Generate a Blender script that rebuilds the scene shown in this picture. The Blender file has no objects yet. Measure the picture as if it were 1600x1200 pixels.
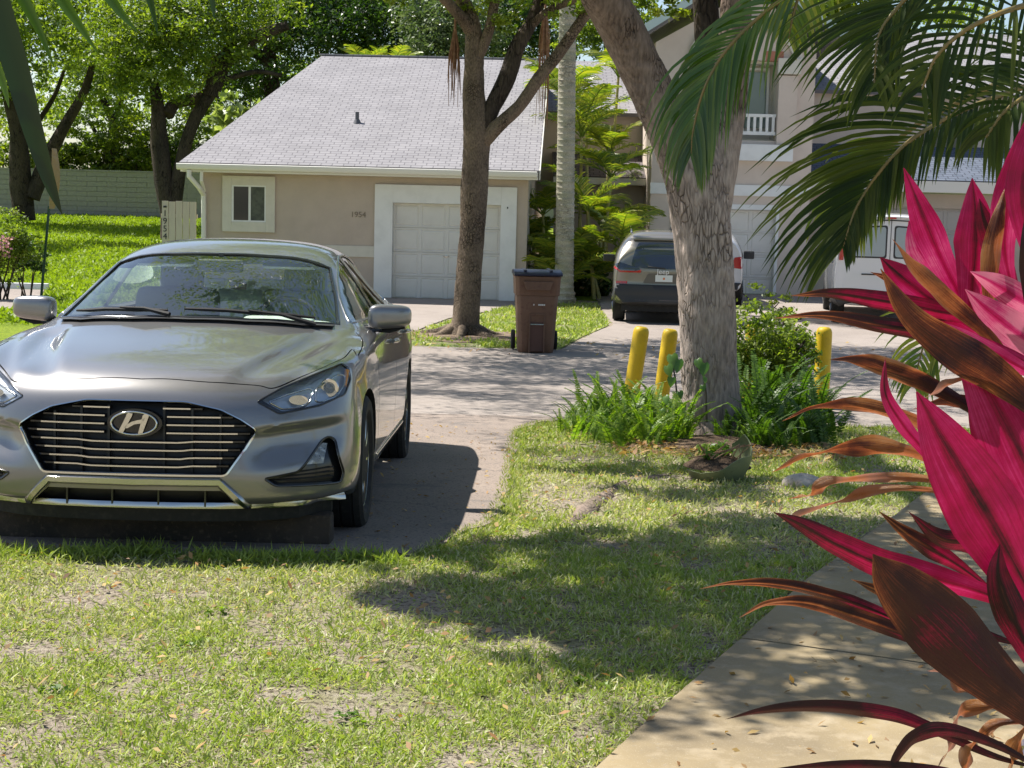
import bpy, bmesh, math, random
import numpy as np
from mathutils import Vector, Matrix, Euler
from mathutils.geometry import delaunay_2d_cdt
from mathutils.bvhtree import BVHTree
R = math.radians
S = bpy.context.scene
COL = S.collection

# ------------------------------------------------------------ camera
F_PX, Y_H, ROLL, CAM_H = 2400.0, 325.0, 0.025, 1.55
cd = bpy.data.cameras.new('camera'); cam = bpy.data.objects.new('camera', cd); COL.objects.link(cam)
cd.sensor_fit = 'HORIZONTAL'; cd.sensor_width = 36; cd.lens = 36 * F_PX / 1600
cd.clip_start = 0.05; cd.clip_end = 2000
cam.matrix_world = (Matrix.Translation((0, 0, CAM_H)) @ Matrix.Rotation(R(90) - math.atan((600 - Y_H) / F_PX), 4, 'X')
                    @ Matrix.Rotation(ROLL, 4, 'Z'))
S.camera = cam
CM = cam.matrix_world.to_3x3()

# ------------------------------------------------------------ light
SUN = Vector((-0.56, 0.30, 1.0)).normalized()
SUN_EL = math.asin(SUN.z); SUN_AZ = math.atan2(SUN.x, SUN.y)
w = bpy.data.worlds.new('World'); S.world = w; w.use_nodes = True
nt = w.node_tree; bg = nt.nodes['Background']
sky = nt.nodes.new('ShaderNodeTexSky'); sky.sky_type = 'NISHITA'; sky.sun_disc = False
sky.sun_elevation = SUN_EL; sky.sun_rotation = SUN_AZ; sky.air_density = 1.0; sky.dust_density = 1.0; sky.ozone_density = 1.0
nt.links.new(sky.outputs[0], bg.inputs[0]); bg.inputs[1].default_value = 0.082
sl = bpy.data.lights.new('sun', 'SUN'); sl.energy = 5.0; sl.angle = R(0.53); sl.color = (1, .955, .89)
so = bpy.data.objects.new('sun', sl); COL.objects.link(so)
so.rotation_euler = SUN.to_track_quat('Z', 'Y').to_euler(); so.location = (-10, 10, 30)
S.view_settings.view_transform = 'Standard'; S.view_settings.look = 'None'
S.view_settings.exposure = 0.92; S.view_settings.gamma = 1; S.view_settings.use_curve_mapping = False
S.render.engine = 'CYCLES'
S.cycles.max_bounces = 8; S.cycles.transparent_max_bounces = 16

# ------------------------------------------------------------ ground profile and view rays
ZK = [(-60, 0), (6.3, 0), (10.3, -.17), (13.25, -.29), (18, -.45), (21.5, -.47), (27, -.49), (32, -.52), (33.25, -.45), (36, -.45), (62, .80), (90, 1.5), (400, 2.5)]
def zg(y):
    for (a, za), (b, zb) in zip(ZK, ZK[1:]):
        if y <= b: return za + (zb - za) * (y - a) / (b - a)
    return ZK[-1][1]
ZKA = np.array(ZK)
def zga(y): return np.interp(y, ZKA[:, 0], ZKA[:, 1])
def ray(px, py): return (CM @ Vector((px - 800, -(py - 600), -F_PX))).normalized()
def P(px, py, D):
    r = ray(px, py); return Vector((0, 0, CAM_H)) + r * (D / r.y)
def G(px, py):
    r = ray(px, py); D = 3.0
    while D < 300:
        if CAM_H + r.z / r.y * D < zg(D): break
        D += .02
    return P(px, py, D)

# ------------------------------------------------------------ materials
def nd(nt, typ, **kw):
    n = nt.nodes.new('ShaderNode' + typ)
    for k, v in kw.items():
        if k.startswith('_'): n.inputs[int(k[1:])].default_value = v
        else: setattr(n, k, v)
    return n
def c4(c): return (c[0], c[1], c[2], 1)
def mat(name, col, rough=.6, metal=0., spec=.5, var=None, bump=None, coat=0, trans=None, emis=None, coords='Object', stretch=(1, 1, 1), alpha=None):
    """var = list of (noise scale, colour, ramp low, ramp high); bump = list of (scale, strength, distance)"""
    m = bpy.data.materials.new(name); m.use_nodes = True; t = m.node_tree; L = t.links
    b = t.nodes['Principled BSDF']
    b.inputs['Roughness'].default_value = rough; b.inputs['Metallic'].default_value = metal
    b.inputs['Specular IOR Level'].default_value = spec; b.inputs['Coat Weight'].default_value = coat
    b.inputs['Base Color'].default_value = c4(col); b.inputs['Coat Roughness'].default_value = .04
    tc = nd(t, 'TexCoord'); mp = nd(t, 'Mapping'); mp.inputs['Scale'].default_value = stretch
    L.new(tc.outputs[coords], mp.inputs[0])
    cur = None
    for i, (sc, c2, lo, hi) in enumerate(var or []):
        n = nd(t, 'TexNoise'); n.inputs['Scale'].default_value = sc; n.inputs['Detail'].default_value = 5; n.inputs['Roughness'].default_value = .6
        L.new(mp.outputs[0], n.inputs['Vector'])
        rm = nd(t, 'MapRange'); rm.inputs[1].default_value = lo; rm.inputs[2].default_value = hi; L.new(n.outputs[0], rm.inputs[0])
        mx = nd(t, 'Mix', data_type='RGBA'); L.new(rm.outputs[0], mx.inputs[0])
        if cur is None: mx.inputs[6].default_value = c4(col)
        else: L.new(cur, mx.inputs[6])
        mx.inputs[7].default_value = c4(c2); cur = mx.outputs[2]
    if cur is not None: L.new(cur, b.inputs['Base Color'])
    nrm = None
    for sc, st, di in (bump or []):
        n = nd(t, 'TexNoise'); n.inputs['Scale'].default_value = sc; n.inputs['Detail'].default_value = 6; n.inputs['Roughness'].default_value = .65
        L.new(mp.outputs[0], n.inputs['Vector'])
        bp = nd(t, 'Bump'); bp.inputs['Strength'].default_value = st; bp.inputs['Distance'].default_value = di
        L.new(n.outputs[0], bp.inputs['Height'])
        if nrm is not None: L.new(nrm, bp.inputs['Normal'])
        nrm = bp.outputs[0]
    if nrm is not None: L.new(nrm, b.inputs['Normal'])
    if emis: b.inputs['Emission Color'].default_value = c4(emis[0]); b.inputs['Emission Strength'].default_value = emis[1]
    if trans:
        out = t.nodes['Material Output']; tr = nd(t, 'BsdfTranslucent'); tr.inputs[0].default_value = c4(trans[1])
        ms = nd(t, 'MixShader'); ms.inputs[0].default_value = trans[0]
        if len(trans) > 2 and cur is not None:
            mm = nd(t, 'Mix', data_type='RGBA', blend_type='MULTIPLY'); mm.inputs[0].default_value = 1
            L.new(cur, mm.inputs[6]); mm.inputs[7].default_value = c4(trans[1]); L.new(mm.outputs[2], tr.inputs[0])
        L.new(b.outputs[0], ms.inputs[1]); L.new(tr.outputs[0], ms.inputs[2]); L.new(ms.outputs[0], out.inputs[0])
    return m
def leafmat(name, c1, c2, c3, tw=.45, tcol=(1.6, 2.0, .5), rough=.4, spec=.5):
    """leaf colour varies per leaf through the mesh attribute 'v'"""
    m = bpy.data.materials.new(name); m.use_nodes = True; t = m.node_tree; L = t.links
    b = t.nodes['Principled BSDF']; b.inputs['Roughness'].default_value = rough; b.inputs['Specular IOR Level'].default_value = spec
    a = nd(t, 'Attribute', attribute_name='v')
    cr = nd(t, 'ValToRGB'); e = cr.color_ramp.elements
    e[0].color = c4(c1); e[1].color = c4(c3); q = e.new(.5); q.color = c4(c2)
    L.new(a.outputs['Fac'], cr.inputs[0]); L.new(cr.outputs[0], b.inputs['Base Color'])
    tr = nd(t, 'BsdfTranslucent'); mm = nd(t, 'Mix', data_type='RGBA', blend_type='MULTIPLY'); mm.inputs[0].default_value = 1
    L.new(cr.outputs[0], mm.inputs[6]); mm.inputs[7].default_value = c4(tcol); L.new(mm.outputs[2], tr.inputs[0])
    ms = nd(t, 'MixShader'); ms.inputs[0].default_value = tw
    L.new(b.outputs[0], ms.inputs[1]); L.new(tr.outputs[0], ms.inputs[2]); L.new(ms.outputs[0], t.nodes['Material Output'].inputs[0])
    return m
def glassmat(name, tint=(1, 1, 1), ior=1.5, rough=0.0):
    m = bpy.data.materials.new(name); m.use_nodes = True; t = m.node_tree; L = t.links
    t.nodes.remove(t.nodes['Principled BSDF'])
    f = nd(t, 'Fresnel'); f.inputs[0].default_value = ior
    ge = nd(t, 'NewGeometry'); iv = nd(t, 'Math', operation='SUBTRACT'); iv.inputs[0].default_value = 1.0
    tr = nd(t, 'BsdfTransparent'); tr.inputs[0].default_value = c4(tint)
    g = nd(t, 'BsdfGlossy'); g.inputs['Roughness'].default_value = rough
    # a pane has two faces that reflect: double the single-face reflectance
    mu = nd(t, 'Math', operation='MULTIPLY', use_clamp=True); mu.inputs[1].default_value = 1.8
    fr = nd(t, 'LayerWeight'); 
    pw = nd(t, 'Math', operation='POWER'); pw.inputs[1].default_value = 3.5
    fr.inputs[0].default_value = .5
    L.new(fr.outputs['Facing'], pw.inputs[0])
    ma = nd(t, 'Math', operation='MULTIPLY_ADD', use_clamp=True); ma.inputs[1].default_value = .95; ma.inputs[2].default_value = .075
    L.new(pw.outputs[0], ma.inputs[0])
    ms = nd(t, 'MixShader'); L.new(ma.outputs[0], ms.inputs[0]); L.new(tr.outputs[0], ms.inputs[1]); L.new(g.outputs[0], ms.inputs[2])
    L.new(ms.outputs[0], t.nodes['Material Output'].inputs[0])
    for x in (f, ge, iv, mu): t.nodes.remove(x)
    return m

# ------------------------------------------------------------ mesh helpers
class MB:
    def __init__(s): s.v = []; s.f = []
    def add(s, vs, fs):
        o = len(s.v); s.v += [tuple(p) for p in vs]; s.f += [tuple(i + o for i in f) for f in fs]; return s
    def box(s, a, b, rz=0, c=None):
        x0, y0, z0 = a; x1, y1, z1 = b
        vs = [(x0, y0, z0), (x1, y0, z0), (x1, y1, z0), (x0, y1, z0), (x0, y0, z1), (x1, y0, z1), (x1, y1, z1), (x0, y1, z1)]
        return s.add(vs, [(0, 3, 2, 1), (4, 5, 6, 7), (0, 1, 5, 4), (1, 2, 6, 5), (2, 3, 7, 6), (3, 0, 4, 7)])
    def tube(s, pts, rad, n=8, cap=True, squash=1.0):
        pts = [Vector(p) for p in pts]; rr = rad if isinstance(rad, (list, tuple)) else [rad] * len(pts)
        vs = []; fs = []; up = None
        for i, p in enumerate(pts):
            d = (pts[min(i + 1, len(pts) - 1)] - pts[max(i - 1, 0)])
            d = d.normalized() if d.length > 1e-9 else Vector((0, 0, 1))
            if up is None: up = d.orthogonal().normalized()
            a = (up - d * up.dot(d)); a = a.normalized() if a.length > 1e-6 else d.orthogonal().normalized()
            up = a; b = d.cross(a)
            for k in range(n):
                t = 2 * math.pi * k / n; vs.append(p + a * math.cos(t) * rr[i] + b * math.sin(t) * rr[i] * squash)
        for i in range(len(pts) - 1):
            for k in range(n):
                k2 = (k + 1) % n; fs.append((i * n + k, i * n + k2, (i + 1) * n + k2, (i + 1) * n + k))
        if cap: fs.append(tuple(range(n - 1, -1, -1))); fs.append(tuple((len(pts) - 1) * n + k for k in range(n)))
        return s.add(vs, fs)
    def lathe(s, prof, n=24, o=(0, 0, 0), axis='z'):
        vs = []; fs = []; o = Vector(o)
        for r, h in prof:
            for k in range(n):
                t = 2 * math.pi * k / n; c, q = r * math.cos(t), r * math.sin(t)
                vs.append(o + (Vector((c, q, h)) if axis == 'z' else Vector((h, c, q)) if axis == 'x' else Vector((q, h, c))))
        for i in range(len(prof) - 1):
            for k in range(n):
                k2 = (k + 1) % n; fs.append((i * n + k, i * n + k2, (i + 1) * n + k2, (i + 1) * n + k))
        if prof[0][0] > 1e-6: fs.append(tuple(range(n - 1, -1, -1)))
        if prof[-1][0] > 1e-6: fs.append(tuple((len(prof) - 1) * n + k for k in range(n)))
        return s.add(vs, fs)
    def prism(s, poly, a, b, plane='xz'):
        """2D polygon extruded from a to b along the remaining axis"""
        n = len(poly)
        def q(p, h): return (p[0], h, p[1]) if plane == 'xz' else (h, p[0], p[1]) if plane == 'yz' else (p[0], p[1], h)
        return s.add([q(p, a) for p in poly] + [q(p, b) for p in poly],
                     [tuple(range(n)), tuple(range(2 * n - 1, n - 1, -1))] + [(i, (i + 1) % n, n + (i + 1) % n, n + i)[::-1] for i in range(n)])
    def build(s, name, m=None, parent=None, smooth=None, bevel=0, loc=None):
        me = bpy.data.meshes.new(name); me.from_pydata(s.v, [], s.f); me.update()
        if bevel or True:
            bm = bmesh.new(); bm.from_mesh(me)
            bmesh.ops.recalc_face_normals(bm, faces=bm.faces)
            if bevel: bmesh.ops.bevel(bm, geom=[e for e in bm.edges if len(e.link_faces) == 2 and e.calc_face_angle() > .5], offset=bevel, segments=2, affect='EDGES', profile=.6)
            bm.to_mesh(me); bm.free()
        return link(name, me, m, parent, smooth, loc)
def link(name, me, m=None, parent=None, smooth=None, loc=None):
    o = bpy.data.objects.new(name, me); COL.objects.link(o)
    if m is not None:
        for mm in (m if isinstance(m, (list, tuple)) else [m]): me.materials.append(mm)
    if smooth is not None:
        me.polygons.foreach_set('use_smooth', [True] * len(me.polygons))
        me.set_sharp_from_angle(angle=R(smooth))
    if parent: o.parent = parent
    if loc is not None: o.location = loc
    return o
def npmesh(name, V, Fq, m=None, parent=None, attr=None, smooth=False):
    """V (n,3) array, Fq (k,3 or 4) index array, fast"""
    V = np.asarray(V, dtype=np.float32).reshape(-1, 3); Fq = np.asarray(Fq, dtype=np.int32); k = Fq.shape[1]
    me = bpy.data.meshes.new(name); me.vertices.add(len(V)); me.vertices.foreach_set('co', V.ravel())
    me.loops.add(Fq.size); me.loops.foreach_set('vertex_index', Fq.ravel())
    me.polygons.add(len(Fq)); me.polygons.foreach_set('loop_start', np.arange(0, Fq.size, k, dtype=np.int32))
    me.polygons.foreach_set('loop_total', np.full(len(Fq), k, dtype=np.int32))
    if smooth: me.polygons.foreach_set('use_smooth', np.ones(len(Fq), dtype=bool))
    me.update(calc_edges=True)
    if attr is not None:
        a = me.attributes.new('v', 'FLOAT', 'POINT'); a.data.foreach_set('value', np.asarray(attr, dtype=np.float32))
    return link(name, me, m, parent)
def tag(o, label=None, cat=None, group=None, kind=None):
    if label: o['label'] = label
    if cat: o['category'] = cat
    if group: o['group'] = group
    if kind: o['kind'] = kind
    return o
def thing(name, label, cat, loc=(0, 0, 0), rz=0, group=None, rx=0):
    o = bpy.data.objects.new(name, None); COL.objects.link(o); o.location = loc; o.rotation_euler = (rx, 0, rz); o.empty_display_size = .3
    return tag(o, label, cat, group)
def copy_tree(o, parent=None):
    c = o.copy(); COL.objects.link(c); c.parent = parent
    for ch in [q for q in bpy.data.objects if q.parent == o]: copy_tree(ch, c)
    return c
def txt(name, s, size, m, parent, loc, rot, depth=.004):
    cu = bpy.data.curves.new(name, 'FONT'); cu.body = s; cu.size = size; cu.extrude = depth; cu.align_x = 'CENTER'; cu.align_y = 'CENTER'
    o = bpy.data.objects.new(name, cu); COL.objects.link(o); dg = bpy.context.evaluated_depsgraph_get(); dg.update()
    me = bpy.data.meshes.new_from_object(o.evaluated_get(dg)); bpy.data.objects.remove(o)
    ob = link(name, me, m, parent); ob.location = loc; ob.rotation_euler = rot; return ob
def smooth_line(pts, n=8):
    """Catmull-Rom through the points"""
    pts = [Vector(p) for p in pts]; out = []
    q = [pts[0] * 2 - pts[1]] + pts + [pts[-1] * 2 - pts[-2]]
    for i in range(1, len(q) - 2):
        for k in range(n):
            t = k / n; a, b, c, d = q[i - 1], q[i], q[i + 1], q[i + 2]
            out.append(.5 * ((2 * b) + (c - a) * t + (2 * a - 5 * b + 4 * c - d) * t * t + (3 * b - a - 3 * c + d) * t ** 3))
    out.append(pts[-1]); return out
# ------------------------------------------------------------ noise in numpy
_rs = np.random.RandomState(5)
_G = _rs.rand(64, 64)
def vnoise(x, y, s):
    x = np.asarray(x) / s; y = np.asarray(y) / s
    xi = np.floor(x).astype(int); yi = np.floor(y).astype(int); fx = x - xi; fy = y - yi
    fx = fx * fx * (3 - 2 * fx); fy = fy * fy * (3 - 2 * fy)
    g = lambda a, b: _G[a % 64, b % 64]
    return (g(xi, yi) * (1 - fx) + g(xi + 1, yi) * fx) * (1 - fy) + (g(xi, yi + 1) * (1 - fx) + g(xi + 1, yi + 1) * fx) * fy
def fbm(x, y, s): return .55 * vnoise(x, y, s) + .3 * vnoise(x + 31.7, y + 9.1, s * .45) + .15 * vnoise(x + 7.3, y + 57.9, s * .2)

# ------------------------------------------------------------ setting materials
M_soil = mat('lawn_soil', (.33, .275, .215), .95, spec=.1, var=[(1.4, (.25, .235, .12), .46, .62), (9, (.38, .33, .25), .50, .66), (38, (.10, .08, .055), .50, .62), (160, (.44, .40, .32), .58, .70)], bump=[(30, .9, .02), (120, .6, .006)])
M_lawn = mat('far_lawn', (.17, .23, .02), .95, spec=.1, var=[(.6, (.22, .28, .03), .4, .6), (14, (.07, .13, .02), .5, .7)], bump=[(25, 1, .04)])
M_asph = mat('asphalt', (.265, .226, .196), .9, spec=.2, var=[(.5, (.31, .266, .232), .38, .62), (60, (.16, .14, .13), .54, .68), (210, (.47, .42, .38), .60, .72), (2.2, (.22, .19, .168), .56, .70), (.9, (.25, .215, .185), .60, .66)], bump=[(180, .7, .004), (3, .25, .02)])
M_asph2 = mat('asphalt_pad', (.245, .20, .168), .92, spec=.2, var=[(.7, (.30, .242, .20), .4, .62), (70, (.10, .09, .085), .54, .66), (230, (.40, .36, .32), .62, .74), (3, (.15, .135, .125), .58, .7)], bump=[(150, .8, .005), (4, .3, .02)])
def cracks(m, sc, wd, col, amt=.8, thr=.5):
    t = m.node_tree; L = t.links; b = t.nodes['Principled BSDF']; src = b.inputs['Base Color'].links[0].from_socket
    tc = nd(t, 'TexCoord'); n = nd(t, 'TexNoise'); n.inputs['Scale'].default_value = 1.7; n.inputs['Detail'].default_value = 6; n.inputs['Roughness'].default_value = .7
    L.new(tc.outputs['Object'], n.inputs['Vector']); va = nd(t, 'VectorMath', operation='MULTIPLY_ADD'); va.inputs[1].default_value = (.9, .9, 0); L.new(n.outputs['Color'], va.inputs[0]); L.new(tc.outputs['Object'], va.inputs[2])
    vo = nd(t, 'TexVoronoi', feature='DISTANCE_TO_EDGE'); vo.inputs['Scale'].default_value = sc; L.new(va.outputs[0], vo.inputs['Vector'])
    r1 = nd(t, 'MapRange'); r1.inputs[1].default_value = 0; r1.inputs[2].default_value = wd * sc; r1.inputs[3].default_value = amt; r1.inputs[4].default_value = 0; L.new(vo.outputs[0], r1.inputs[0])
    n2 = nd(t, 'TexNoise'); n2.inputs['Scale'].default_value = .8; L.new(tc.outputs['Object'], n2.inputs['Vector']); r2 = nd(t, 'MapRange'); r2.inputs[1].default_value = thr; r2.inputs[2].default_value = thr + .06; L.new(n2.outputs[0], r2.inputs[0])
    mu = nd(t, 'Math', operation='MULTIPLY'); L.new(r1.outputs[0], mu.inputs[0]); L.new(r2.outputs[0], mu.inputs[1])
    mx = nd(t, 'Mix', data_type='RGBA'); L.new(mu.outputs[0], mx.inputs[0]); L.new(src, mx.inputs[6]); mx.inputs[7].default_value = c4(col); L.new(mx.outputs[2], b.inputs['Base Color'])
cracks(M_asph, .42, .016, (.06, .05, .045), .85, .47); cracks(M_asph2, .8, .010, (.05, .045, .04), .8, .48)
M_conc = mat('sidewalk_concrete', (.29, .226, .128), .9, spec=.2, var=[(1.3, (.205, .162, .10), .42, .62), (11, (.33, .268, .175), .50, .70), (55, (.24, .20, .14), .58, .74), (260, (.50, .43, .31), .60, .75)], bump=[(220, .35, .002), (26, .25, .004)])
cracks(M_conc, .55, .006, (.10, .08, .05), .7, .56)
M_white = mat('white_paint', (.74, .74, .72), .6, spec=.3, var=[(3, (.68, .68, .66), .45, .65)], bump=[(60, .12, .003)])

def sheet(name, rows, m, dz, skirt=0, sub=1, jitter=0, seed=1, kind='structure'):
    """rows: list of (y, x left, x right); follows the ground profile"""
    rnd = random.Random(seed); ys = []
    for (a, b) in zip(rows, rows[1:]):
        n = max(1, int((b[0] - a[0]) / (.25 * sub)))
        for k in range(n): ys.append(tuple(a[i] + (b[i] - a[i]) * k / n for i in range(3)))
    ys.append(rows[-1])
    ks = [z[0] for z in ZK if rows[0][0] < z[0] < rows[-1][0]]
    for q in ks:
        if min(abs(q - r[0]) for r in ys) > 1e-4:
            i = next(i for i, r in enumerate(ys) if r[0] > q); a, b = ys[i - 1], ys[i]; t = (q - a[0]) / (b[0] - a[0])
            ys.insert(i, tuple(a[j] + (b[j] - a[j]) * t for j in range(3)))
    mb = MB(); V = []; n = len(ys)
    for (y, xl, xr) in ys:
        if jitter: xl += rnd.uniform(-1, 1) * jitter; xr += rnd.uniform(-1, 1) * jitter
        z = zg(y) + dz; V += [(xl, y, z), (xr, y, z), (xl, y, z - skirt), (xr, y, z - skirt)]
    Fq = []
    for i in range(n - 1):
        a, b = 4 * i, 4 * i + 4
        Fq.append((a, a + 1, b + 1, b))
        if skirt: Fq += [(a + 2, a, b, b + 2), (a + 1, a + 3, b + 3, b + 1)]
    if skirt: Fq += [(0, 2, 3, 1), (4 * n - 4, 4 * n - 3, 4 * n - 1, 4 * n - 2)]
    mb.add(V, Fq); o = mb.build(name, m); tag(o, kind=kind); return o

# the ground: one sheet to the horizon
ys = sorted(set([-60, -20, 0] + [round(.5 * i, 2) for i in range(1, 180)] + [z[0] for z in ZK if z[0] < 400] + [100, 130, 170, 230, 300, 400]))
V = []; Fq = []; xs = [-300, -80, -40, -20, -10, -5, 0, 5, 10, 20, 40, 80, 300]
for y in ys:
    for x in xs: V.append((x, y, zg(y)))
for i in range(len(ys) - 1):
    for j in range(len(xs) - 1):
        a = i * len(xs) + j; Fq.append((a, a + 1, a + 1 + len(xs), a + len(xs)))
tag(npmesh('ground', V, Fq, M_soil), kind='structure')
sheet('back_lawn', [(34, -60, 40), (62, -60, 40), (90, -60, 60)], M_lawn, .006, sub=2)
sheet('side_lawn', [(13.5, -60, -6.0), (34 - .01, -60, -6.0)], M_lawn, .006, sub=2)

# street, parking bay, driveways
sheet('street', [(13.35, -5.9, 40), (14.0, -5.9, 40), (22.0, -5.9, 40)], M_asph, .014, skirt=.03)
pad = [(6.68, -4.4, -.42), (7.0, -4.4, -.30), (7.6, -4.4, -.10), (8.2, -4.4, -.03), (9.2, -4.4, 0.0), (10.6, -4.4, .02), (12.2, -4.4, .06), (12.9, -4.4, .25), (13.345, -4.4, .75)]
sheet('parking_bay', pad, M_asph2, .035, skirt=.05, jitter=.026, seed=4, sub=.4)
sheet('driveway', [(22.005, -5.0, -1.55), (24.5, -5.0, -1.62), (28.1, -4.2, -1.18), (30.4, -3.4, -.52), (31.8, -3.1, .0), (33.1, -2.9, .1)], M_asph, .018, skirt=.03, jitter=.02)
sheet('shared_driveway', [(22.005, .7, 24), (25.6, 1.39, 24), (27.3, 1.78, 24), (33, 1.85, 24), (37.2, 1.85, 24)], M_asph, .018, skirt=.03, jitter=.02)
sheet('side_parking', [(26.6, -22, -9.2), (28, -22, -8.95), (31, -22, -9.6), (33, -22, -10.1)], M_asph, .02, skirt=.03)
# grass verge between the driveways stays ground; its turf
sheet('verge_turf', [(22.03, -1.5, .66), (24.5, -1.58, 1.1), (27.3, -1.15, 1.7), (30.4, -.48, 1.78), (32.9, .1, 1.78)], mat('verge_soil', (.20, .19, .10), .95, spec=.1, var=[(2.0, (.14, .20, .04), .42, .6), (20, (.30, .25, .18), .55, .7)], bump=[(25, 1, .03)]), .010, sub=1)

# sidewalk slabs laid along the lawn
sw = thing('sidewalk', 'tan concrete sidewalk running diagonally along the right of the front lawn', 'sidewalk'); sw['kind'] = 'structure'
for k in ('label', 'category'): del sw[k]
_a, _b, _c = G(950, 1200), G(1454, 771), G(1166, 1010)
SW0 = Vector((_a.x, _a.y, 0)); SWD = Vector((_b.x - _a.x, _b.y - _a.y, 0)).normalized(); SWN = Vector((SWD.y, -SWD.x, 0))
t0 = (Vector((_c.x, _c.y, 0)) - SW0).dot(SWD)
rnd = random.Random(3)
for k in range(-3, 7):
    a = t0 + k * 1.52 + .006; b = t0 + (k + 1) * 1.52 - .006
    mb = MB(); n = 6; V = []; Fq = []
    tilt = rnd.uniform(-.004, .004)
    for i in range(n + 1):
        c = SW0 + SWD * (a + (b - a) * i / n)
        for wd in (0, .12, 1.1, 1.22):
            q = c + SWN * wd; dz = .035 if wd in (.12, 1.1) else .033
            if i in (0, n): dz -= .004
            V.append((q.x, q.y, zg(q.y) + dz + tilt * (1 if i > 3 else 0)))
        for wd in (0, 1.22):
            q = c + SWN * wd; V.append((q.x, q.y, zg(q.y) - .06))
    for i in range(n):
        o = 6 * i; p = o + 6
        for j in range(3): Fq.append((o + j, o + j + 1, p + j + 1, p + j))
        Fq += [(o, p, p + 4, o + 4), (o + 3, o + 5, p + 5, p + 3)]
    for o, s in ((0, 1), (6 * n, -1)): Fq.append((o, o + 1, o + 2, o + 3, o + 5, o + 4)[::s])
    mb.add(V, Fq); mb.build('slab', M_conc, sw)

# ------------------------------------------------------------ grass blades
M_blade = leafmat('grass_blade', (.60, .55, .38), (.235, .31, .055), (.41, .48, .13), .38, (1.2, 1.3, .4), .5, .3)
M_blade2 = leafmat('lawn_blade', (.10, .15, .015), (.20, .28, .02), (.30, .38, .035), .45, (1.3, 1.4, .4), .5, .3)
def line_x(rows, y):
    return np.interp(y, [r[0] for r in rows], [r[2] for r in rows])
def on_hard(x, y):
    side = (x - SW0.x) * SWN.x + (y - SW0.y) * SWN.y
    along = (x - SW0.x) * SWD.x + (y - SW0.y) * SWD.y
    h = (side > .0 - .02) & (side < 1.22)
    h |= (y > 6.74) & (y < 13.4) & (x < line_x(pad, y) - .02) & (x > -4.4)
    h |= (y > 13.36) & (y < 22.02)
    return h
def blades(name, x, y, ln, wd, v, m, seed, z0=0., lay=.8):
    r = np.random.RandomState(seed); n = len(x)
    az = r.rand(n) * 2 * np.pi; tilt = np.abs(r.randn(n)) * .35 + lay * r.rand(n); tilt = np.clip(tilt, .1, 1.5)
    d = np.stack([np.cos(az) * np.sin(tilt), np.sin(az) * np.sin(tilt), np.cos(tilt)], 1)
    d2 = d.copy(); d2[:, 2] -= .35 + .3 * r.rand(n); d2 /= np.linalg.norm(d2, axis=1)[:, None]
    sa = r.rand(n) * 2 * np.pi; sd = np.stack([np.cos(sa), np.sin(sa), .2 * r.randn(n)], 1)
    sd -= d * (sd * d).sum(1)[:, None]; sd /= np.linalg.norm(sd, axis=1)[:, None]
    b = np.stack([x, y, zga(y) + z0], 1); mid = b + d * (ln * .5)[:, None]; tip = mid + d2 * (ln * .5)[:, None]
    sw_ = sd * (wd * .5)[:, None]
    V = np.stack([b, mid + sw_, tip, mid - sw_], 1).reshape(-1, 3)
    tipz = V[:, 2].reshape(-1, 4); base = (zga(y) + .004)[:, None]; V[:, 2] = np.maximum(tipz, base).ravel()
    Fq = np.arange(4 * n).reshape(-1, 4)
    return npmesh(name, V, Fq, m, None, np.repeat(v, 4))
r = np.random.RandomState(11)
def scatter(n, x0, x1, y0, y1):
    return x0 + (x1 - x0) * r.rand(n), y0 + (y1 - y0) * r.rand(n)
X_ = []; Y_ = []; L_ = []; W_ = []; V_ = []
for (n, x0, x1, y0, y1, ls, ws) in ((185000, -3.3, 2.4, 3.7, 6.0, .036, .0058), (130000, -4.2, 2.6, 6.0, 7.4, .038, .0062), (110000, -.5, 4.6, 7.4, 10.2, .042, .008), (70000, -.3, 6.2, 10.2, 13.36, .05, .0105), (14000, 2.4, 4.5, 3.6, 9, .07, .01)):
    x, y = scatter(n, x0, x1, y0, y1)
    dens = fbm(x, y, .42); big = fbm(x + 50, y + 20, 1.3)
    keep = (r.rand(n) < np.clip((dens - .20) * 3.4, .16, 1) * np.clip(.36 + (big - .28) * 2.2, .28, 1) * np.clip((fbm(x + 9, y + 4, .13) - .21) * 4.5, .12, 1)) & ~on_hard(x, y)
    keep &= np.abs(x) < .37 * y + 1.9
    x, y, dd, bb = x[keep], y[keep], dens[keep], big[keep]
    X_.append(x); Y_.append(y); k = len(x)
    L_.append(ls * (.5 + .9 * r.rand(k)) * (.7 + .6 * dd)); W_.append(ws * (.6 + .7 * r.rand(k)))
    green = np.clip(.52 + (bb - .5) * .9 + r.randn(k) * .17, .28, 1); dry = r.rand(k) < np.clip(.60 - .6 * bb, .18, .56)
    V_.append(np.where(dry, r.rand(k) * .22, green))
X_, Y_, L_, W_, V_ = map(np.concatenate, (X_, Y_, L_, W_, V_))
# runners creeping over the broken edge of the bay
n = 16000; y = 6.7 + 6.6 * r.rand(n); x = line_x(pad, y) + np.abs(r.randn(n)) * .06 - .05
X_ = np.concatenate([X_, x]); Y_ = np.concatenate([Y_, y]); L_ = np.concatenate([L_, .03 + .035 * r.rand(n)]); W_ = np.concatenate([W_, .006 + .004 * r.rand(n)]); V_ = np.concatenate([V_, np.where(r.rand(n) < .4, .1, .4 + .4 * r.rand(n))])
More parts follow.
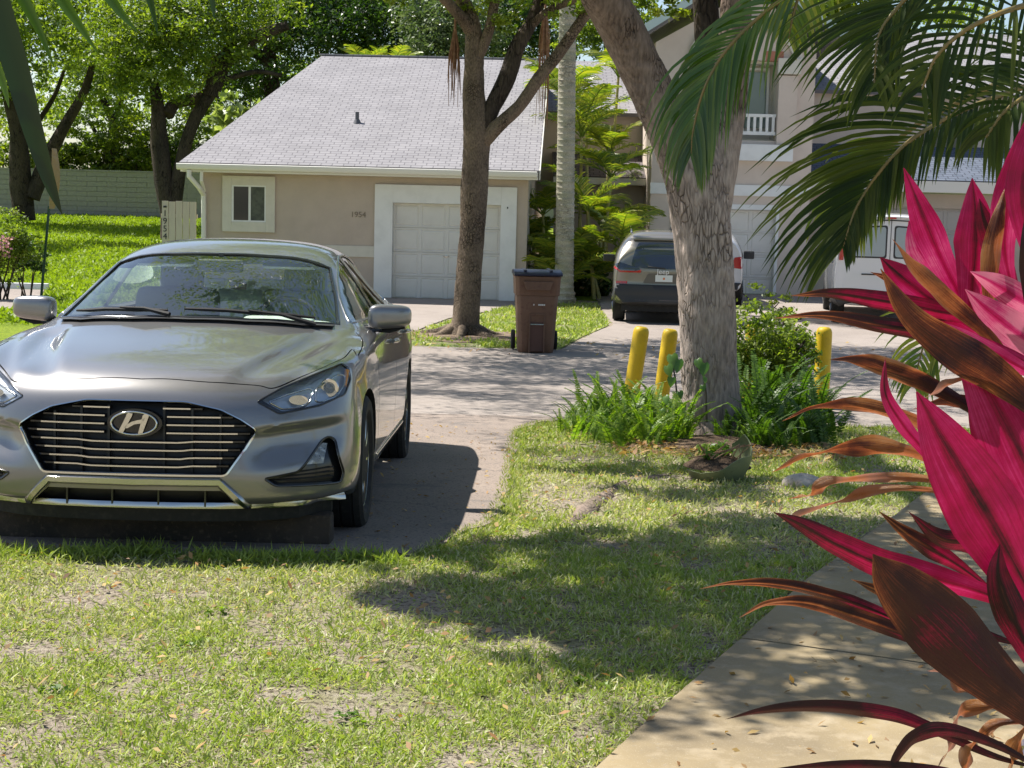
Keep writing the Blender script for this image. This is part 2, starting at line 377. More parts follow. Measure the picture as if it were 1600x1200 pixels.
# longer tufts along the edge of the bay
n = 5200; x = -3.2 + 2.75 * r.rand(n); k_ = r.rand(n) < np.clip((fbm(x, x * 0 + 3, .16) - .25) * 3, .08, 1); x = x[k_]; n = len(x); y = 6.56 + r.randn(n) * .05 + .05 * np.sin(x * 7)
X_ = np.concatenate([X_, x]); Y_ = np.concatenate([Y_, y]); L_ = np.concatenate([L_, .05 + .05 * r.rand(n)]); W_ = np.concatenate([W_, .006 + .003 * r.rand(n)]); V_ = np.concatenate([V_, .45 + .4 * r.rand(n)])
tag(blades('front_grass', X_, Y_, L_, W_, V_, M_blade, 2), kind='stuff')
# verge around the street tree
x, y = scatter(26000, -1.7, 1.85, 22.1, 32.9)
vr = [(22.03, -1.5, .66), (24.5, -1.58, 1.1), (27.3, -1.15, 1.7), (30.4, -.48, 1.78), (32.9, .1, 1.78)]
xl = np.interp(y, [q[0] for q in vr], [q[1] for q in vr]); xr = np.interp(y, [q[0] for q in vr], [q[2] for q in vr])
keep = (x > xl) & (x < xr) & (r.rand(len(x)) < np.clip((fbm(x, y, .8) - .3) * 4, .05, 1)) & (((x + .75) ** 2 + ((y - 24.1) * .8) ** 2) > .35 + .5 * r.rand(len(x)))
x, y = x[keep], y[keep]; k = len(x)
tag(blades('verge_grass', x, y, .05 + .07 * r.rand(k), .018 + .014 * r.rand(k), np.where(r.rand(k) < .22, .1, .4 + .5 * r.rand(k)), M_blade, 3), kind='stuff')
x, y = scatter(110000, -26, -6.2, 24, 62); keep = np.abs(x) < .36 * y + 1; keep &= ~((y > 26.5) & (y < 33.1) & (x < np.interp(y, [26.6, 28, 31, 33], [-9.1, -8.85, -9.5, -10.0])))
x, y = x[keep], y[keep]; k = len(x)
tag(blades('lawn_grass', x, y, .10 + .08 * r.rand(k), .03 + .03 * r.rand(k), np.clip(.2 + .6 * fbm(x, y, 2.5) + .2 * r.rand(k), 0, 1), M_blade2, 4, lay=1.0), kind='stuff')
# fallen leaves and crumbs on the lawn, walk and tarmac
def litter(name, n, reg, size, m, seed):
    q = np.random.RandomState(seed); x = reg[0] + (reg[1] - reg[0]) * q.rand(n); y = reg[2] + (reg[3] - reg[2]) * q.rand(n)
    a = q.rand(n) * 2 * np.pi; s = size * (.5 + q.rand(n)); u = np.stack([np.cos(a), np.sin(a), q.randn(n) * .35], 1) * s[:, None]; w_ = np.stack([-np.sin(a), np.cos(a), q.randn(n) * .4], 1) * (s * .42)[:, None]
    c = np.stack([x, y, zga(y) + .03 + .018 * q.rand(n)], 1)
    V = np.stack([c - u, c + w_, c + u, c - w_ + np.array([0, 0, .004])], 1).reshape(-1, 3)
    return npmesh(name, V, np.arange(4 * n).reshape(-1, 4), m, None, np.repeat(q.rand(n), 4))
M_dry = leafmat('dry_leaf', (.32, .17, .07), (.50, .36, .14), (.20, .12, .07), .3, (1.2, 1, .5), .6, .3)
tag(litter('fallen_leaves', 2400, (-2.4, 3.6, 3.9, 12.5), .015, M_dry, 8), kind='stuff')
tag(litter('leaf_litter', 260, (-1.8, 6, 20.8, 24.5), .03, M_dry, 9), kind='stuff')
# ------------------------------------------------------------ grey sedan
M_paint = mat('metallic_grey_paint', (.225, .22, .217), .30, .66, coat=1, var=[(2.0, (.24, .234, .23), .4, .6)])
_b = M_paint.node_tree.nodes['Principled BSDF']; _b.inputs['Coat Roughness'].default_value = .035
M_black = mat('gloss_black_trim', (.012, .012, .013), .18, coat=.3)
M_rub = mat('black_rubber', (.018, .018, .018), .75, spec=.3, var=[(30, (.035, .033, .030), .5, .7)])
M_chrome = mat('chrome', (.62, .62, .60), .10, 1.0)
M_chromes = mat('satin_chrome', (.50, .50, .49), .22, 1.0)
M_mesh = mat('dark_grille_plastic', (.015, .015, .016), .5)
M_glass = glassmat('car_glass', (.84, .90, .86))
M_lens = glassmat('clear_lens', (.9, .92, .92))
M_int = mat('pale_green_grey_cloth', (.62, .68, .61), .9, spec=.2, bump=[(200, .3, .002)])
M_intd = mat('dark_grey_cabin_plastic', (.045, .047, .048), .7)
M_refl = mat('lamp_reflector', (.66, .68, .70), .34, .6)
M_foglens = mat('fog_lens', (.22, .22, .20), .12, .5, coat=1, var=[(45, (.5, .5, .46), .5, .6), (90, (.05, .05, .05), .55, .65)], bump=[(60, .6, .01)])
M_amber = mat('amber_reflector', (.7, .28, .05), .25)
M_red = mat('red_tail_lamp', (.42, .01, .012), .15, coat=1)
CARX, CARY, CARS = -1.62, 6.50, .0425

def cage_car():
    N6 = ('x', 't', 'z')
    top = [
     [(0,.10,.765),(.2,.11,.766),(.42,.15,.770),(.60,.23,.780),(.77,.38,.800),(.865,.54,.825)],
     [(0,.25,.832),(.21,.26,.832),(.43,.30,.830),(.60,.37,.806),(.79,.50,.838),(.885,.64,.848)],
     [(0,.55,.893),(.24,.56,.892),(.48,.60,.888),(.64,.66,.855),(.80,.74,.878),(.90,.82,.872)],
     [(0,.85,.940),(.26,.86,.938),(.52,.89,.930),(.68,.93,.895),(.82,.98,.910),(.908,1.03,.892)],
     [(0,1.06,.985),(.29,1.08,.982),(.56,1.13,.965),(.72,1.2,.942),(.83,1.26,.936),(.905,1.30,.910)],
     [(0,1.12,1.010),(.30,1.14,1.006),(.56,1.21,.992),(.745,1.34,.968),(.825,1.44,.955),(.905,1.50,.922)],
     [(0,1.52,1.200),(.28,1.54,1.197),(.52,1.61,1.172),(.690,1.73,1.115),(.820,1.76,.968),(.905,1.78,.930)],
     [(0,1.97,1.365),(.26,1.99,1.360),(.47,2.04,1.345),(.620,2.12,1.300),(.820,2.12,.985),(.905,2.12,.940)],
     [(0,2.30,1.428),(.25,2.30,1.422),(.45,2.31,1.402),(.590,2.33,1.352),(.820,2.35,.992),(.905,2.35,.945)],
     [(0,2.75,1.455),(.25,2.75,1.450),(.45,2.75,1.430),(.582,2.75,1.378),(.820,2.75,1.000),(.905,2.75,.955)],
     [(0,3.30,1.440),(.25,3.30,1.435),(.45,3.30,1.412),(.575,3.28,1.355),(.815,3.25,1.015),(.905,3.25,.965)],
     [(0,3.75,1.365),(.24,3.75,1.358),(.43,3.72,1.335),(.560,3.66,1.280),(.800,3.70,1.035),(.900,3.70,.975)],
     [(0,4.30,1.150),(.24,4.30,1.145),(.44,4.25,1.130),(.600,4.15,1.110),(.765,4.15,1.050),(.890,4.15,.985)],
     [(0,4.62,1.095),(.23,4.62,1.092),(.45,4.60,1.082),(.620,4.55,1.06),(.750,4.50,1.030),(.850,4.45,.990)],
     [(0,4.84,1.080),(.23,4.83,1.078),(.44,4.80,1.07),(.600,4.76,1.05),(.720,4.70,1.020),(.800,4.64,.985)]]
    fx = [0, .2, .42, .62, .79, .895]
    low = [  # z, front t for six columns, front z offsets, side x, side z, rear z, rear t, outer front x
     (.685, (.040,.045,.075,.145,.29,.46), .925, .800, .93, 4.84, .895),
     (.600, (.015,.020,.050,.115,.245,.42), .934, .660, .80, 4.855, .908),
     (.480, (.010,.015,.040,.100,.225,.40), .930, .520, .62, 4.85, .915),
     (.370, (-.01,-.005,.020,.085,.21,.385), .926, .390, .46, 4.84, .920),
     (.285, (.0,.005,.030,.085,.205,.385), .915, .290, .34, 4.82, .915),
     (.215, (.03,.035,.060,.11,.23,.40), .880, .215, .24, 4.76, .885)]
    ny = len(top)
    V = []; idx = {}
    def addv(key, p):
        idx[key] = len(V); V.append(p)
    for k, row in enumerate(top):
        for c, (x, t, z) in enumerate(row): addv(('T', k, c), (x, t, z))
    for r_, (z, ft, sx, sz, rz_, rt, ox) in enumerate(low):
        for c in range(6):
            x = fx[c] if c < 5 else ox
            if c == 4: x = .79 + (ox - .895) * .5
            addv(('L', r_, 'F', c), (x, ft[c], z + (.02 * (c / 5) ** 2 if r_ == 0 else 0)))
        for k in range(1, ny - 1):
            t = top[k][5][1]; f = max(0, min(1, (t - .64) / .5)); b = max(0, min(1, (t - 3.9) / .6))
            x = ox + (sx - ox) * f - .055 * b * b; zz = (z + (sz - z) * f) * (1 - b) + (rz_ - .05 * (r_ == 0)) * b if b else z + (sz - z) * f
            addv(('L', r_, 'S', k), (x, t, zz))
        for c in range(6): addv(('L', r_, 'R', c), ((0, .23, .44, .62, .76, .85)[c] * (1 if r_ < 5 else .97), rt - (0, .005, .03, .07, .14, .24)[c], rz_ ))
    def edge(r_, k):   # side vertex chain: k = 0 is the front corner, ny-1 the rear corner
        if k == 0: return idx[('L', r_, 'F', 5)]
        if k == ny - 1: return idx[('L', r_, 'R', 5)]
        return idx[('L', r_, 'S', k)]
    Fh = []
    for k in range(ny - 1):
        for c in range(5): Fh.append((idx[('T', k, c)], idx[('T', k, c + 1)], idx[('T', k + 1, c + 1)], idx[('T', k + 1, c)]))
    for c in range(5):
        Fh.append((idx[('L', 0, 'F', c)], idx[('L', 0, 'F', c + 1)], idx[('T', 0, c + 1)], idx[('T', 0, c)]))
        Fh.append((idx[('T', ny - 1, c)], idx[('T', ny - 1, c + 1)], idx[('L', 0, 'R', c + 1)], idx[('L', 0, 'R', c)]))
        for r_ in range(5):
            Fh.append((idx[('L', r_ + 1, 'F', c)], idx[('L', r_ + 1, 'F', c + 1)], idx[('L', r_, 'F', c + 1)], idx[('L', r_, 'F', c)]))
            Fh.append((idx[('L', r_, 'R', c)], idx[('L', r_, 'R', c + 1)], idx[('L', r_ + 1, 'R', c + 1)], idx[('L', r_ + 1, 'R', c)]))
    for k in range(ny - 1):
        Fh.append((idx[('T', k, 5)], edge(0, k), edge(0, k + 1), idx[('T', k + 1, 5)]))
        for r_ in range(5): Fh.append((edge(r_, k), edge(r_ + 1, k), edge(r_ + 1, k + 1), edge(r_, k + 1)))
    n = len(V); V2 = V + [(-x, t, z) for x, t, z in V]
    FF = list(Fh) + [tuple(i + n for i in f[::-1]) for f in Fh]
    for k in range(ny - 1): FF.append((edge(5, k), edge(5, k) + n, edge(5, k + 1) + n, edge(5, k + 1)))
    FF.append(tuple([idx[('L', 5, 'F', c)] for c in range(6)]) + tuple(idx[('L', 5, 'F', c)] + n for c in range(5, 0, -1)))
    FF.append(tuple([idx[('L', 5, 'R', c)] for c in range(5, -1, -1)]) + tuple(idx[('L', 5, 'R', c)] + n for c in range(1, 6)))
    me = bpy.data.meshes.new('body'); me.from_pydata(V2, [], FF)
    bm = bmesh.new(); bm.from_mesh(me); bmesh.ops.remove_doubles(bm, verts=[v for v in bm.verts if abs(v.co.x) < 1e-6], dist=1e-5)
    bmesh.ops.recalc_face_normals(bm, faces=bm.faces)
    cl = bm.edges.layers.float.new('crease_edge')
    bm.verts.ensure_lookup_table()
    def near(p): 
        return min(bm.verts, key=lambda v: (v.co - Vector(p)).length)
    def crease(chain, val):
        for sgn in (1, -1):
            vs = [near((p[0] * sgn, p[1], p[2])) for p in chain]
            for a, b in zip(vs, vs[1:]):
                e = bm.edges.get((a, b))
                if e: e[cl] = val
    crease([top[k][2] for k in range(0, 5)], .85)
    crease([top[k][4] for k in range(0, 5)], .35)
    crease([top[k][3] for k in range(0, 5)], .5)
    crease([top[k][4] for k in range(5, 13)], .55)
    crease([top[k][5] for k in range(2, 13)], .35)
    crease([top[5][c] for c in range(0, 5)], .45)
    crease([top[k][3] for k in range(5, 13)], .30)
    crease([V[edge(5, k)] for k in range(ny)], .5)
    crease([V[edge(1, k)] for k in range(1, ny - 1)], .25)
    crease([V[idx[('L', 0, 'F', c)]] for c in range(3, 6)], .5)
    bm.to_mesh(me); bm.free(); return me

def subsurf(me, lv):
    o = bpy.data.objects.new('tmp', me); COL.objects.link(o); m = o.modifiers.new('s', 'SUBSURF'); m.levels = lv; m.render_levels = lv
    dg = bpy.context.evaluated_depsgraph_get(); dg.update()
    r_ = bpy.data.meshes.new_from_object(o.evaluated_get(dg)); bpy.data.objects.remove(o); return r_
def bvh_of(me):
    bm = bmesh.new(); bm.from_mesh(me); t = BVHTree.FromBMesh(bm); bm.free(); return t
def boolean(me, cutters, solver='EXACT'):
    o = bpy.data.objects.new('tmp', me); COL.objects.link(o); objs = []
    for c in cutters:
        q = bpy.data.objects.new('cut', c); COL.objects.link(q); objs.append(q)
        m = o.modifiers.new('b', 'BOOLEAN'); m.operation = 'DIFFERENCE'; m.object = q; m.solver = solver; m.material_mode = 'TRANSFER'
    dg = bpy.context.evaluated_depsgraph_get(); dg.update()
    r_ = bpy.data.meshes.new_from_object(o.evaluated_get(dg)); bpy.data.objects.remove(o)
    for q in objs: bpy.data.objects.remove(q)
    return r_
def mesh_from(V, F, m=None):
    me = bpy.data.meshes.new('c'); me.from_pydata([tuple(v) for v in V], [], [tuple(f) for f in F])
    bm = bmesh.new(); bm.from_mesh(me); bmesh.ops.recalc_face_normals(bm, faces=bm.faces); bm.to_mesh(me); bm.free()
    if m: me.materials.append(m)
    return me

base = subsurf(cage_car(), 3)
def sstep(a, b, x):
    t = max(0., min(1., (x - a) / (b - a))); return t * t * (3 - 2 * t)
for v in base.vertices:      # creases of the hood and the hollow below the headlamps
    x, y, z = v.co; ax = abs(x)
    if z > .74 and y < 1.25 and v.normal.z > .4:
        for (x0, x1, dp) in ((.33, .60, .017), (.53, .79, .012)):
            d = ax - (x0 + (x1 - x0) * sstep(-.1, 1.2, y) ** .8); f = sstep(.10, .32, y) * (1 - sstep(1.0, 1.2, y))
            v.co.z -= dp * f * sstep(-.012, .035, d) * (1 - sstep(.05, .17, d))
    if y < .55 and .30 < z < .64 and v.normal.y < -.2:
        c = .575 + .05 * (ax - .5) / .4; t = (c - z) / .20
        if 0 < t < 1: v.co.y += .040 * sstep(0, .22, t) * (1 - sstep(.45, 1, t)) * sstep(.46, .58, ax) * (1 - sstep(.80, .90, ax))
BV = bvh_of(base)
CARM = Matrix.Translation((CARX, CARY, 0.002)) @ Matrix.Rotation(-math.atan(CARS), 4, 'X')
CARI = CARM.inverted()
def px3(px, py):       # the point of the body seen at this place of the photograph, right half
    o = CARI @ Vector((0, 0, CAM_H)); d = (CARI.to_3x3() @ ray(px, py)).normalized()
    h = BV.ray_cast(o, d)
    if h[0] is None: h = BV.find_nearest(o + d * 7.0)
    return h[0]
def fcast(x, z):
    h = BV.ray_cast(Vector((x, -1, z)), Vector((0, 1, 0)))
    if h[0] is None: h = BV.find_nearest(Vector((x, .3, z)))
    return h[0], h[1]
def scast(t, z, sg=1):
    h = BV.ray_cast(Vector((2 * sg, t, z)), Vector((-sg, 0, 0)))
    if h[0] is None: h = BV.find_nearest(Vector((.9 * sg, t, z)))
    return h[0], h[1]
def tcast(x, t):
    h = BV.ray_cast(Vector((x, t, 3)), Vector((0, 0, -1))); return h[0], h[1]
def dens(poly, d, closed=True):
    out = []; n = len(poly)
    for i in range(n if closed else n - 1):
        a, b = Vector(poly[i]), Vector(poly[(i + 1) % n]); k = max(1, int((b - a).length / d))
        out += [a + (b - a) * j / k for j in range(k)]
    if not closed: out.append(Vector(poly[-1]))
    return out
def round_poly(poly, r=.02, n=4):
    out = []; N = len(poly)
    for i in range(N):
        p = Vector(poly[i]); a = Vector(poly[i - 1]); b = Vector(poly[(i + 1) % N])
        da = (a - p); db = (b - p); rr = min(r, da.length * .45, db.length * .45)
        s_, e = p + da.normalized() * rr, p + db.normalized() * rr
        for k in range(n + 1):
            t = k / n; out.append(s_ * (1 - t) ** 2 + p * 2 * t * (1 - t) + e * t * t)
    return out
def inside(p, poly):
    c = False; n = len(poly); j = n - 1
    for i in range(n):
        if (poly[i][1] > p[1]) != (poly[j][1] > p[1]) and p[0] < (poly[j][0] - poly[i][0]) * (p[1] - poly[i][1]) / (poly[j][1] - poly[i][1]) + poly[i][0]: c = not c
        j = i
    return c
def cdt(poly, sp):
    P2 = dens(poly, sp); n = len(P2); pts = [Vector((p[0], p[1])) for p in P2]
    xs = [p[0] for p in P2]; ys_ = [p[1] for p in P2]
    x = min(xs) + sp * .5
    while x < max(xs):
        y = min(ys_) + sp * .5
        while y < max(ys_):
            q = (x, y)
            if inside(q, P2) and min((p - Vector(q)).length_squared for p in pts[:n]) > (sp * .45) ** 2: pts.append(Vector(q))
            y += sp
        x += sp
    r_ = delaunay_2d_cdt(pts, [], [list(range(n))], 1, 1e-6)
    return r_[0], r_[2]
def patch(name, poly, cast, sp, off, m, parent, smooth=60, flip=False):
    v, f = cdt(poly, sp); V = []
    for p in v:
        h, nn = cast(p[0], p[1]); V.append(h + nn * off)
    me = bpy.data.meshes.new(name); me.from_pydata([tuple(q) for q in V], [], [tuple(q) for q in f])
    bm = bmesh.new(); bm.from_mesh(me); bmesh.ops.recalc_face_normals(bm, faces=bm.faces); bm.to_mesh(me); bm.free()
    return link(name, me, m, parent, smooth)
def cutter(poly, cast, ax, d_out, d_in, m, sp=.03, taper=1.0, mirror=False):
    """closed prism through the body: outline cast on the surface, pushed out and in along ax"""
    P2 = dens(poly, sp); cx = sum(p[0] for p in P2) / len(P2); cy = sum(p[1] for p in P2) / len(P2)
    v, f = cdt(poly, sp * 1.5); ax = Vector(ax)
    A = []; B = []
    for p in v:
        h, _ = cast(p[0], p[1]); A.append(h + ax * d_out)
    for p in v:
        q = (cx + (p[0] - cx) * taper, cy + (p[1] - cy) * taper); h, _ = cast(q[0], q[1]); B.append(h - ax * d_in)
    n = len(v); F_ = [tuple(q) for q in f] + [tuple(i + n for i in q[::-1]) for q in f]
    cnt = {}
    for q in f:
        for i in range(len(q)):
            e = (q[i], q[(i + 1) % len(q)]); cnt[e] = 1
    for (a, b) in list(cnt):
        if (b, a) not in cnt: F_.append((b, a, a + n, b + n))
    V = A + B
    if mirror: V = [Vector((-p.x, p.y, p.z)) for p in V]
    return mesh_from(V, F_, m)
def groove(pts, wd, dp, m, sg=1):
    """narrow channel along a line on the surface"""
    V = []; F_ = []; n = len(pts)
    for i, p in enumerate(pts):
        q = BV.find_nearest(p); p_, nn = q[0], q[1]; d = (pts[min(i + 1, n - 1)] - pts[max(i - 1, 0)]).normalized(); s_ = d.cross(nn).normalized() * wd / 2
        for a, b in ((-1, 1), (1, 1), (1, -1), (-1, -1)): V.append(p_ + s_ * a + nn * (.012 if b > 0 else -dp))
    for i in range(n - 1):
        for k in range(4):
            k2 = (k + 1) % 4; F_.append((4 * i + k, 4 * i + k2, 4 * i + 4 + k2, 4 * i + 4 + k))
    F_ += [(3, 2, 1, 0), (4 * n - 4, 4 * n - 3, 4 * n - 2, 4 * n - 1)]
    if sg < 0: V = [Vector((-p.x, p.y, p.z)) for p in V]
    return mesh_from(V, F_, m)
def ribbon(name, pts, w_in, w_out, h, m, parent, closed=False, sg=1, sink=.004, nrm=None):
    """bar lying along a line on the surface: widths to both sides, height h proud"""
    V = []; F_ = []; n = len(pts)
    wl = w_in if isinstance(w_in, (list, tuple)) else [w_in] * n; wr = w_out if isinstance(w_out, (list, tuple)) else [w_out] * n
    for i, p in enumerate(pts):
        q = BV.find_nearest(p); nn = Vector(nrm) if nrm else q[1]
        a = pts[(i + 1) % n] if closed else pts[min(i + 1, n - 1)]; b = pts[i - 1] if closed else pts[max(i - 1, 0)]
        s_ = (a - b).normalized().cross(nn).normalized()
        for (u, v_) in ((-wl[i], -sink), (-wl[i], h * .4), (-wl[i] * .55, h), (wr[i] * .55, h), (wr[i], h * .4), (wr[i], -sink)): V.append(p + s_ * u + nn * v_)
    K = 6
    for i in range(n if closed else n - 1):
        for k in range(K):
            k2 = (k + 1) % K; j = (i + 1) % n; F_.append((K * i + k, K * i + k2, K * j + k2, K * j + k))
    if not closed: F_ += [tuple(range(K - 1, -1, -1)), tuple(K * (n - 1) + k for k in range(K))]
    if sg < 0: V = [Vector((-p.x, p.y, p.z)) for p in V]
    me = mesh_from(V, F_); return link(name, me, m, parent, 50)
def xz(p): return (p.x, p.z)

# --- outlines taken on the body from their places in the photograph (viewer's right half), then mirrored
gr = [xz(px3(*q)) for q in ((290, 629), (345, 641), (376, 656), (401, 672), (381, 705), (353, 744))]
gx0 = gr[0]; gbx = gr[-1]
grille = [(0, gr[0][1] + .004)] + gr + [(0, gr[-1][1])]
grille = [(x, z) for x, z in grille if x > 0] 
grille_full = round_poly([(x, z) for x, z in grille] + [(-x, z) for x, z in grille[::-1]], .02)
# lower intake
li = [xz(px3(*q)) for q in ((345, 767), (385, 788))]
intake = [(li[0][0], li[0][1]), (li[1][0] - .02, li[1][1] - .0), (li[1][0] - .05, li[1][1] - .006)]
intake_full = intake + [(-x, z) for x, z in intake[::-1]]
fog = round_poly([xz(px3(*q)) for q in ((412, 748), (466, 737), (479, 722), (503, 687), (514, 681), (524, 686), (538, 738), (533, 754), (430, 760))], .015, 3)
lamp = round_poly([xz(px3(*q)) for q in ((401, 628), (440, 606), (490, 585), (535, 567), (545, 574), (549, 592), (540, 616), (500, 634), (436, 647))], .012, 3)
hoodfront = [px3(*q) for q in ((215, 592), (260, 592), (325, 597), (400, 602))] + [px3(430, 606)]
hoodside = [px3(*q) for q in ((430, 606), (470, 589), (505, 574), (536, 560), (550, 546), (558, 536))]
hp = [tcast(x, t)[0] for x, t in ((.872, .80), (.878, .95), (.870, 1.10), (.850, 1.24), (.81, 1.36))]
hoodline = hoodfront[:-1] + [hoodfront[-1]] + hoodside[1:-1] + hp
hoodline = smooth_line([Vector((0, hoodfront[0].y, hoodfront[0].z))] + hoodline[1:], 5)
# windows
SW = [(1.50, .995), (1.74, 1.118), (1.98, 1.222), (2.22, 1.300), (2.50, 1.345), (2.80, 1.358), (3.15, 1.343), (3.45, 1.300), (3.74, 1.215), (3.98, 1.105), (4.0, 1.072), (3.5, 1.045), (2.75, 1.022), (2.1, 1.008)]
sidewin = round_poly(SW, .03, 3)
WS = [(0, 1.135), (.30, 1.155), (.56, 1.235), (.722, 1.375), (.672, 1.70), (.592, 2.05), (.46, 2.02), (.25, 1.965), (0, 1.945)]
ws_half = [p for p in WS]
ws_full = ws_half + [(-x, t) for x, t in ws_half[::-1] if x > 0]
RW = [(0, 3.72), (.24, 3.71), (.42, 3.66), (.50, 3.64), (.545, 3.95), (.55, 4.20), (.44, 4.24), (.24, 4.27), (0, 4.28)]
rw_full = RW + [(-x, t) for x, t in RW[::-1] if x > 0]
# --- cutters
cut = [cutter(grille_full, fcast, (0, -1, 0), .06, .075, M_mesh, .03), cutter(intake_full, fcast, (0, -1, 0), .06, .06, M_mesh, .03)]
for mi in (False, True):
    cut.append(cutter(fog, fcast, (0, -1, 0), .10, .05, M_black, .02, .93, mi))
    cut.append(cutter(lamp, fcast, (0, -1, 0), .12, .085, M_mesh, .02, .97, mi))
arch = MB()
for t in (.95, 3.755):
    for sg in (1, -1):
        n = 40; pr = []
        for k in range(n): a = 2 * math.pi * k / n; pr.append((t + .362 * math.cos(a), .325 + .368 * math.sin(a)))
        q = MB(); q.prism(pr, sg * .60, sg * 1.1, 'yz'); cut.append(mesh_from(q.v, q.f, M_rub))
for sg in (False, True):
    cut.append(groove(hoodline, .0065, .012, M_mesh, -1 if sg else 1))
    cut.append(cutter(sidewin, lambda t, z: scast(t, z), (1, 0, 0), .10, .13, M_intd, .04, 1, sg))
cut.append(cutter(ws_full, tcast, Vector((0, -.42, .9)), .06, .12, M_intd, .06))
cut.append(cutter(rw_full, tcast, Vector((0, .4, .9)), .06, .12, M_intd, .06))
def sideline(pts): return [scast(t, z)[0] for t, z in smooth_line([Vector((a, b, 0)) for a, b in pts], 5) for t, z in [(t, z)]]
def sl_(pts): return [scast(p.x, p.y)[0] for p in smooth_line([Vector((a, b, 0)) for a, b in pts], 5)]
doorlines = [sl_([(1.36, .90), (1.40, .70), (1.43, .45), (1.50, .27)]), sl_([(2.56, .985), (2.56, .7), (2.55, .45), (2.55, .27)]),
             sl_([(3.72, .99), (3.66, .86), (3.46, .70), (3.34, .52), (3.30, .27)]), sl_([(1.49, .275), (2.4, .27), (3.31, .275)]),
             sl_([(1.36, .895), (1.30, .905), (1.0, .87)])]
for dl in doorlines[:4]:
    for sg in (1, -1): cut.append(groove(dl, .008, .012, M_mesh, sg))
# cabin hollow: sections inset from the roof and doors
def cabin():
    secs = []
    for (t, zt, xt, xm) in ((1.30, .93, .60, .66), (1.62, 1.17, .53, .70), (2.02, 1.33, .49, .74), (2.35, 1.385, .48, .75), (2.75, 1.41, .48, .75), (3.25, 1.395, .47, .75), (3.62, 1.325, .45, .73), (4.12, 1.12, .45, .66)):
        secs.append([(0, t, zt), (xt * .6, t, zt - .012), (xt, t, zt - .05), (xm * .5 + xt * .5, t, (zt - .05) * .5 + .5), (xm, t, .97 if zt > 1 else .88), (xm, t, .45), (xm, t, .36), (0, t, .36)])
    V = []; F_ = []
    for s_ in secs:
        ring = s_ + [(-x, t, z) for x, t, z in s_[::-1] if x > 0]; V += ring
    n = len(ring)
    for i in range(len(secs) - 1):
        for k in range(n): k2 = (k + 1) % n; F_.append((i * n + k, i * n + k2, (i + 1) * n + k2, (i + 1) * n + k))
    F_ += [tuple(range(n)), tuple((len(secs) - 1) * n + k for k in range(n - 1, -1, -1))]
    return mesh_from(V, F_, M_intd)
cut.insert(0, cabin())
base_c = base.copy(); base_c.materials.clear(); base_c.materials.append(M_paint)
def volume(me):
    bm = bmesh.new(); bm.from_mesh(me); v = bm.calc_volume(); bm.free(); return v
body_me = base_c
for c in cut:
    r1 = boolean(body_me, [c.copy()])
    if volume(r1) < 1: r1 = boolean(body_me, [c], 'MANIFOLD')
    if volume(r1) > 1: body_me = r1
car = thing('sedan', 'metallic grey sedan parked nose-on at the lawn edge, the largest and nearest car', 'car', (CARX, CARY, 0.002), 0, None, -math.atan(CARS))
body = link('body', body_me, None, car, 38); body.name = 'body'
# doors and hood are pieces of their own, split off along the grooves
def split(body, name, test):
    me = body.data; bm = bmesh.new(); bm.from_mesh(me); sel = [f for f in bm.faces if test(f.calc_center_median(), f.normal, f)]
    b2 = bm.copy(); s = set(f.index for f in sel); b2.faces.ensure_lookup_table()
    bmesh.ops.delete(b2, geom=[f for f in b2.faces if f.index not in s], context='FACES')
    bmesh.ops.delete(bm, geom=sel, context='FACES'); bm.to_mesh(me); bm.free()
    m2 = bpy.data.meshes.new(name); b2.to_mesh(m2); b2.free()
    for q in me.materials: m2.materials.append(q)
    return link(name, m2, None, body.parent, 38)
pi_ = [i for i, m in enumerate(body.data.materials) if m == M_paint][0]
for sg in (1, -1):
    for (a, b) in ((1.44, 2.552), (2.552, 3.50)):
        def tst(c, n, f, sg=sg, a=a, b=b):
            if f.material_index != pi_ or c.x * sg < .72 or n.x * sg < .3: return False
            if not (.282 < c.z < .985): return False
            lo = np.interp(c.z, [.27, .45, .70, .90], [1.50, 1.43, 1.40, 1.36]); hi = np.interp(c.z, [.27, .52, .70, .86, .99], [3.30, 3.34, 3.46, 3.66, 3.72])
            m_ = 2.555
            return (lo < c.y < m_) if a < 2 else (m_ < c.y < hi)
        d = split(body, 'door', tst)
        h = MB(); t0_, z0_ = (2.42, .865) if a < 2 else (3.42, .885)
        q = [scast(t0_ + dt, z0_, sg)[0] for dt in (-.12, -.06, 0, .06)]
        h.tube([Vector((p.x + sg * (.012 if i in (0, 3) else .034), p.y, p.z)) for i, p in enumerate(q)], .014, 8, squash=.7)
        h.build('handle', M_paint, d, 40)
def hoodtest(c, n, f):
    if f.material_index != pi_ or n.z < .4 or c.y > 1.36 or c.z < .72: return False
    hx = [abs(p.x) for p in hoodline]; hy = [p.y for p in hoodline]
    for p, q in zip(hoodline, hoodline[1:]): pass
    return inside((abs(c.x), c.y), [(0, hoodline[0].y)] + [(p.x, p.y) for p in hoodline] + [(0, 1.6)])
hood = split(body, 'hood', hoodtest)

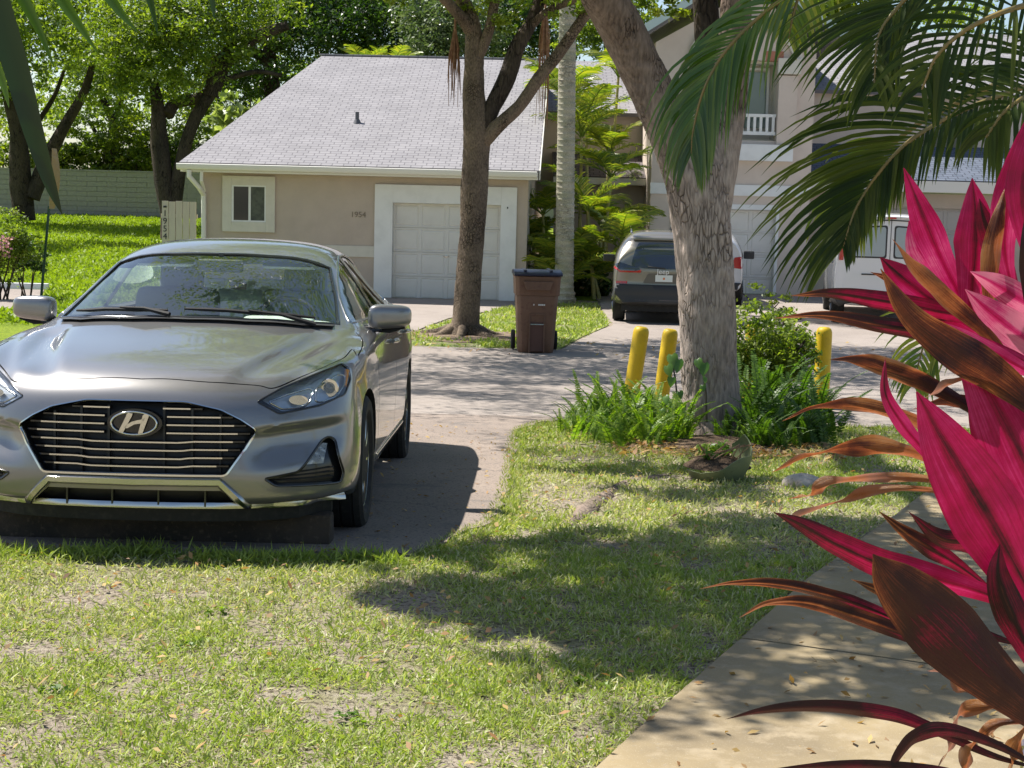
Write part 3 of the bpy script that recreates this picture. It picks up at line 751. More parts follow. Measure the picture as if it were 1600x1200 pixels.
# --- glass
patch('windshield', ws_full, tcast, .07, -.006, M_glass, car)
patch('rear_window', rw_full, tcast, .08, -.006, M_glass, car)
fw = round_poly([p for p in SW if p[0] < 2.5][:4] + [(2.50, 1.338), (2.52, 1.018), (2.1, 1.008)], .03, 3)
rw_ = round_poly([(2.60, 1.345), (2.80, 1.354), (3.15, 1.339), (3.45, 1.296), (3.70, 1.222), (3.93, 1.115), (3.94, 1.075), (3.5, 1.047), (2.75, 1.024), (2.60, 1.020)], .03, 3)
for sg in (1, -1):
    for pl in (fw, rw_): patch('side_window', pl, lambda t, z, sg=sg: scast(t, z, sg), .08, -.008, M_glass, car)
    patch('door_pillar', [(2.49, 1.344), (2.62, 1.349), (2.62, 1.020), (2.50, 1.017)], lambda t, z, sg=sg: scast(t, z, sg), .06, -.003, M_black, car)
    # bright moulding round the side windows
    ln = [scast(p[0], p[1])[0] for p in dens(sidewin, .05)]
    ribbon('window_trim', ln, .010, .004, .005, M_chromes if 1 else M_black, car, True, sg)
    # roof gutter strip
# windshield edge seal
wl = [tcast(p[0], p[1])[0] for p in dens(ws_full, .06)]
ribbon('windshield_seal', wl, .014, .004, .003, M_black, car, True)
# cowl and wipers
mb = MB(); cp = [tcast(x, t)[0] for x, t in [(i * .07, float(np.interp(abs(i * .07), [0, .3, .56, .72], [1.105, 1.125, 1.20, 1.33]))) for i in range(-10, 11)]]
for a, b in zip(cp, cp[1:]): mb.add([a + Vector((0, -.035, .006)), b + Vector((0, -.035, .006)), b + Vector((0, .04, .012)), a + Vector((0, .04, .012))], [(0, 1, 2, 3)])
mb.build('cowl', M_mesh, car, 40)
for (x0, x1, arm) in ((.60, -.04, .52), (-.12, -.62, -.02)):
    q = []
    for k in range(7):
        x = x0 + (x1 - x0) * k / 6; t = float(np.interp(abs(x), [0, .3, .56, .72], [1.145, 1.165, 1.245, 1.37])) + .028 + .02 * k / 6; h, nn = tcast(x, t); q.append(h + nn * .014)
    w_ = MB(); w_.tube(q, [.006] + [.010] * 5 + [.006], 6); wp = w_.build('wiper', M_rub, car, 40)
    p0_ = tcast(x0 + .02, 1.21 if x0 > 0 else 1.12)[0] + Vector((0, 0, .02)); w_ = MB(); w_.tube([p0_, (p0_ + q[3]) / 2 + Vector((0, -.004, .018)), q[3] + Vector((0, 0, .010))], [.014, .009, .006], 6); w_.build('wiper_arm', M_rub, wp, 40)

# --- front face details
def mir(pts): return [Vector((-p.x, p.y, p.z)) for p in pts]
gp = dens(grille_full, .03); G3 = [fcast(p[0], p[1])[0] for p in gp]
nG = len(G3); gz = [p.z for p in G3]; zlo, zhi = min(gz), max(gz)
win = [.004 + .006 * max(0, min(1, (gr[3][1] - p.z) / .05)) for p in G3]
gf = ribbon('grille_frame', G3, .005, win, .012, M_chrome, car, True)
# louvres: thin bright strips on black bars, each a piece
nb = 8
for k in range(nb):
    z = zhi - .028 - k * (zhi - zlo - .045) / (nb - .35); f = (gr[3][1] - z)
    hx = float(np.interp(z, [gr[5][1], gr[4][1], gr[3][1], gr[2][1], gr[1][1], gr[0][1]], [gr[5][0], gr[4][0], gr[3][0], gr[2][0], gr[1][0], gr[0][0]])) - .02
    if k == 0: hx -= .05
    for s0, s1 in (((-hx, -.135), (.135, hx)) if k in (1, 2, 3) else ((-hx, -.115), (.115, hx)) if k == 0 else ((-hx, hx),)):
        n = 24; top_ = []; V = []; F_ = []
        for i in range(n + 1):
            x = s0 + (s1 - s0) * i / n; ax = abs(x)
            dz = (-.006 if ax < .20 else 0 if ax > .24 else -.006 * (.24 - ax) / .04)
            if k < 4: dz = 0
            y = fcast(x, z)[0].y + .018
            for (dy, dzz) in ((0, .0035), (0, -.0035), (.035, -.012), (.035, .006)): V.append((x, y + dy, z + dz + dzz))
        for i in range(n):
            for q in range(4): F_.append((4 * i + q, 4 * i + (q + 1) % 4, 4 * i + 4 + (q + 1) % 4, 4 * i + 4 + q))
        F_ += [(0, 1, 2, 3), (4 * n, 4 * n + 3, 4 * n + 2, 4 * n + 1)]
        bar = link('grille_bar', mesh_from(V, F_), M_black, gf)
        V = []; F_ = []
        for i in range(n + 1):
            x = s0 * .93 + (s1 - s0) * .93 * i / n if (s0 < 0 < s1) else s0 + (s1 - s0) * (.0 + i / n) * (1) ; x = max(-hx + .05, min(hx - .05, x)); ax = abs(x)
            dz = (-.006 if ax < .20 else 0 if ax > .24 else -.006 * (.24 - ax) / .04) if k >= 4 else 0
            y = fcast(x, z)[0].y + .014; V += [(x, y, z + dz + .0032), (x, y, z + dz - .0032), (x, y + .006, z + dz - .0032), (x, y + .006, z + dz + .0032)]
        F_ = []
        for i in range(n):
            for q in range(4): F_.append((4 * i + q, 4 * i + (q + 1) % 4, 4 * i + 4 + (q + 1) % 4, 4 * i + 4 + q))
        F_ += [(0, 1, 2, 3), (4 * n, 4 * n + 3, 4 * n + 2, 4 * n + 1)]
        link('bright_strip', mesh_from(V, F_), M_chrome, gf)
# emblem: oval ring, black field, leaning letter H
ez = px3(213, 661).z; ey = fcast(0, ez)[0].y - .012; EA, EB = .118, .062
em = MB(); n = 40
em.add([(0, ey + .012, ez)] + [(EA * math.cos(2 * math.pi * k / n), ey + .014, ez + EB * math.sin(2 * math.pi * k / n)) for k in range(n)] + [(EA * math.cos(2 * math.pi * k / n), ey + .06, ez + EB * math.sin(2 * math.pi * k / n)) for k in range(n)],
       [(0, 1 + k, 1 + (k + 1) % n) for k in range(n)] + [(1 + k, 1 + (k + 1) % n, 1 + n + (k + 1) % n, 1 + n + k) for k in range(n)])
emb = em.build('emblem', M_black, gf, 50)
r_ = MB(); r_.tube([(.098 * math.cos(2 * math.pi * k / n), ey, ez + .049 * math.sin(2 * math.pi * k / n)) for k in range(n + 1)], .0048, 8, False); rr = r_.build('emblem_ring', M_chrome, gf, 60)
hm = MB()
def stroke(pl):
    hm.prism(pl, ey - .007, ey + .004, 'xz')
e = lambda pts: [(x * .98, ez + z) for x, z in pts]
stroke(e([(-.066, -.037), (-.046, -.041), (-.008, .030), (-.004, .042), (-.022, .046), (-.030, .040), (-.034, .028)]))
stroke(e([(.020, -.045), (.040, -.041), (.066, .030), (.066, .038), (.050, .043), (.040, .034)]))
stroke(e([(-.040, -.020), (-.028, -.022), (.004, -.004), (.030, .000), (.044, .010), (.052, .026), (.036, .018), (.016, .014), (-.010, .006), (-.030, -.006)]))
hm.build('emblem_letter', M_chrome, gf, 40)
# chrome bottom bar with wings
cb = [px3(*q) for q in ((346, 757), (384, 787), (398, 790), (470, 783), (537, 774))]
ctr = Vector((0, fcast(0, gr[-1][1] - .028)[0].y, gr[-1][1] - .028)); half = [Vector((x, fcast(x, gr[-1][1] - .026)[0].y, gr[-1][1] - .026)) for x in (.08, .16, .24, .32, cb[0].x - .01)]
line = dens([tuple(p) for p in mir(cb[::-1])] + [tuple(p) for p in mir(half[::-1])] + [tuple(ctr)] + [tuple(p) for p in half] + [tuple(p) for p in cb], .03, False)
line = [fcast(p.x, p.z)[0] for p in line]
wdt = [float(np.interp(abs(p.x), [0, .36, .45, .86], [.021, .020, .019, .010])) for p in line]
ribbon('lower_chrome_bar', line, wdt, wdt, .020, M_chromes, car, False, 1, .01)
lp = [fcast(x, .232)[0] + Vector((0, -.0, 0)) for x in np.linspace(-.60, .60, 41)]
ribbon('lower_lip', lp, .010, .014, .016, M_chromes, car, False, 1, .01)
# black underside lip under the bumper
mb = MB(); pts = [fcast(x, .235)[0] for x in np.linspace(-.80, .80, 41)]
V = []
for p in pts: V += [(p.x, p.y + .035, .215), (p.x, p.y + .05, .155), (p.x, p.y + .09, .155), (p.x, p.y + .09, .215)]
F_ = []
for i in range(40):
    for q in range(4): F_.append((4 * i + q, 4 * i + (q + 1) % 4, 4 * i + 4 + (q + 1) % 4, 4 * i + 4 + q))
F_ += [(0, 1, 2, 3), (160, 163, 162, 161)]
link('air_dam', mesh_from(V, F_), M_rub, car)
for x in (-.30, -.10, .10, .30):
    y = fcast(x, intake[0][1] - .03)[0].y + .03; MB().box((x - .004, y, intake[1][1] - .01), (x + .004, y + .03, intake[0][1] + .01)).build('intake_rib', M_black, car)
# vertical ribs behind the louvres
for x in (-.36, -.24, -.12, .12, .24, .36):
    y = fcast(x, .45)[0].y + .045; MB().box((x - .005, y, zlo), (x + .005, y + .02, float(np.interp(abs(x), [0, .3, .45], [zhi - .01, zhi - .03, zhi - .08])))).build('grille_rib', M_mesh, gf)
# headlights
for sg in (1, -1):
    hl = patch('headlight', lamp, fcast, .035, -.003, M_lens, car) if sg > 0 else None
    if sg < 0:
        me = hl0.data.copy(); me.transform(Matrix.Scale(-1, 4, (1, 0, 0))); me.flip_normals(); hl = link('headlight', me, None, car)
    else: hl0 = hl
    # silver bezel floor and its two chambers
    f_, fx_ = cdt(lamp, .03), None
    V = []
    cx = sum(p[0] for p in lamp) / len(lamp); cz = sum(p[1] for p in lamp) / len(lamp)
    for p in f_[0]:
        q = (cx + (p[0] - cx) * .97, cz + (p[1] - cz) * .96); h = fcast(*q)[0]; V.append((sg * h.x, h.y + .075, h.z))
    link('lamp_housing', mesh_from(V, [tuple(t) for t in f_[1]]), M_refl, hl)
    def lampring(pl, dep, wd, m, nm):
        c3 = [fcast(x, z)[0] + Vector((0, dep, 0)) for x, z in pl]; w_ = MB(); w_.tube([Vector((sg * p.x, p.y, p.z)) for p in c3] + [Vector((sg * c3[0].x, c3[0].y, c3[0].z))], wd, 6, False); return w_.build(nm, m, hl, 60)
    o1 = [xz(px3(*q)) for q in ((417, 629), (445, 618), (482, 607), (489, 612), (484, 627), (474, 637), (440, 641))]
    o2 = [xz(px3(*q)) for q in ((493, 608), (512, 594), (528, 586), (538, 588), (536, 604), (526, 620), (500, 630), (491, 628))]
    lampring(round_poly(o1, .012), .03, .0045, M_chrome, 'daytime_light_ring'); lampring(round_poly(o2, .012), .03, .0045, M_chrome, 'daytime_light_ring')
    # projector bowl
    c = fcast(*xz(px3(513, 607)))[0]; w_ = MB(); w_.lathe([(.040, .0), (.043, .006), (.037, .012), (.034, .028), (.030, .018), (.018, .008), (0, .004)], 28, (0, 0, 0), 'y')
    b = w_.build('projector_lens', M_chrome, hl, 40); b.location = (sg * c.x, c.y + .035, c.z)
    w_ = MB(); w_.lathe([(.030, .004), (.026, -.006), (.014, -.014), (0, -.017)], 24, (0, 0, 0), 'y'); b = w_.build('lens_ball', glassmat('ball', (.5, .55, .6)), hl, 60); b.location = (sg * c.x, c.y + .04, c.z)
    c = fcast(*xz(px3(465, 626)))[0]; w_ = MB(); w_.lathe([(.034, .0), (.031, .006), (.022, .03), (.012, .036), (.010, .014), (0, .010)], 24, (0, 0, 0), 'y'); b = w_.build('high_beam_bowl', M_chrome, hl, 40); b.location = (sg * c.x, c.y + .03, c.z); b.scale = (1.25, 1, .62)
    c1, c2 = [fcast(*xz(px3(*q)))[0] for q in ((541, 580), (538, 604))]; w_ = MB(); w_.tube([Vector((sg * c1.x, c1.y + .03, c1.z)), Vector((sg * c2.x, c2.y + .03, c2.z))], [.012, .008], 8); w_.build('amber_marker', M_amber, hl, 50)
    bl = [fcast(p[0], p[1])[0] for p in dens(lamp, .03)]; ribbon('lamp_seal', bl, .003, .005, .002, M_black, hl, True, sg)
    # fog lamp
    fo = [fcast(p[0], p[1])[0] for p in dens(fog, .02)]; fs = ribbon('fog_surround', fo, .004, .007, .004, M_black, car, True, sg)
    fl = [xz(px3(*q)) for q in ((479, 726), (491, 702), (504, 692), (511, 693), (505, 724))]
    V, f2 = cdt(fl, .02); V = [fcast(p[0], p[1])[0] + Vector((0, .010, 0)) for p in V]
    link('fog_lamp', mesh_from([(sg * p.x, p.y, p.z) for p in V], [tuple(t) for t in f2]), M_foglens, fs)
    for k in range(3):
        a, b = fcast(*xz(px3(430 + 6 * k, 752 - 5 * k)))[0], fcast(*xz(px3(520, 744 - 7 * k)))[0]
        w_ = MB(); w_.tube([Vector((sg * a.x, a.y + .022, a.z)), Vector((sg * b.x, b.y + .028, b.z))], .004, 4); w_.build('fog_fin', M_rub, fs)
    # mirror
    mp = thing('mirror', None, None, (sg * .935, 1.70, 1.025)); mp.parent = car
    ms = bpy.data.meshes.new('mirror_shell'); bm = bmesh.new(); bmesh.ops.create_cube(bm, size=1)
    for v in bm.verts:
        x, y, z = v.co; hx = .115; v.co = Vector((sg * (x * 2 * hx * (1.0) + .02), y * (.15 if x < 0 else .11) + .02 * x, z * (.145 if x < 0 else .115) + .008 * x))
    bmesh.ops.subdivide_edges(bm, edges=bm.edges, cuts=1, use_grid_fill=True); bm.to_mesh(ms); bm.free(); ms = subsurf(ms, 3)
    link('mirror_shell', ms, M_paint, mp, 60)
    w_ = MB(); w_.tube([(-sg * .02, 0, -.055), (-sg * .07, .01, -.068), (-sg * .14, .02, -.072)], [.030, .026, .030], 8, squash=.6); w_.build('mirror_arm', M_black, mp, 50)
    w_ = MB(); w_.tube([(-sg * .085, .015, -.060), (sg * .02, .012, -.064), (sg * .10, .012, -.048)], [.03, .034, .02], 8, squash=.5); w_.build('mirror_base', M_rub, mp, 50)
    # badge behind the wheel arch
    # crease moulding along the sill
    sp_ = [scast(t, .305, sg)[0] for t in np.linspace(1.42, 3.30, 20)]
    ribbon('sill_moulding', [Vector((abs(p.x), p.y, p.z)) for p in sp_], .012, .012, .010, M_paint, car, False, sg)
    # tail lamp
    tl = [(3.0, 0)]
    V = [fc for fc in [BV.ray_cast(Vector((sg * x, 6, z)), Vector((0, -1, 0)))[0] for x, z in ((.50, .98), (.80, .98), (.82, .86), (.50, .90))]]
    if all(V): link('tail_lamp', mesh_from([v + Vector((0, .006, 0)) for v in V], [(0, 1, 2, 3)]), M_red, car)

# wheels
def make_wheel():
    w_ = MB(); R_ = .332; W = .108
    prof = [(.235, -W * .80), (.255, -W * .98), (.30, -W), (.322, -W * .86), (.331, -W * .62), (.332, -W * .60), (.326, -W * .56), (.326, -W * .50), (.333, -W * .46), (.333, -W * .06), (.326, -W * .04), (.326, W * .04), (.333, W * .06), (.333, W * .46), (.326, W * .50), (.326, W * .56), (.332, W * .60), (.322, W * .86), (.30, W), (.255, W * .98), (.235, W * .80)]
    w_.lathe(prof, 56, axis='x'); return w_
def wheel(sg, t):
    o = thing('wheel', None, None, (sg * .815, t, .332)); o.parent = car
    make_wheel().build('tyre', M_rub, o, 30)
    m_ = MB(); m_.lathe([(.236, -.085), (.236, .085), (.226, .088), (.220, .070), (.214, -.02), (.05, -.03), (0, -.03)], 48, axis='x') if sg > 0 else m_.lathe([(.236, .085), (.236, -.085), (.226, -.088), (.220, -.070), (.214, .02), (.05, .03), (0, .03)], 48, axis='x')
    m_.build('rim', M_chromes, o, 35)
    for k in range(10):
        a = 2 * math.pi * k / 10; c, s_ = math.cos(a), math.sin(a)
        q = MB(); da = .11 if k % 2 else -.11
        pts = [(sg * .060, .04 * c, .04 * s_), (sg * .078, .13 * math.cos(a + da * .4), .13 * math.sin(a + da * .4)), (sg * .072, .222 * math.cos(a + da * .3), .222 * math.sin(a + da * .3))]
        q.tube(pts, [.022, .014, .017], 6, squash=.8); q.build('spoke', M_chromes, o, 40)
    q = MB(); q.lathe([(.045, sg * .05), (.043, sg * .082), (.0, sg * .086)], 20, axis='x'); q.build('hub_cap', M_chromes, o, 40)
    return o
for t in (.95, 3.755):
    for sg in (1, -1): wheel(sg, t)
mb = MB(); mb.box((-.6, .30, .17), (.6, 4.5, .24)); mb.build('underbody', M_rub, car)

# --- cabin
def blob(name, boxes, m, parent, lv=2):
    """rounded upholstery: boxes joined and softened"""
    me = bpy.data.meshes.new(name); V = []; F_ = []
    for (c, s_, tilt) in boxes:
        o = len(V); rot = Matrix.Rotation(tilt, 3, 'X')
        for z in (-1, -.6, .6, 1):
            for y in (-1, 1):
                for x in (-1, -.7, .7, 1):
                    p = rot @ Vector((x * s_[0], y * s_[1], z * s_[2])); V.append(Vector(c) + p)
        idx = lambda i, j, k: o + k * 8 + j * 4 + i
        for k in range(3):
            for i in range(3):
                F_.append((idx(i, 0, k), idx(i + 1, 0, k), idx(i + 1, 0, k + 1), idx(i, 0, k + 1))); F_.append((idx(i, 1, k), idx(i, 1, k + 1), idx(i + 1, 1, k + 1), idx(i + 1, 1, k)))
            for i in (0, 3): F_.append((idx(i, 0, k), idx(i, 0, k + 1), idx(i, 1, k + 1), idx(i, 1, k)) if i == 0 else (idx(i, 0, k), idx(i, 1, k), idx(i, 1, k + 1), idx(i, 0, k + 1)))
        for i in range(3):
            F_.append((idx(i, 0, 0), idx(i, 1, 0), idx(i + 1, 1, 0), idx(i + 1, 0, 0))); F_.append((idx(i, 0, 3), idx(i + 1, 0, 3), idx(i + 1, 1, 3), idx(i, 1, 3)))
    me.from_pydata([tuple(p) for p in V], [], F_); me = subsurf(me, lv); return link(name, me, m, parent, 60)
M_seatd = mat('grey_seat_cover', (.20, .23, .215), .85)
for sg in (1, -1):
    blob('front_seat', [((sg * .37, 2.48, .80), (.25, .09, .36), -.28), ((sg * .37, 2.17, .50), (.25, .28, .09), .12)], M_seatd, car)
    blob('headrest', [((sg * .37, 2.66, 1.205), (.13, .06, .10), -.25)], M_seatd, car)
blob('rear_seat', [((0, 3.48, .80), (.66, .10, .34), -.35), ((0, 3.15, .50), (.66, .28, .10), 0)], M_int, car)
for x in (-.42, 0, .42): blob('rear_headrest', [((x, 3.62, 1.135), (.15, .06, .055), -.25)], M_int, car)
blob('dashboard', [((0, 1.50, .895), (.70, .22, .09), .12)], M_int, car)
blob('instrument_hood', [((.37, 1.62, .965), (.19, .10, .045), .1)], M_int, car)
q = MB(); q.tube([(.37 + .185 * math.cos(a), 1.86 + .06 * math.sin(a), .93 + .175 * math.sin(a)) for a in [2 * math.pi * k / 28 for k in range(29)]], .015, 8, False)
st = q.build('steering_wheel', M_intd, car, 60)
MB().box((.20, 1.83, .915), (.54, 1.86, .945)).box((.31, 1.82, .88), (.43, 1.87, .98)).build('wheel_hub', M_intd, st, 30, .01)
blob('rear_view_mirror', [((0.0, 1.93, 1.275), (.125, .02, .036), .2)], M_intd, car)
q = MB(); q.box((-.012, 1.93, 1.29), (.012, 1.95, 1.345)); q.build('mirror_stalk', M_intd, car)
blob('sun_visor', [((-.36, 2.17, 1.285), (.17, .07, .010), .20)], M_int, car); blob('sun_visor', [((.36, 2.17, 1.285), (.17, .07, .010), .20)], M_int, car)
blob('parcel_shelf', [((0, 3.95, 1.03), (.62, .20, .02), 0)], M_intd, car)

# wheel stop in front of the tyre
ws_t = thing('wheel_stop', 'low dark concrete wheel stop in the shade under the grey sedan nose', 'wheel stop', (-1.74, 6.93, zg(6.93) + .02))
q = MB(); q.prism([(-.09, 0), (.09, 0), (.07, .12), (.05, .145), (-.05, .145), (-.07, .12)], -.93, .93, 'yz'); q.build('block', mat('shade_dark_concrete', (.055, .040, .028), .95, var=[(6, (.03, .024, .018), .4, .6), (40, (.09, .065, .045), .55, .7)], bump=[(40, .6, .01)]), ws_t, 30, .008)  # concrete colour darkened to sink the block into the shade under the nose
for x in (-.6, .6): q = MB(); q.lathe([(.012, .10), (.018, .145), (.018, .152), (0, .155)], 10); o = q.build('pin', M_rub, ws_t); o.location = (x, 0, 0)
# ------------------------------------------------------------ houses
M_stuc = mat('tan_stucco', (.50, .42, .345), .95, spec=.15, var=[(2.2, (.455, .38, .315), .4, .65), (90, (.55, .465, .39), .5, .75), (.45, (.44, .36, .29), .55, .75)], bump=[(70, .55, .012)])
M_stuc2 = mat('beige_stucco', (.62, .53, .455), .95, spec=.15, var=[(1.8, (.57, .485, .415), .4, .65)], bump=[(60, .4, .01)])
M_cream = mat('cream_trim', (.62, .585, .50), .7, spec=.3, var=[(4, (.56, .53, .45), .45, .7)], bump=[(50, .15, .004)])
M_door = mat('white_garage_paint', (.66, .64, .60), .5, spec=.4, var=[(3, (.61, .59, .55), .45, .7)])
M_gut = mat('white_gutter', (.70, .68, .62), .45, spec=.4)
M_dark = mat('dark_window_glass', (.012, .014, .015), .05, spec=.8)
M_scr = mat('window_screen', (.05, .055, .045), .6, var=[(9, (.09, .10, .075), .4, .6)])
M_wood = mat('cream_fence_board', (.56, .50, .40), .8, var=[(6, (.50, .44, .35), .4, .6)], stretch=(1, 1, .2), bump=[(30, .3, .004)])
M_num = mat('black_numerals', (.02, .02, .02), .5)
M_teal = mat('pale_teal_trim', (.45, .56, .56), .6)
def shingle(name, c1, c2, mort):
    m = bpy.data.materials.new(name); m.use_nodes = True; t = m.node_tree; L = t.links; b = t.nodes['Principled BSDF']; b.inputs['Roughness'].default_value = .95; b.inputs['Specular IOR Level'].default_value = .15
    tc = nd(t, 'TexCoord'); br = nd(t, 'TexBrick'); br.offset = .37; br.inputs['Color1'].default_value = c4(c1); br.inputs['Color2'].default_value = c4(c2); br.inputs['Mortar'].default_value = c4(mort)
    br.inputs['Scale'].default_value = 1; br.inputs['Mortar Size'].default_value = .011; br.inputs['Mortar Smooth'].default_value = .3; br.inputs['Brick Width'].default_value = .24; br.inputs['Row Height'].default_value = .145; br.inputs['Bias'].default_value = -.2
    nz = nd(t, 'TexNoise'); nz.inputs['Scale'].default_value = 1.1; nz.inputs['Detail'].default_value = 3
    mpn = nd(t, 'Vector Math' if 0 else 'VectorMath', operation='MULTIPLY_ADD'); mpn.inputs[1].default_value = (.02, .012, 0)
    nz2 = nd(t, 'TexNoise'); nz2.inputs['Scale'].default_value = 5
    L.new(tc.outputs['Object'], nz2.inputs['Vector']); L.new(nz2.outputs['Color'], mpn.inputs[0]); L.new(tc.outputs['Object'], mpn.inputs[2]); L.new(mpn.outputs[0], br.inputs['Vector'])
    L.new(tc.outputs['Object'], nz.inputs['Vector'])
    mx = nd(t, 'Mix', data_type='RGBA', blend_type='MULTIPLY'); mx.inputs[0].default_value = 1; rm = nd(t, 'MapRange'); rm.inputs[1].default_value = .3; rm.inputs[2].default_value = .7; rm.inputs[3].default_value = .90; rm.inputs[4].default_value = 1.08
    L.new(nz.outputs[0], rm.inputs[0]); L.new(br.outputs['Color'], mx.inputs[6]); L.new(rm.outputs[0], mx.inputs[7]); L.new(mx.outputs[2], b.inputs['Base Color'])
    bp = nd(t, 'Bump'); bp.inputs['Strength'].default_value = .8; bp.inputs['Distance'].default_value = .012; bp.invert = True; L.new(br.outputs['Fac'], bp.inputs['Height']); L.new(bp.outputs[0], b.inputs['Normal']); return m
M_roof = shingle('grey_shingles', (.272, .262, .268), (.238, .230, .238), (.165, .158, .166))
M_roof2 = shingle('slate_blue_shingles', (.13, .15, .19), (.10, .12, .155), (.05, .055, .07))
M_roof3 = shingle('dark_shingles', (.16, .14, .14), (.12, .105, .11), (.06, .05, .055))
def panel(name, poly, rot, loc, m, parent, th=.10):
    """slab whose own plane is xy, turned into place: keeps the shingle courses level"""
    q = MB(); q.prism(poly, -th, 0, 'xy'); o = q.build(name, m, parent); o.location = loc; o.rotation_euler = rot; return o

H1 = thing('bungalow', 'tan stucco single-storey house with a large light grey shingle roof and white garage door', 'house', (.24, 33.3, -.45), R(-2.2))
PT = math.atan(.41); SL = 7.3 / math.cos(PT)
q = MB(); q.box((-7.05, 0, -.5), (-3.3, .25, 2.62)); q.box((-3.3, 0, 2.44), (-.23, .25, 2.62)); q.box((-.23, 0, -.5), (0, .25, 2.62)); q.build('front_wall', M_stuc, H1)
q = MB(); zz = lambda y: 2.66 + .41 * (y + .0)
q.prism([(.252, -.5), (14.4, -.5), (14.4, 2.6), (7.05, zz(7.0)), (.252, 2.72)], -.25, 0, 'yz'); q.build('side_wall', M_stuc2, H1)
q = MB(); q.prism([(.252, -.5), (14.4, -.5), (14.4, 2.5), (.252, 2.5)], -7.05, -6.8, 'yz'); q.build('side_wall', M_stuc, H1)
# roof: front slope with a steep hip at the left
panel('roof', [(-7.47, 0), (.24, 0), (.24, SL), (-5.62, SL)], (PT, 0, 0), (0, -.42, 2.80), M_roof, H1)
panel('rear_roof', [(-5.62, 0), (.24, 0), (.24, SL), (-7.47, SL)], (-PT, 0, 0), (0, 6.90, 2.81 + 7.3 * .41), M_roof, H1)
q = MB(); q.add([(-7.46, -.40, 2.70), (-5.64, 6.9, 5.66), (-7.46, 14.2, 2.70)], [(0, 1, 2)]); q.build('hip_end', M_roof, H1)
q = MB(); q.box((-5.7, 6.84, 2.83 + 7.3 * .41 - .03), (.25, 6.96, 2.83 + 7.3 * .41 + .01)); q.build('ridge_cap', M_roof, H1, bevel=.01)
# gutter and fascia
q = MB(); pr = [(-.44, 2.64), (-.52, 2.655), (-.545, 2.70), (-.545, 2.765), (-.53, 2.775), (-.53, 2.76), (-.44, 2.76)]; q.prism(pr, -7.5, .20, 'yz'); q.build('gutter', M_gut, H1, 30)
q = MB(); q.box((-7.44, -.425, 2.60), (.22, -.40, 2.75)); q.build('fascia', M_gut, H1)
q = MB(); q.box((-7.44, -.40, 2.600), (.20, -.003, 2.625)); q.build('soffit', M_stuc, H1)
q = MB(); q.add([(.245, -.44, 2.60), (.265, -.44, 2.60), (.265, 6.9, 5.58), (.245, 6.9, 5.58), (.245, -.44, 2.80), (.265, -.44, 2.80), (.265, 6.9, 5.80), (.245, 6.9, 5.80)], [(0, 1, 2, 3), (4, 7, 6, 5), (0, 4, 5, 1), (1, 5, 6, 2), (2, 6, 7, 3), (3, 7, 4, 0)]); q.build('rake_board', M_gut, H1)
# downspout
q = MB(); q.tube([(-7.24, -.46, 2.64), (-7.24, -.46, 2.50), (-7.06, -.30, 2.26), (-7.02, -.09, 2.12), (-7.02, -.06, 1.9), (-7.02, -.06, .05)], .055, 8); q.build('downspout', M_gut, H1, 30)
q = MB(); q.tube([(-6.98, -.42, 2.62), (-6.99, -.40, 2.42), (-7.0, -.10, 2.20)], .04, 6); q.build('downspout_brace', M_gut, H1, 30)
# window
wn = thing('window', None, None, (-6.045, 0, 0)); wn.parent = H1
fr = MB(); x0, x1, z0, z1 = -.575, .575, 1.34, 2.545
fr.box((x0, -.05, z0), (x0 + .20, -.003, z1)).box((x1 - .20, -.05, z0), (x1, -.003, z1)).box((x0 + .20, -.05, z0), (x1 - .20, -.003, z0 + .22)).box((x0 + .20, -.05, z1 - .20), (x1 - .20, -.003, z1))
fr.build('frame', M_cream, wn, bevel=.006)
q = MB(); a0, a1, b0, b1 = -.375, .375, 1.56, 2.345
q.box((a0, -.038, b0), (a0 + .045, -.01, b1)).box((a1 - .03, -.038, b0), (a1, -.01, b1)).box((-.005, -.038, b0), (.045, -.01, b1)).box((a0 + .045, -.038, b0), (-.005, -.01, b0 + .03)).box((.045, -.038, b0), (a1 - .03, -.01, b0 + .03)).box((a0 + .045, -.038, b1 - .03), (-.005, -.01, b1)).box((.045, -.038, b1 - .03), (a1 - .03, -.01, b1))
q.build('sash', M_white, wn)
MB().box((a0 + .045, -.02, b0 + .03), (-.005, -.012, b1 - .03)).build('pane', M_dark, wn); MB().box((.045, -.024, b0 + .03), (a1 - .03, -.012, b1 - .03)).build('screen', M_scr, wn)
q = MB(); q.box((-7.0, -.03, .86), (-3.302, -.003, 1.10)); q.build('trim_band', M_cream, H1, bevel=.004)
# garage
gd = thing('garage_door', None, None, (-1.74, 0, 0)); gd.parent = H1
q = MB(); q.box((-1.56, -.06, -.12), (-1.17, .10, 2.44)).box((1.17, -.06, -.12), (1.51, .10, 2.44)).box((-1.17, -.06, 2.05), (1.17, .10, 2.44)); q.build('surround', M_white, gd, bevel=.006)
def gpanel(w_, h_):
    q = MB(); e_, d = .035, .014
    def fr(x, z, y): return [(-x, y, -z), (x, y, -z), (x, y, z), (-x, y, z)]
    a = fr(w_ / 2, h_ / 2, 0) + fr(w_ / 2 - e_, h_ / 2 - e_, 0) + fr(w_ / 2 - e_ - .012, h_ / 2 - e_ - .012, d) + fr(w_ / 2 - e_ - .045, h_ / 2 - e_ - .045, .002)
    F_ = []
    for k in range(3):
        for i in range(4): j = (i + 1) % 4; F_.append((4 * k + i, 4 * k + j, 4 * k + 4 + j, 4 * k + 4 + i))
    F_.append((12, 13, 14, 15)); q.add(a, F_); return q
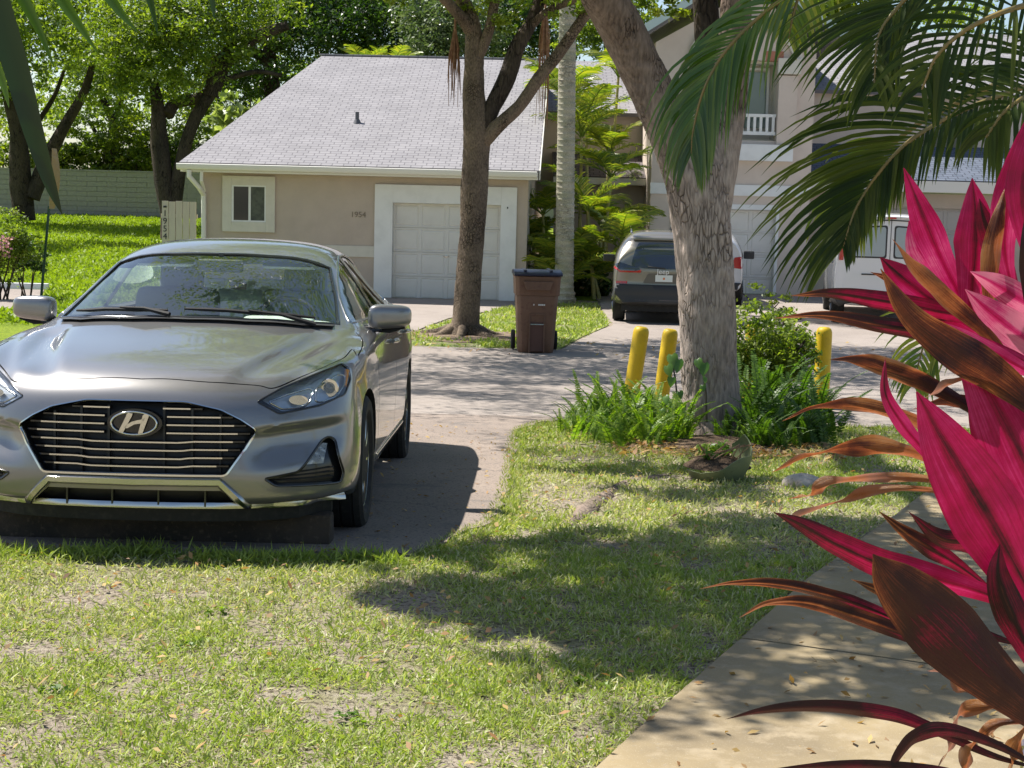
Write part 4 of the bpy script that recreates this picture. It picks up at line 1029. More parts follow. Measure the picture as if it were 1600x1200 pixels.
def garage_panels(parent, cx, z0, wd, ht, nx, nz, y, m):
    pw, ph = wd / nx, ht / nz; first = None
    for j in range(nz):
        for i in range(nx):
            x, z = cx - wd / 2 + pw * (i + .5), z0 + ph * (j + .5)
            if first is None: o = first = gpanel(pw, ph - .010).build('door_panel', m, parent); 
            else: o = first.copy(); COL.objects.link(o)
            o.location = (x, y + random.Random(j).uniform(-.002, .002), z)
garage_panels(gd, 0, -.06, 2.34, 2.11, 4, 4, .105, M_door)
MB().box((-1.17, .135, -.15), (1.17, .16, 2.05)).build('door_back', M_door, gd)
q = MB(); q.lathe([(.022, -.0), (.022, -.02), (.0, -.022)], 12, (0, .10, .92), 'y'); q.tube([(-.07, .085, .92), (.07, .085, .92)], .008, 6); q.build('lock_handle', M_chromes, gd)
q = MB(); q.box((1.30, -.07, 1.98), (1.325, -.061, 2.02)); q.build('doorbell', M_num, gd)
txt('house_number', '1954', .17, mat('bronze_numerals', (.20, .16, .12), .5), H1, (-3.66, -.008, 1.77), (R(90), 0, 0), .006)
q = MB(); q.tube([(-3.72, 3.1, 3.9), (-3.72, 3.1, 4.55)], .05, 10); 
vp = thing('vent_pipe', None, None, (0, 0, 0)); vp.parent = H1; bpy.data.objects.remove(vp)
yv = 2.15; zr = 2.80 + .41 * (yv + .42); q = MB(); q.tube([(-4.02, yv, zr - .05), (-4.02, yv, zr + .24)], .045, 10); q.lathe([(.10, zr - .03), (.06, zr + .07)], 12, (-4.02, yv, 0)); q.build('vent_pipe', mat('dark_pipe', (.10, .10, .11), .6), H1, 40)
q = MB(); q.box((-.02, 0.005, 0), (.0, .02, .01)); 

# fence gate beside the house, with its number
FG = thing('fence_gate', 'cream board gate marked 1954 at the left corner of the bungalow', 'gate', (-6.93, 33.55, -.45), R(-2.2))
b0 = None; w_ = .152
for k in range(5):
    if b0 is None:
        q = MB(); q.box((-.070, -.012, .05), (.070, .012, 1.96)); o = b0 = q.build('board', M_wood, FG, bevel=.003)
    else: o = b0.copy(); COL.objects.link(o)
    o.location = (-.70 + w_ * k, 0, random.Random(k).uniform(-.01, .01))
MB().box((-.80, .016, .3), (.0, .05, .39)).build('rail', M_wood, FG); MB().box((-.80, .016, 1.6), (.0, .05, 1.69)).build('rail', M_wood, FG)
MB().box((-.735, -.022, 1.82), (-.665, -.014, 1.86)).build('latch_plate', M_num, FG)
for k, ch in enumerate('1954'): txt('numeral', ch, .19, M_num, FG, (-.70, -.016, 1.69 - .165 * k), (R(90), 0, 0), .004)

# townhouse on the right
H2 = thing('townhouse', 'two-storey beige stucco townhouse with white bands, balcony and garage behind the big tree', 'house', (0, 37.2, -.45), R(.4))
XL, XR = 3.22, 7.05
def Zt(px, py): return 1.55 + ((325 + (px - 800) * .025) - py) / 64.5 + .45
gx0_, gx1_ = 3.80, 6.33
rz0, rz1, rx0, rx1 = Zt(1190, 222), Zt(1190, 100), 4.55, 6.17
q = MB()
q.box((XL, 0, -.5), (gx0_, .3, 6.0)); q.box((gx0_, 0, 2.12), (gx1_, .3, rz0)); q.box((gx1_, 0, -.5), (XR, .3, rz0)); q.box((rx1, 0, rz0), (XR, .3, rz1)); q.box((gx0_, 0, rz0), (rx0, .3, rz1)); q.box((gx0_, 0, rz1), (XR, .3, 6.0))
q.prism([(XL, 6.0), (XR + .8, 6.0), (XR + .8, 5.25), (XR + .8, 5.3), (5.6, 7.6), (XL - .2, 6.0)][:1] + [(XR, 6.0), (5.5, 7.3), (XL, 6.0)][0:3], 0, .3, 'xz')
q.build('front_wall', M_stuc2, H2)
q = MB(); q.prism([(.30, -.5), (9, -.5), (9, 6.0), (.30, 6.0)], XL, XL + .25, 'yz'); q.build('side_wall', M_stuc2, H2)
q = MB(); q.prism([(.30, -.5), (9, -.5), (9, 6.0), (.30, 6.0)], XR - .25, XR, 'yz'); q.build('side_wall', M_stuc2, H2)
panel('roof', [(-3.0, 0), (0, 0), (0, 9.5), (-3.0, 9.5)], (0, R(-33), 0), (5.25, -.35, 7.75), M_roof, H2, .12)
panel('roof', [(0, 0), (3.0, 0), (3.0, 9.5), (0, 9.5)], (0, R(33), 0), (5.25, -.35, 7.75), M_roof, H2, .12)
q = MB(); q.add([(2.70, -.40, 6.02), (5.25, -.40, 7.68), (7.8, -.40, 6.02), (7.8, -.40, 6.24), (5.25, -.40, 7.90), (2.70, -.40, 6.24)] + [(2.70, -.352, 6.02), (5.25, -.352, 7.68), (7.8, -.352, 6.02), (7.8, -.352, 6.24), (5.25, -.352, 7.90), (2.70, -.352, 6.24)],
    [(0, 1, 4, 5), (1, 2, 3, 4), (11, 10, 7, 6), (10, 9, 8, 7), (5, 4, 10, 11), (4, 3, 9, 10), (0, 6, 7, 1), (1, 7, 8, 2)]); q.build('gable_board', M_teal, H2)
q = MB(); q.box((XL - .02, -.06, Zt(1100, 305)), (XR, -.003, Zt(1100, 288))); q.build('lower_band', M_white, H2, bevel=.004)
q = MB(); q.box((4.2, -.22, Zt(1180, 253)), (6.56, -.003, Zt(1180, 228))); q.build('balcony_ledge', M_white, H2, bevel=.006)
# pilasters and caps
for a, b in ((6.17, 6.62), (4.1, 4.55)):
    q = MB(); q.box((a, -.12, Zt(1200, 228)), (b, -.003, Zt(1200, 123))); q.build('pilaster', M_stuc2, H2, bevel=.004)
    q = MB(); q.box((a - .04, -.17, Zt(1200, 121)), (b + .06, -.003, Zt(1200, 97))); q.build('pilaster_cap', M_cream, H2, bevel=.01)
# arch over the balcony
q = MB(); n = 14; arc = [(5.36 + 1.12 * math.cos(math.pi * k / n), rz1 + .02 + .75 * math.sin(math.pi * k / n)) for k in range(n + 1)]; out = [(5.36 + 1.36 * math.cos(math.pi * k / n), rz1 + .02 + .98 * math.sin(math.pi * k / n)) for k in range(n, -1, -1)]
for k in range(n): q.prism([arc[k], arc[k + 1], out[n - k - 1], out[n - k]], -.10, -.004, 'xz')
q.build('arch_trim', M_cream, H2)
MB().box((rx1 - .32, -.02, rz1 - .01), (rx1 + .1, .18, rz1 + .22)).build('lintel', mat('terracotta_trim', (.42, .16, .10), .7), H2)
q = MB(); q.box((rx0, .302, rz0), (rx1, .9, rz0 + .05)); q.box((rx0, .9, rz0), (rx1, .95, rz1)); q.box((rx1 + .0, .302, rz0), (rx1 + .05, .9, rz1)); q.box((rx0, .302, rz1 - .05), (rx1, .9, rz1)); q.build('balcony_recess', M_cream, H2)
w2 = thing('balcony_window', None, None, (5.3, .88, 0)); w2.parent = H2
MB().box((-.60, -.02, Zt(1180, 200)), (.74, .01, Zt(1180, 113))).build('pane', mat('pale_green_window', (.16, .21, .18), .06, spec=.9), w2)
q = MB(); za, zb = Zt(1180, 202), Zt(1180, 110); q.box((.74, -.04, za), (.80, .015, zb)).box((-.66, -.04, za), (-.60, .015, zb)).box((-.66, -.04, zb), (.80, .015, zb + .06)); q.build('frame', M_white, w2)
bl = thing('balcony_rail', None, None, (5.36, .05, 0)); bl.parent = H2
za, zb = Zt(1180, 213), Zt(1180, 181)
MB().box((-.81, -.03, zb - .07), (.80, .03, zb)).build('top_rail', M_white, bl); MB().box((-.81, -.03, za), (.80, .03, za + .08)).build('bottom_rail', M_white, bl)
b0 = None
for k in range(11):
    if b0 is None: o = b0 = MB().box((-.032, -.022, za + .08), (.032, .022, zb - .07)).build('baluster', M_white, bl)
    else: o = b0.copy(); COL.objects.link(o)
    o.location = (-.74 + .148 * k, 0, 0)
gd2 = thing('garage_door', None, None, (5.06, 0, 0)); gd2.parent = H2
q = MB(); q.box((-1.34, -.03, -.12), (-1.22, .16, 2.22)).box((1.20, -.03, -.12), (1.27, .16, 2.22)).box((-1.22, -.03, 2.10), (1.20, .16, 2.22)); q.build('surround', M_white, gd2)
garage_panels(gd2, 0, -.08, 2.42, 2.17, 4, 4, .17, M_door); MB().box((-1.22, .20, -.2), (1.20, .23, 2.1)).build('door_back', M_door, gd2)

# low link between the houses
H3 = thing('entry_wing', 'low beige entry wing with dark shingle roof between the two houses, behind the palms', 'house', (0, 39.0, -.45))
MB().box((.95, 0, -.5), (3.205, .25, 2.62)).build('wall', M_stuc, H3)
q = MB(); q.prism([(-.46, 2.62), (-.53, 2.64), (-.55, 2.80), (-.45, 2.80)], .9, 3.2, 'yz'); q.build('gutter', M_cream, H3)
panel('roof', [(.9, 0), (3.2, 0), (3.2, 1.9), (.9, 1.9)], (R(20), 0, 0), (0, -.42, 2.83), M_roof3, H3)
MB().box((.2, 1.40, 2.0), (3.2, 1.65, 4.55)).build('upper_wall', M_stuc2, H3)
panel('upper_roof', [(-.2, 0), (3.2, 0), (3.2, 4.5), (-.2, 4.5)], (R(22), 0, 0), (0, 1.1, 4.50), M_roof, H3)
# stoop with brick border
q = MB(); q.box((1.1, -1.6, -.2), (3.1, -.01, .10)); q.build('stoop', mat('terracotta_paving', (.36, .17, .11), .8, var=[(14, (.30, .14, .09), .4, .6)]), H3, bevel=.01)

# right wing behind the van
H4 = thing('garage_wing', 'beige wing with slate blue roof and white gutter behind the white van', 'house', (0, 38.2, -.45))
q = MB(); q.box((7.07, 0, -.5), (8.6, .25, 2.6)).box((11.3, 0, -.5), (16, .25, 2.6)).box((8.6, 0, 2.25), (11.3, .25, 2.6)); q.build('wall', M_stuc, H4)
q = MB(); q.prism([(-.46, 2.62), (-.54, 2.63), (-.56, 2.90), (-.45, 2.90)], 7.0, 16, 'yz'); q.build('gutter', M_gut, H4)
panel('roof', [(7.1, 0), (16, 0), (16, 2.6), (7.1, 2.6)], (R(21), 0, 0), (0, -.42, 2.93), M_roof2, H4)
MB().box((7.1, 1.99, 3.2), (16, 2.2, 5.2)).build('upper_wall', M_stuc2, H4)
panel('upper_roof', [(7.1, 0), (16, 0), (16, 5), (7.1, 5)], (R(24), 0, 0), (0, 1.7, 5.20), M_roof, H4)
gd3 = thing('garage_door', None, None, (9.95, 0, 0)); gd3.parent = H4
garage_panels(gd3, 0, -.08, 2.68, 2.32, 4, 4, .10, mat('grey_garage_paint', (.40, .37, .34), .6))
MB().box((-1.345, .13, -.2), (1.345, .16, 2.25)).build('door_back', M_door, gd3)
MB().box((10.5, 1.93, 3.7), (11.8, 1.985, 4.8)).build('upper_window', M_dark, H4)

# long block wall at the far end of the lawn
BW = thing('block_wall', 'long grey block boundary wall across the far end of the left lawn', 'wall', (0, 62, zg(62)))
M_blk = mat('weathered_block', (.36, .34, .33), .95, spec=.1, var=[(.5, (.28, .27, .27), .4, .6), (3, (.36, .35, .32), .52, .7), (.9, (.22, .21, .20), .6, .75)], bump=[(20, .5, .02)])
rnd = random.Random(21); bvar = []
wall_top = 1.78; nrow = 9; bh = wall_top / nrow
for k in range(3): q = MB(); q.box((-.396 + .002 * k, -.10, .006), (.396, .0, bh - .006)); bvar.append(q)
first = {}
cnt = 0
for j in range(nrow):
    x = -23.2 + (.4 if j % 2 else 0)
    while x < -10.6:
        if cnt < 299 or True:
            k = rnd.randrange(3)
            if k not in first: o = first[k] = bvar[k].build('block', M_blk, BW)
            else: o = first[k].copy(); COL.objects.link(o)
            o.location = (x, rnd.uniform(-.006, .006), j * bh); cnt += 1
        x += .8
MB().box((-40, .002, -.4), (40, .15, wall_top)).build('core', M_blk, BW)
MB().box((-40, -.12, wall_top), (40, .17, wall_top + .07)).build('coping', M_blk, BW)
# ------------------------------------------------------------ other vehicles
def loft_body(secs, lv=2, creases=(), cap_cr=.7):
    """secs: (t, [(x, z) from the bottom centre round to the top centre]) -> closed mirrored body"""
    n = len(secs[0][1]); V = []
    for t, pr in secs: V += [(x, t, z) for x, z in pr]
    N = len(V); F_ = []
    for i in range(len(secs) - 1):
        for k in range(n - 1): F_.append((i * n + k, i * n + k + 1, (i + 1) * n + k + 1, (i + 1) * n + k))
    F2 = [tuple(a + N for a in f[::-1]) for f in F_]; V2 = V + [(-x, y, z) for x, y, z in V]
    for e_ in (0, len(secs) - 1):
        for k in range(n - 1):
            a, b = e_ * n + k, e_ * n + k + 1; F2.append((a, b, b + N, a + N) if e_ else (b, a, a + N, b + N))
    me = bpy.data.meshes.new('body'); me.from_pydata(V2, [], F_ + F2)
    bm = bmesh.new(); bm.from_mesh(me); bmesh.ops.remove_doubles(bm, verts=[v for v in bm.verts if abs(v.co.x) < 1e-6], dist=1e-5)
    bad = [f for f in bm.faces if f.calc_area() < 1e-9]; bmesh.ops.delete(bm, geom=bad, context='FACES')
    bmesh.ops.recalc_face_normals(bm, faces=bm.faces); cl = bm.edges.layers.float.new('crease_edge')
    y0, y1 = secs[0][0], secs[-1][0]
    for e in bm.edges:
        a, b = e.verts
        if abs(a.co.y - y0) < 1e-5 and abs(b.co.y - y0) < 1e-5 or abs(a.co.y - y1) < 1e-5 and abs(b.co.y - y1) < 1e-5: e[cl] = cap_cr * .5
    bm.to_mesh(me); bm.free(); return subsurf(me, lv)
def simple_wheel(parent, x, t, rad, w, mt):
    o = thing('wheel', None, None, (x, t, rad)); o.parent = parent; sg = 1 if x > 0 else -1
    q = MB(); q.lathe([(rad * .66, -w / 2), (rad * .93, -w / 2), (rad, -w * .36), (rad, w * .36), (rad * .93, w / 2), (rad * .66, w / 2)], 32, axis='x'); q.build('tyre', M_rub, o, 35)
    q = MB(); q.lathe([(rad * .67, sg * w * .40), (rad * .62, sg * w * .30), (rad * .2, sg * w * .42), (0, sg * w * .42)], 28, axis='x'); q.build('rim', mt, o, 35)
    for k in range(5):
        a = 2 * math.pi * k / 5; q = MB(); q.tube([(sg * w * .44, rad * .15 * math.cos(a), rad * .15 * math.sin(a)), (sg * w * .40, rad * .63 * math.cos(a), rad * .63 * math.sin(a))], [.045, .03], 6); q.build('spoke', M_black, o, 40)
class Veh:
    def __init__(s, me, root, m):
        s.bv = bvh_of(me); me.materials.clear(); s.root = root; s.o = link('body', me, m, root, 40)
    def rear(s, x, z):
        h = s.bv.ray_cast(Vector((x, -2, z)), Vector((0, 1, 0))); 
        if h[0] is None: h = s.bv.find_nearest(Vector((x, 0, z)))
        return h[0], h[1]
    def side(s, t, z, sg=1):
        h = s.bv.ray_cast(Vector((2.5 * sg, t, z)), Vector((-sg, 0, 0)))
        if h[0] is None: h = s.bv.find_nearest(Vector((.9 * sg, t, z)))
        return h[0], h[1]
    def front(s, x, z):
        h = s.bv.ray_cast(Vector((x, 8, z)), Vector((0, -1, 0)))
        if h[0] is None: h = s.bv.find_nearest(Vector((x, 4, z)))
        return h[0], h[1]
    def p(s, name, poly, cast, off, m, sp=.06, both=False, th=0, parent=None):
        r_ = []
        for sg in ((1, -1) if both else (1,)):
            v, f = cdt(poly, sp); V = []
            for a in v:
                h, nn = cast(a[0], a[1]); V.append(Vector((h.x * sg, h.y, h.z)) + Vector((nn.x * sg, nn.y, nn.z)) * off)
            n = len(V); F_ = [tuple(q) for q in f]
            if sg < 0: F_ = [q[::-1] for q in F_]
            me = bpy.data.meshes.new(name); me.from_pydata([tuple(q) for q in V], [], F_); r_.append(link(name, me, m, parent or s.root, 50))
            if th: md = r_[-1].modifiers.new('s', 'SOLIDIFY'); md.thickness = th; md.offset = 1
        return r_
M_jeep = mat('taupe_metallic_paint', (.25, .23, .19), .28, .6, coat=1); M_wht = mat('white_car_paint', (.66, .66, .66), .3, coat=1)
M_vglass = mat('tinted_glass', (.02, .024, .026), .04, spec=.9, coat=1)
M_plate = mat('number_plate', (.62, .66, .64), .4)
M_clad = mat('black_plastic_cladding', (.03, .03, .031), .6)
def pr_(w, zb, zs, zbelt, xr, zr, sw=None):
    return [(0, zb), (w * .86, zb), (w * .97, zb + .10), (w, zs), (w * .985, zbelt), (w * .80 + xr * .18, zbelt + (zr - zbelt) * .45), (xr, zr - .07), (xr * .72, zr - .005), (0, zr + .01)]
# SUV seen from behind
J = thing('suv', 'taupe grey suv with raked rear glass seen from behind, left of the big tree trunk', 'car', (2.69, 27.7, zg(27.7) + .02), R(-3.6))
secs = [(.10, pr_(.80, .42, .60, .98, .58, 1.30)), (.03, pr_(.88, .36, .62, 1.00, .62, 1.36)), (.20, pr_(.92, .34, .64, 1.04, .66, 1.56)), (.48, pr_(.93, .30, .66, 1.06, .66, 1.655)),
        (1.1, pr_(.93, .28, .66, 1.06, .66, 1.69)), (2.1, pr_(.93, .28, .66, 1.04, .66, 1.69)), (2.8, pr_(.93, .28, .66, 1.02, .64, 1.60)), (3.35, pr_(.93, .28, .66, 1.0, .66, 1.18)), (3.7, pr_(.92, .28, .66, .98, .70, 1.06)), (4.3, pr_(.90, .30, .64, .88, .68, .98)), (4.6, pr_(.82, .34, .60, .76, .60, .86))]
# rake the tailgate: push points forward with height
me = loft_body(secs, 3)
for v in me.vertices:
    if v.co.y < .6 and v.co.z > .98: v.co.y += (v.co.z - .98) * .42 * (1 - v.co.y / .6)
    if v.co.y < .2 and v.co.z < .72: v.co.y -= .07 * min(1, (.72 - v.co.z) / .1) * (1 - max(0, v.co.y) / .2)
jb = Veh(me, J, M_jeep)
jb.p('rear_window', round_poly([(-.60, 1.04), (-.34, .995), (.34, .995), (.60, 1.04), (.54, 1.30), (.47, 1.46), (-.47, 1.46), (-.54, 1.30)], .05, 3), jb.rear, .005, M_vglass, .06)
jb.p('rear_spoiler', [(-.56, 1.49), (.56, 1.49), (.56, 1.55), (-.56, 1.55)], jb.rear, .012, M_jeep, .06, th=.03)
jb.p('bumper_cladding', round_poly([(-.86, .36), (.86, .36), (.90, .50), (.86, .70), (-.86, .70), (-.90, .50)], .04, 3), jb.rear, .006, M_clad, .07, th=.02)
jb.p('skid_strip', [(-.50, .40), (.50, .40), (.50, .45), (-.50, .45)], jb.rear, .032, mat('dull_strip', (.20, .15, .13), .5), .07)
tl = [(.40, .93), (.80, .93), (.88, 1.06), (.80, 1.10), (.62, 1.045), (.46, 1.01)]
for o in jb.p('tail_lamp', tl, jb.rear, .008, M_vglass, .04, True): pass
for o in jb.p('tail_lamp_glow', [(.42, .92), (.80, .92), (.90, 1.0), (.89, 1.03), (.79, .95), (.50, .95), (.41, .975)], jb.rear, .013, M_red, .03, True): pass
for o in jb.p('rear_reflector', [(.66, .715), (.86, .715), (.86, .765), (.66, .765)], jb.rear, .006, M_red, .03, True): pass
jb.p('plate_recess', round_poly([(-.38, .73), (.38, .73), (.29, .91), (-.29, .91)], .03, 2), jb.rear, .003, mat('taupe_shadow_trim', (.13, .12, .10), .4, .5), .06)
pl = jb.p('number_plate', [(-.155, .765), (.155, .765), (.155, .885), (-.155, .885)], jb.rear, .012, M_plate, .06)[0]
q = MB(); c = jb.rear(0, .82)[0]; q.lathe([(.022, 0), (.018, -.006), (0, -.008)], 10, (0, c.y - .013, c.z), 'y'); q.build('plate_emblem', mat('orange_print', (.6, .2, .08), .5), pl)
c = jb.rear(0, .95)[0]; txt('lettering', 'Jeep', .13, M_white, J, (-.02, jb.rear(0, .90)[0].y - .03, .945), (R(90), 0, 0), .006)
q = MB(); c = jb.rear(0, 1.0)[0]; q.tube([(.02, c.y - .02, 1.005), (-.30, jb.rear(-.3, 1.06)[0].y - .02, 1.035)], .012, 6); q.build('rear_wiper', M_clad, J)
for sg in (1, -1):
    a = []
    for t in (.95, 1.05, 1.6, 2.3, 2.45): h = jb.bv.ray_cast(Vector((sg * .60, t, 3)), Vector((0, 0, -1)))[0]; a.append((sg * .60, t, h.z + (.0 if t in (.95, 2.45) else .05)))
    q = MB(); q.tube(a, .018, 8); q.build('roof_rail', M_chromes, J, 40)
    w1 = [(.55, 1.12), (1.1, 1.10), (1.1, 1.50), (.85, 1.50), (.62, 1.36)]; w2_ = [(1.18, 1.10), (2.1, 1.08), (2.1, 1.55), (1.18, 1.54)]; w3 = [(2.18, 1.08), (3.1, 1.07), (2.72, 1.42), (2.18, 1.54)]
    for wv in (w1, w2_, w3): jb.p('side_window', round_poly(wv, .03, 2), lambda t, z, sg=sg: jb.side(t, z, sg), .005, M_vglass, .1)
    q = MB(); q.box((sg * .90, 2.95, 1.02), (sg * 1.12, 3.05, 1.16)); q.build('mirror', M_clad, J, 40, .02)
    jb.p('sill_cladding', [(.05, .34), (4.3, .34), (4.3, .46), (.05, .52)], lambda t, z, sg=sg: jb.side(t, z, sg), .008, M_clad, .2)
    for t in (.86, 3.62): simple_wheel(J, sg * .79, t, .36, .23, M_chromes)
q = MB(); q.box((-.75, .15, .22), (.75, 4.3, .40)); q.build('underbody', M_rub, J)
q = MB(); q.tube([(.12, .78, 1.70), (.12, .60, 1.88)], .006, 5); q.lathe([(.025, 0), (.01, .06)], 8, (.12, .78, 1.68)); q.build('aerial', M_clad, J)
# small white car half hidden by the trunk
W = thing('hatchback', 'white car with red tail lamp and black mirror, mostly hidden behind the big tree trunk', 'car', (4.02, 32.95, zg(33) + .02), R(-8.2))
secs = [(.08, pr_(.80, .34, .60, .95, .56, 1.44)), (.0, pr_(.84, .32, .62, .98, .60, 1.50)), (.25, pr_(.86, .30, .66, 1.02, .62, 1.58)), (1.2, pr_(.87, .26, .66, 1.0, .62, 1.64)), (2.0, pr_(.87, .26, .66, .98, .60, 1.60)), (2.6, pr_(.87, .26, .66, .96, .60, 1.15)), (3.1, pr_(.85, .28, .62, .90, .60, .98)), (3.5, pr_(.78, .32, .58, .72, .50, .80))]
wb = Veh(loft_body(secs, 2), W, M_wht)
wb.p('rear_window', round_poly([(-.56, 1.02), (.56, 1.02), (.50, 1.42), (-.50, 1.42)], .05, 2), wb.rear, .005, M_vglass, .08)
wb.p('tail_lamp', round_poly([(.62, .84), (.82, .82), (.86, .98), (.80, 1.08), (.66, 1.06)], .02, 2), wb.rear, .008, M_red, .04, True)
wb.p('bumper_cladding', [(-.80, .34), (.80, .34), (.82, .52), (-.82, .52)], wb.rear, .006, M_clad, .08, th=.015)
wb.p('number_plate', [(-.15, .62), (.15, .62), (.15, .73), (-.15, .73)], wb.rear, .01, M_plate)
for sg in (1, -1):
    for wv in ([(.35, 1.06), (1.1, 1.05), (1.1, 1.46), (.55, 1.44)], [(1.17, 1.05), (2.3, 1.02), (2.0, 1.40), (1.17, 1.47)]): wb.p('side_window', round_poly(wv, .03, 2), lambda t, z, sg=sg: wb.side(t, z, sg), .006, M_vglass, .1)
    q = MB(); q.box((sg * .86, 2.02, .98), (sg * 1.10, 2.14, 1.16)); q.build('mirror', M_clad, W, 40, .03)
    for t in (.60, 2.85): simple_wheel(W, sg * .75, t, .31, .20, M_chromes)
# white van
VN = thing('van', 'white panel van with twin rear doors parked before the right-hand garages', 'van', (6.93, 28.5, zg(28.5) + .02), R(-9.0))
def pv(w, zb, zbelt, xr, zr): return [(0, zb), (w * .90, zb), (w * .985, zb + .12), (w, .85), (w * .985, zbelt), (w * .945, zbelt + (zr - zbelt) * .55), (xr, zr - .10), (xr * .75, zr - .015), (0, zr + .01)]
secs = [(.06, pv(.95, .42, 1.15, .78, 2.00)), (.0, pv(.98, .40, 1.15, .80, 2.04)), (.12, pv(1.0, .36, 1.15, .83, 2.09)), (1.5, pv(1.01, .32, 1.15, .84, 2.12)), (3.2, pv(1.01, .32, 1.15, .84, 2.11)), (4.1, pv(1.0, .32, 1.12, .82, 2.02)), (4.7, pv(.99, .34, 1.05, .78, 1.35)), (5.2, pv(.95, .36, .95, .74, 1.12)), (5.6, pv(.85, .40, .85, .66, .92))]
vb = Veh(loft_body(secs, 2), VN, M_wht)
for sg in (1, -1):
    vb.p('rear_window', round_poly([(sg * .06, 1.27), (sg * .72, 1.27), (sg * .68, 1.85), (sg * .06, 1.88)][::sg], .05, 3), vb.rear, .004, M_clad, .08)
    vb.p('window_glass', round_poly([(sg * .09, 1.30), (sg * .69, 1.30), (sg * .655, 1.82), (sg * .09, 1.85)][::sg], .05, 3), vb.rear, .009, mat('hazy_window_glass', (.30, .36, .38), .08, spec=.8), .08)
    vb.p('tail_lamp', round_poly([(sg * .845, 1.22), (sg * .93, 1.22), (sg * .90, 1.66), (sg * .83, 1.66)][::sg], .015, 2), vb.rear, .012, M_red, .04, th=.02)
    for t in (1.15, 4.55): simple_wheel(VN, sg * .86, t, .36, .24, M_chromes)
    q = MB(); q.box((sg * 1.0, 4.2, 1.05), (sg * 1.22, 4.3, 1.35)); q.build('mirror', M_clad, VN, 40, .03)
    for z in (.75, 1.6):
        c = vb.rear(sg * .93, z)[0]; q = MB(); q.box((sg * .82 - .03, c.y - .03, z - .05), (sg * .82 + .03, c.y + .02, z + .05)); 
q = MB(); a = [vb.rear(0, z)[0] for z in np.linspace(.62, 2.02, 12)]; q.tube([(0, p.y - .001, p.z) for p in a], .008, 4); q.build('door_seam', M_clad, VN)
vb.p('rear_bumper', [(-.95, .42), (.95, .42), (.95, .58), (-.95, .58)], vb.rear, .02, M_clad, .1, th=.06)
q = MB(); c = vb.rear(-.3, .98)[0]; q.box((-.50, c.y - .014, .955), (-.24, c.y + .01, .98)); q.build('badge', M_clad, VN)
q = MB(); c = vb.rear(0, 2.03)[0]; q.box((-.08, c.y - .02, 2.0), (.08, c.y + .01, 2.03)); q.build('brake_lamp', M_red, VN)
q = MB(); a = [(x, vb.rear(x, 1.98)[0].y - .006, 1.975 - .03 * abs(x)) for x in np.linspace(-.76, .76, 15)]; q.tube(a, .012, 5); q.build('drip_rail', M_clad, VN)
vb.p('door_handle', [(.05, 1.02), (.13, 1.02), (.13, 1.20), (.05, 1.20)], vb.rear, .02, M_clad, .05, th=.02)

# ------------------------------------------------------------ street furniture
# wheeled bin
BN = thing('wheeled_bin', 'brown wheeled rubbish bin with dark blue lid at the kerb', 'bin', (.31, 21.62, zg(21.6) + .02), R(3))
M_bin = mat('brown_bin_plastic', (.125, .064, .036), .55, var=[(3, (.15, .078, .046), .4, .65), (18, (.10, .042, .027), .55, .7)], bump=[(14, .1, .01)])
M_lid = mat('navy_lid_plastic', (.008, .012, .035), .35)
q = MB(); lv = [(0, .245, .24), (.10, .25, .26), (.72, .285, .33), (.80, .290, .335)]
V = []; F_ = []
for z, a, b in lv:
    c = .05; V += [(-a + c, -b, z), (a - c, -b, z), (a, -b + c, z), (a, b - c, z), (a - c, b, z), (-a + c, b, z), (-a, b - c, z), (-a, -b + c, z)]
for i in range(3):
    for k in range(8): F_.append((8 * i + k, 8 * i + (k + 1) % 8, 8 * i + 8 + (k + 1) % 8, 8 * i + 8 + k))
F_ += [tuple(range(7, -1, -1)), tuple(range(24, 32))]; q.add(V, F_); bb = q.build('bin_body', M_bin, BN, 30, .008)
q = MB(); V = []
for z, a, b in ((.80, .305, .352), (1.03, .315, .365), (1.065, .325, .375), (1.07, .30, .35)):
    c = .05; V += [(-a + c, -b, z), (a - c, -b, z), (a, -b + c, z), (a, b - c, z), (a - c, b, z), (-a + c, b, z), (-a, b - c, z), (-a, -b + c, z)]
F_ = []
for i in range(3):
    for k in range(8): F_.append((8 * i + k, 8 * i + (k + 1) % 8, 8 * i + 8 + (k + 1) % 8, 8 * i + 8 + k))
F_ += [tuple(range(7, -1, -1)), tuple(range(24, 32))]; q.add(V, F_); q.build('rim_collar', M_bin, BN, 30, .006)
q = MB(); q.prism([(-.21, 1.0), (-.16, .875), (.16, .875), (.21, 1.0)], -.40, -.36, 'xz'); q.build('grab_lip', M_bin, BN, bevel=.008)
for k in range(5): MB().box((-.14 + .063 * k, -.406, .90), (-.115 + .063 * k, -.398, .99)).build('rib', M_bin, BN)
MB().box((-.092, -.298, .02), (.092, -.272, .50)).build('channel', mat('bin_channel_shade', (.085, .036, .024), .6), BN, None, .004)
MB().box((-.11, -.315, .0), (-.092, -.255, .53)).build('channel_rib', M_bin, BN); MB().box((.092, -.315, .0), (.11, -.255, .53)).build('channel_rib', M_bin, BN); MB().box((-.11, -.325, .53), (.11, -.28, .55)).build('channel_rib', M_bin, BN, None, .003)
q = MB(); q.tube([(-.092, -.325, .40), (.092, -.325, .40)], .011, 8); q.build('lift_bar', M_chromes, BN)
q = MB()
for i, (a, b) in enumerate(((-.06, .015), (.01, .02), (.035, .02), (.06, .02), (.085, .018))): q.box((a, -.345, .665), (a + b, -.334, .685))
q.build('stamp', mat('white_stamp', (.62, .60, .56), .7), BN)
V = []
